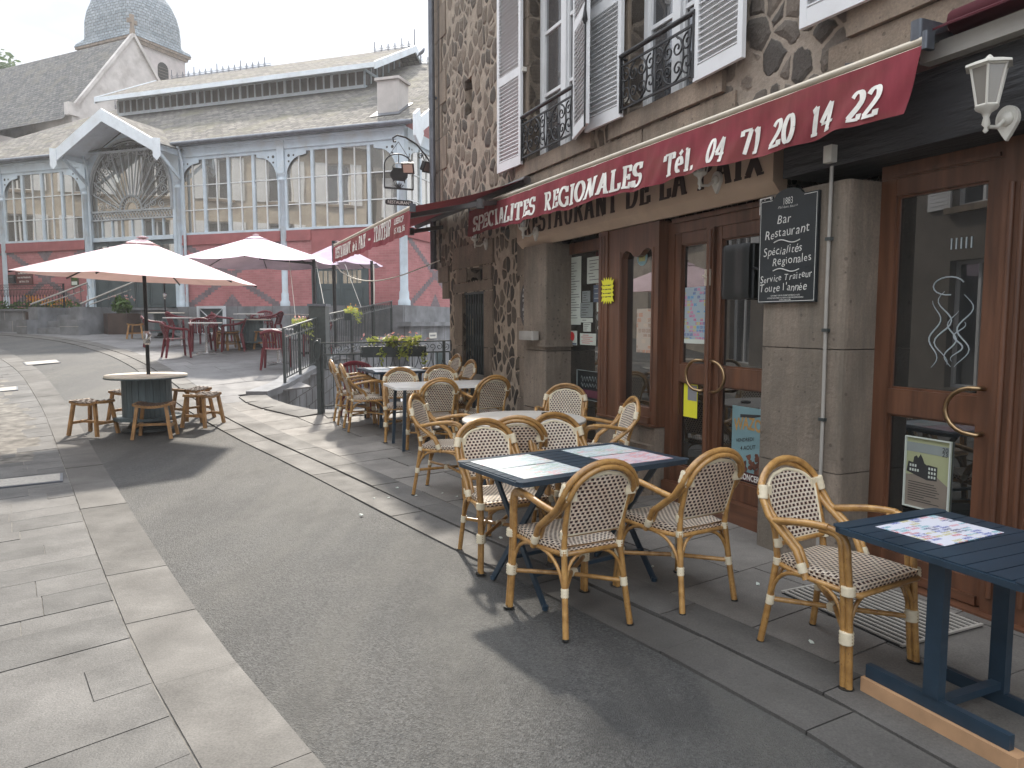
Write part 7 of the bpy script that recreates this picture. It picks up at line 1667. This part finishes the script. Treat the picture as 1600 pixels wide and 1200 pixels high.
# local: +x = outward from the gable, y = along the gable (backwards to the right)
gw, za, ze = 3.78, 17.6, 12.65; NL = 26
mb = MB(); mb.add([(0, -gw, 0), (0, gw, 0), (0, gw, ze), (0, 0, za), (0, -gw, ze)], [(0, 1, 2, 3, 4)]); mb.add([(.0, -gw, 0), (-NL, -gw, 0), (-NL, -gw, ze), (0, -gw, ze)], [(0, 1, 2, 3)]); mb.add([(-NL, gw, 0), (0, gw, 0), (0, gw, ze), (-NL, gw, ze)], [(0, 1, 2, 3)])
mb.box(-.25, .12, -gw - .25, -gw + .35, ze - .35, ze + .3); mb.build('nave_wall', M['render'], ch)
mb = MB(); s_ = (za - ze) / gw
rquad(mb, (-NL, -gw - .45, ze - .45 * s_), (-.1, -gw - .45, ze - .45 * s_), (-.1, 0, za - .05), (-NL, 0, za - .05)); rquad(mb, (-.1, gw + .45, ze - .45 * s_), (-NL, gw + .45, ze - .45 * s_), (-NL, 0, za - .05), (-.1, 0, za - .05)); mb.build('nave_roof', M['slate_dark'], ch)
mb = MB(); mb.beam((0.02, -gw - .2, ze - .25), (.02, 0, za + .12), .22, .16); mb.beam((.02, gw + .2, ze - .25), (.02, 0, za + .12), .22, .16); mb.build('gable_coping', M['render'], ch)
mb = MB(); mb.box(-.1, .1, -.1, .1, za, za + .42); mb.prismX([(y_ * .62, za + .4 + (z_ - .7) * .66) for y_, z_ in ((-.12, .7), (.12, .7), (.13, 1.2), (.45, 1.15), (.45, 1.5), (.13, 1.45), (.17, 1.9), (-.17, 1.9), (-.13, 1.45), (-.45, 1.5), (-.45, 1.15), (-.13, 1.2))], -.08, .08); mb.build('cross', M['stone'], ch)
mb = MB(); mb.box(-NL, -3.0, -gw - 2.6, -gw - .001, 0, 11.2); mb.build('aisle_wall', M['render'], ch)
mb = MB(); rquad(mb, (-NL, -gw - 3, 11.0), (-2.6, -gw - 3, 11.0), (-2.6, -gw, 12.2), (-NL, -gw, 12.2)); mb.build('aisle_roof', M['slate_dark'], ch)
# tower: nearest corner at local coords of (-25.5, 48)
dx, dy = -24.55 + 21.42, 48 - 42; cx = .907 * dx - .42 * dy; cy = .42 * dx + .907 * dy
S = 4.7; KX = 1.2; tx, ty = cx - S * KX / 2, cy + S / 2; ez = 20.09
mb = MB(); mb.box(tx - S * KX / 2 + .3, tx + S * KX / 2 - .3, ty - S / 2 + .3, ty + S / 2 - .3, 0, ez - .35); tw = mb.build('tower', M['render_pink'], ch)
mb = MB(); mb.box(tx - S * KX / 2 + .15, tx + S * KX / 2 - .15, ty - S / 2 + .15, ty + S / 2 - .15, ez - .35, ez - .15); mb.box(tx - S * KX / 2 + .02, tx + S * KX / 2 - .02, ty - S / 2 + .02, ty + S / 2 - .02, ez - .149, ez - .0); mb.build('cornice', M['stone'], tw)
lx = tx + S * KX / 2 - .3
mb = MB(); pts = [(-.42, 17.3), (.42, 17.3)] + [(.42 * math.cos(R(a)), 18.7 + .42 * math.sin(R(a))) for a in range(0, 181, 20)]; mb.prismX([(ty + .2 + a, b) for a, b in pts], lx, lx + .02); lo = mb.build('louvre_window', M['dark'], tw)
mb = MB()
for i in range(8): mb.add([(lx + .03, ty - .2, 17.35 + .2 * i), (lx + .03, ty + .6, 17.35 + .2 * i), (lx + .12, ty + .6, 17.3 + .2 * i), (lx + .12, ty - .2, 17.3 + .2 * i)], [(0, 1, 2, 3)])
mb.build('louvres', M['stone'], lo)
prof = [(0, S / 2 + .02), (.2, S / 2 - .06), (.5, S / 2 - .13), (1.0, S / 2 - .15), (1.7, S / 2 - .17), (2.4, S / 2 - .28), (3.1, S / 2 - .5), (3.8, S / 2 - .85), (4.5, S / 2 - 1.3), (5.1, S / 2 - 1.75), (5.5, .32), (6.4, .12), (7.2, .03)]
mb = MB(); n = 8
for k_ in range(4):
    ang = R(90 * k_); ca, sa = math.cos(ang), math.sin(ang)
    for (h0, r0), (h1, r1) in zip(prof, prof[1:]):
        for i in range(n):
            f0, f1 = -1 + 2 * i / n, -1 + 2 * (i + 1) / n
            def q(r_, f, h):
                rc = .88 if abs(f) == 1 else .97 if abs(f) == .75 else 1; a, b = r_ * (rc if h > .3 else 1), r_ * f * (rc if h > .3 else 1); return (tx + KX * (ca * a - sa * b), ty + sa * a + ca * b, ez + h)
            mb.add([q(r0, f0, h0), q(r0, f1, h0), q(r1, f1, h1), q(r1, f0, h1)], [(0, 1, 2, 3)], 0, True, [(f0 * r0, h0), (f1 * r0, h0), (f1 * r1, h1), (f0 * r1, h1)])
mb.build('dome', M['slate_dome'], tw)
# ------------------------------------------------------------------ trees behind, left
def tree(lb, x, y, h, r_, seed, zb=1.2):
    rd = random.Random(seed); t = thing('leafy_tree', lb, 'tree', (x, y, zb), 0, 'trees behind the church'); mb = MB(); mb.tube([(0, 0, 0), (.1, 0, h * .4), (0, .1, h * .75)], [.35, .25, .1], 8)
    for k_ in range(6): a = rd.uniform(0, 6.28); mb.tube([(0, 0, h * (.4 + .05 * k_)), (r_ * .35 * math.cos(a), r_ * .35 * math.sin(a), h * (.55 + .05 * k_)), (r_ * .7 * math.cos(a), r_ * .7 * math.sin(a), h * (.65 + .05 * k_))], [.13, .08, .03], 6)
    mb.build('trunk', M['bark'], t); mb = MB()
    for k_ in range(34):
        v = Vector((rd.gauss(0, 1), rd.gauss(0, 1), rd.gauss(0, .8))).normalized() * rd.uniform(.45, 1); leaves(mb, (v.x * r_, v.y * r_, h * .72 + v.z * h * .3), (r_ * .3, r_ * .3, h * .1), 260, .3, rd)
    mb.build('crown', M['leaf_tree'], t)
tree('leafy green tree rising behind the church at the left picture edge', -42.5, 56, 21.4, 4.6, 1)
# ------------------------------------------------------------------ houses along the left side of the street (seen mirrored in the glass)
def house(lb, p0, p1, h, wm, seed):
    p0, p1 = Vector(p0), Vector(p1); L_ = (p1 - p0).length; a = math.atan2(p1.y - p0.y, p1.x - p0.x)
    t = thing('street_house', lb, 'house', (p0.x, p0.y, gz(p0.y) - .3), a, 'stone houses along the left side of the street'); rd = random.Random(seed)
    ops = []; k_ = int(L_ / 2.6)
    for i in range(k_):
        c = (i + .5) * L_ / k_
        for z in (.6, 4.0, 6.9): ops.append((c - .55, c + .55, z, z + (2.4 if z < 1 else 1.9)))
    mb = MB(); wallgrid(mb, 0, L_, -1, h, ops, 0, .22); mb.quad((0, 8, -1), (0, 0, -1), (0, 0, h), (0, 8, h)); mb.quad((L_, 0, -1), (L_, 8, -1), (L_, 8, h), (L_, 0, h)); mb.quad((L_, 8, -1), (0, 8, -1), (0, 8, h), (L_, 8, h)); mb.build('wall', wm, t)
    for o in ops:
        mb = MB(); frame(mb, o[0], o[1], o[2], o[3], .2, .07, .05); mb.box((o[0] + o[1]) / 2 - .03, (o[0] + o[1]) / 2 + .03, .15, .199, o[2] + .07, o[3] - .07); f = mb.build('window', M['white_paint'], t); mb = MB(); mb.box(o[0], o[1], .201, .22, o[2], o[3]); mb.build('pane', M['up_glass'], f)
        if o[2] > 1:
            for s0, s1 in ((o[0] - .56, o[0] - .02), (o[1] + .02, o[1] + .56)):
                mb = MB(); mb.box(s0, s1, -.05, -.01, o[2], o[3])
                for q in range(24): mb.box(s0 + .05, s1 - .05, -.056, -.0505, o[2] + .08 + q * .072, o[2] + .12 + q * .072)
                mb.build('shutter', M['white_paint'], t)
            mb = MB(); mb.box(o[0] - .1, o[1] + .1, -.12, -.0, o[2] - .12, o[2] - .001); mb.build('sill', M['stone'], t)
    mb = MB(); mb.prismX([(-.4, h), (4, h + 3), (8.4, h)], -.2, L_ + .2); mb.build('roof', M['slate_dark'], t)
bw = simple('beige_stone_wall', (.42, .365, .295), .9, .22, 1.6, 0, .4, .01, 30, dirt=(.25, .2, .15)); gw_ = simple('grey_stone_wall', (.17, .15, .13), .9, .22, 1.6, 0, .4, .01, 30, dirt=(.12, .1, .09))
house('beige stone house with white shutters along the left street side, upper one', (-14.2, 13.6), (-23.5, 26.5), 9.5, bw, 1)
house('beige stone house with white shutters along the left street side, lower one', (-4.6, .2), (-13.9, 13.2), 9.0, gw_, 2)

# small scraps on the terrace paving
rl = random.Random(14); first = None
for i in range(16):
    x, d = rl.uniform(-6.5, -2.2), rl.uniform(.5, 2.6); wx, wy, _ = fw(x, d, 0)
    if first is None:
        mb = MB(); mb.add([(-.012, -.006, .0), (.011, -.008, .0), (.013, .007, .0), (-.010, .008, .0), (-.010, -.004, .006), (.009, -.006, .003), (.010, .005, .007), (-.008, .006, .004)], [(3, 2, 1, 0), (4, 5, 6, 7), (0, 1, 5, 4), (1, 2, 6, 5), (2, 3, 7, 6), (3, 0, 4, 7)])
        first = tag(mb.build('litter_scrap', M['paper'], None, (wx, wy, gz(wy) + .005), rl.uniform(0, 6)), 'tiny pale scrap of litter lying on the terrace paving', 'litter', 'litter scraps on the terrace')
    else:
        c = first.copy(); C.objects.link(c); c.location = (wx, wy, gz(wy) + .005); c.rotation_euler = (0, 0, rl.uniform(0, 6)); s_ = rl.uniform(.7, 1.5); c.scale = (s_, s_, s_)
# ------------------------------------------------------------------ bright hazy air
hm = bpy.data.materials.new('haze_air'); hm.use_nodes = True; ht = hm.node_tree; ht.nodes.clear()
ho = N('ShaderNodeOutputMaterial', ht); hv = N('ShaderNodeVolumePrincipled', ht); hv.inputs['Color'].default_value = (.95, .96, 1, 1); hv.inputs['Density'].default_value = .0013; hv.inputs['Anisotropy'].default_value = .35
ht.links.new(hv.outputs[0], ho.inputs['Volume'])
tag(MB().box(-720, 720, -420, 920, -4, 29).build('haze', hm), kind='stuff')
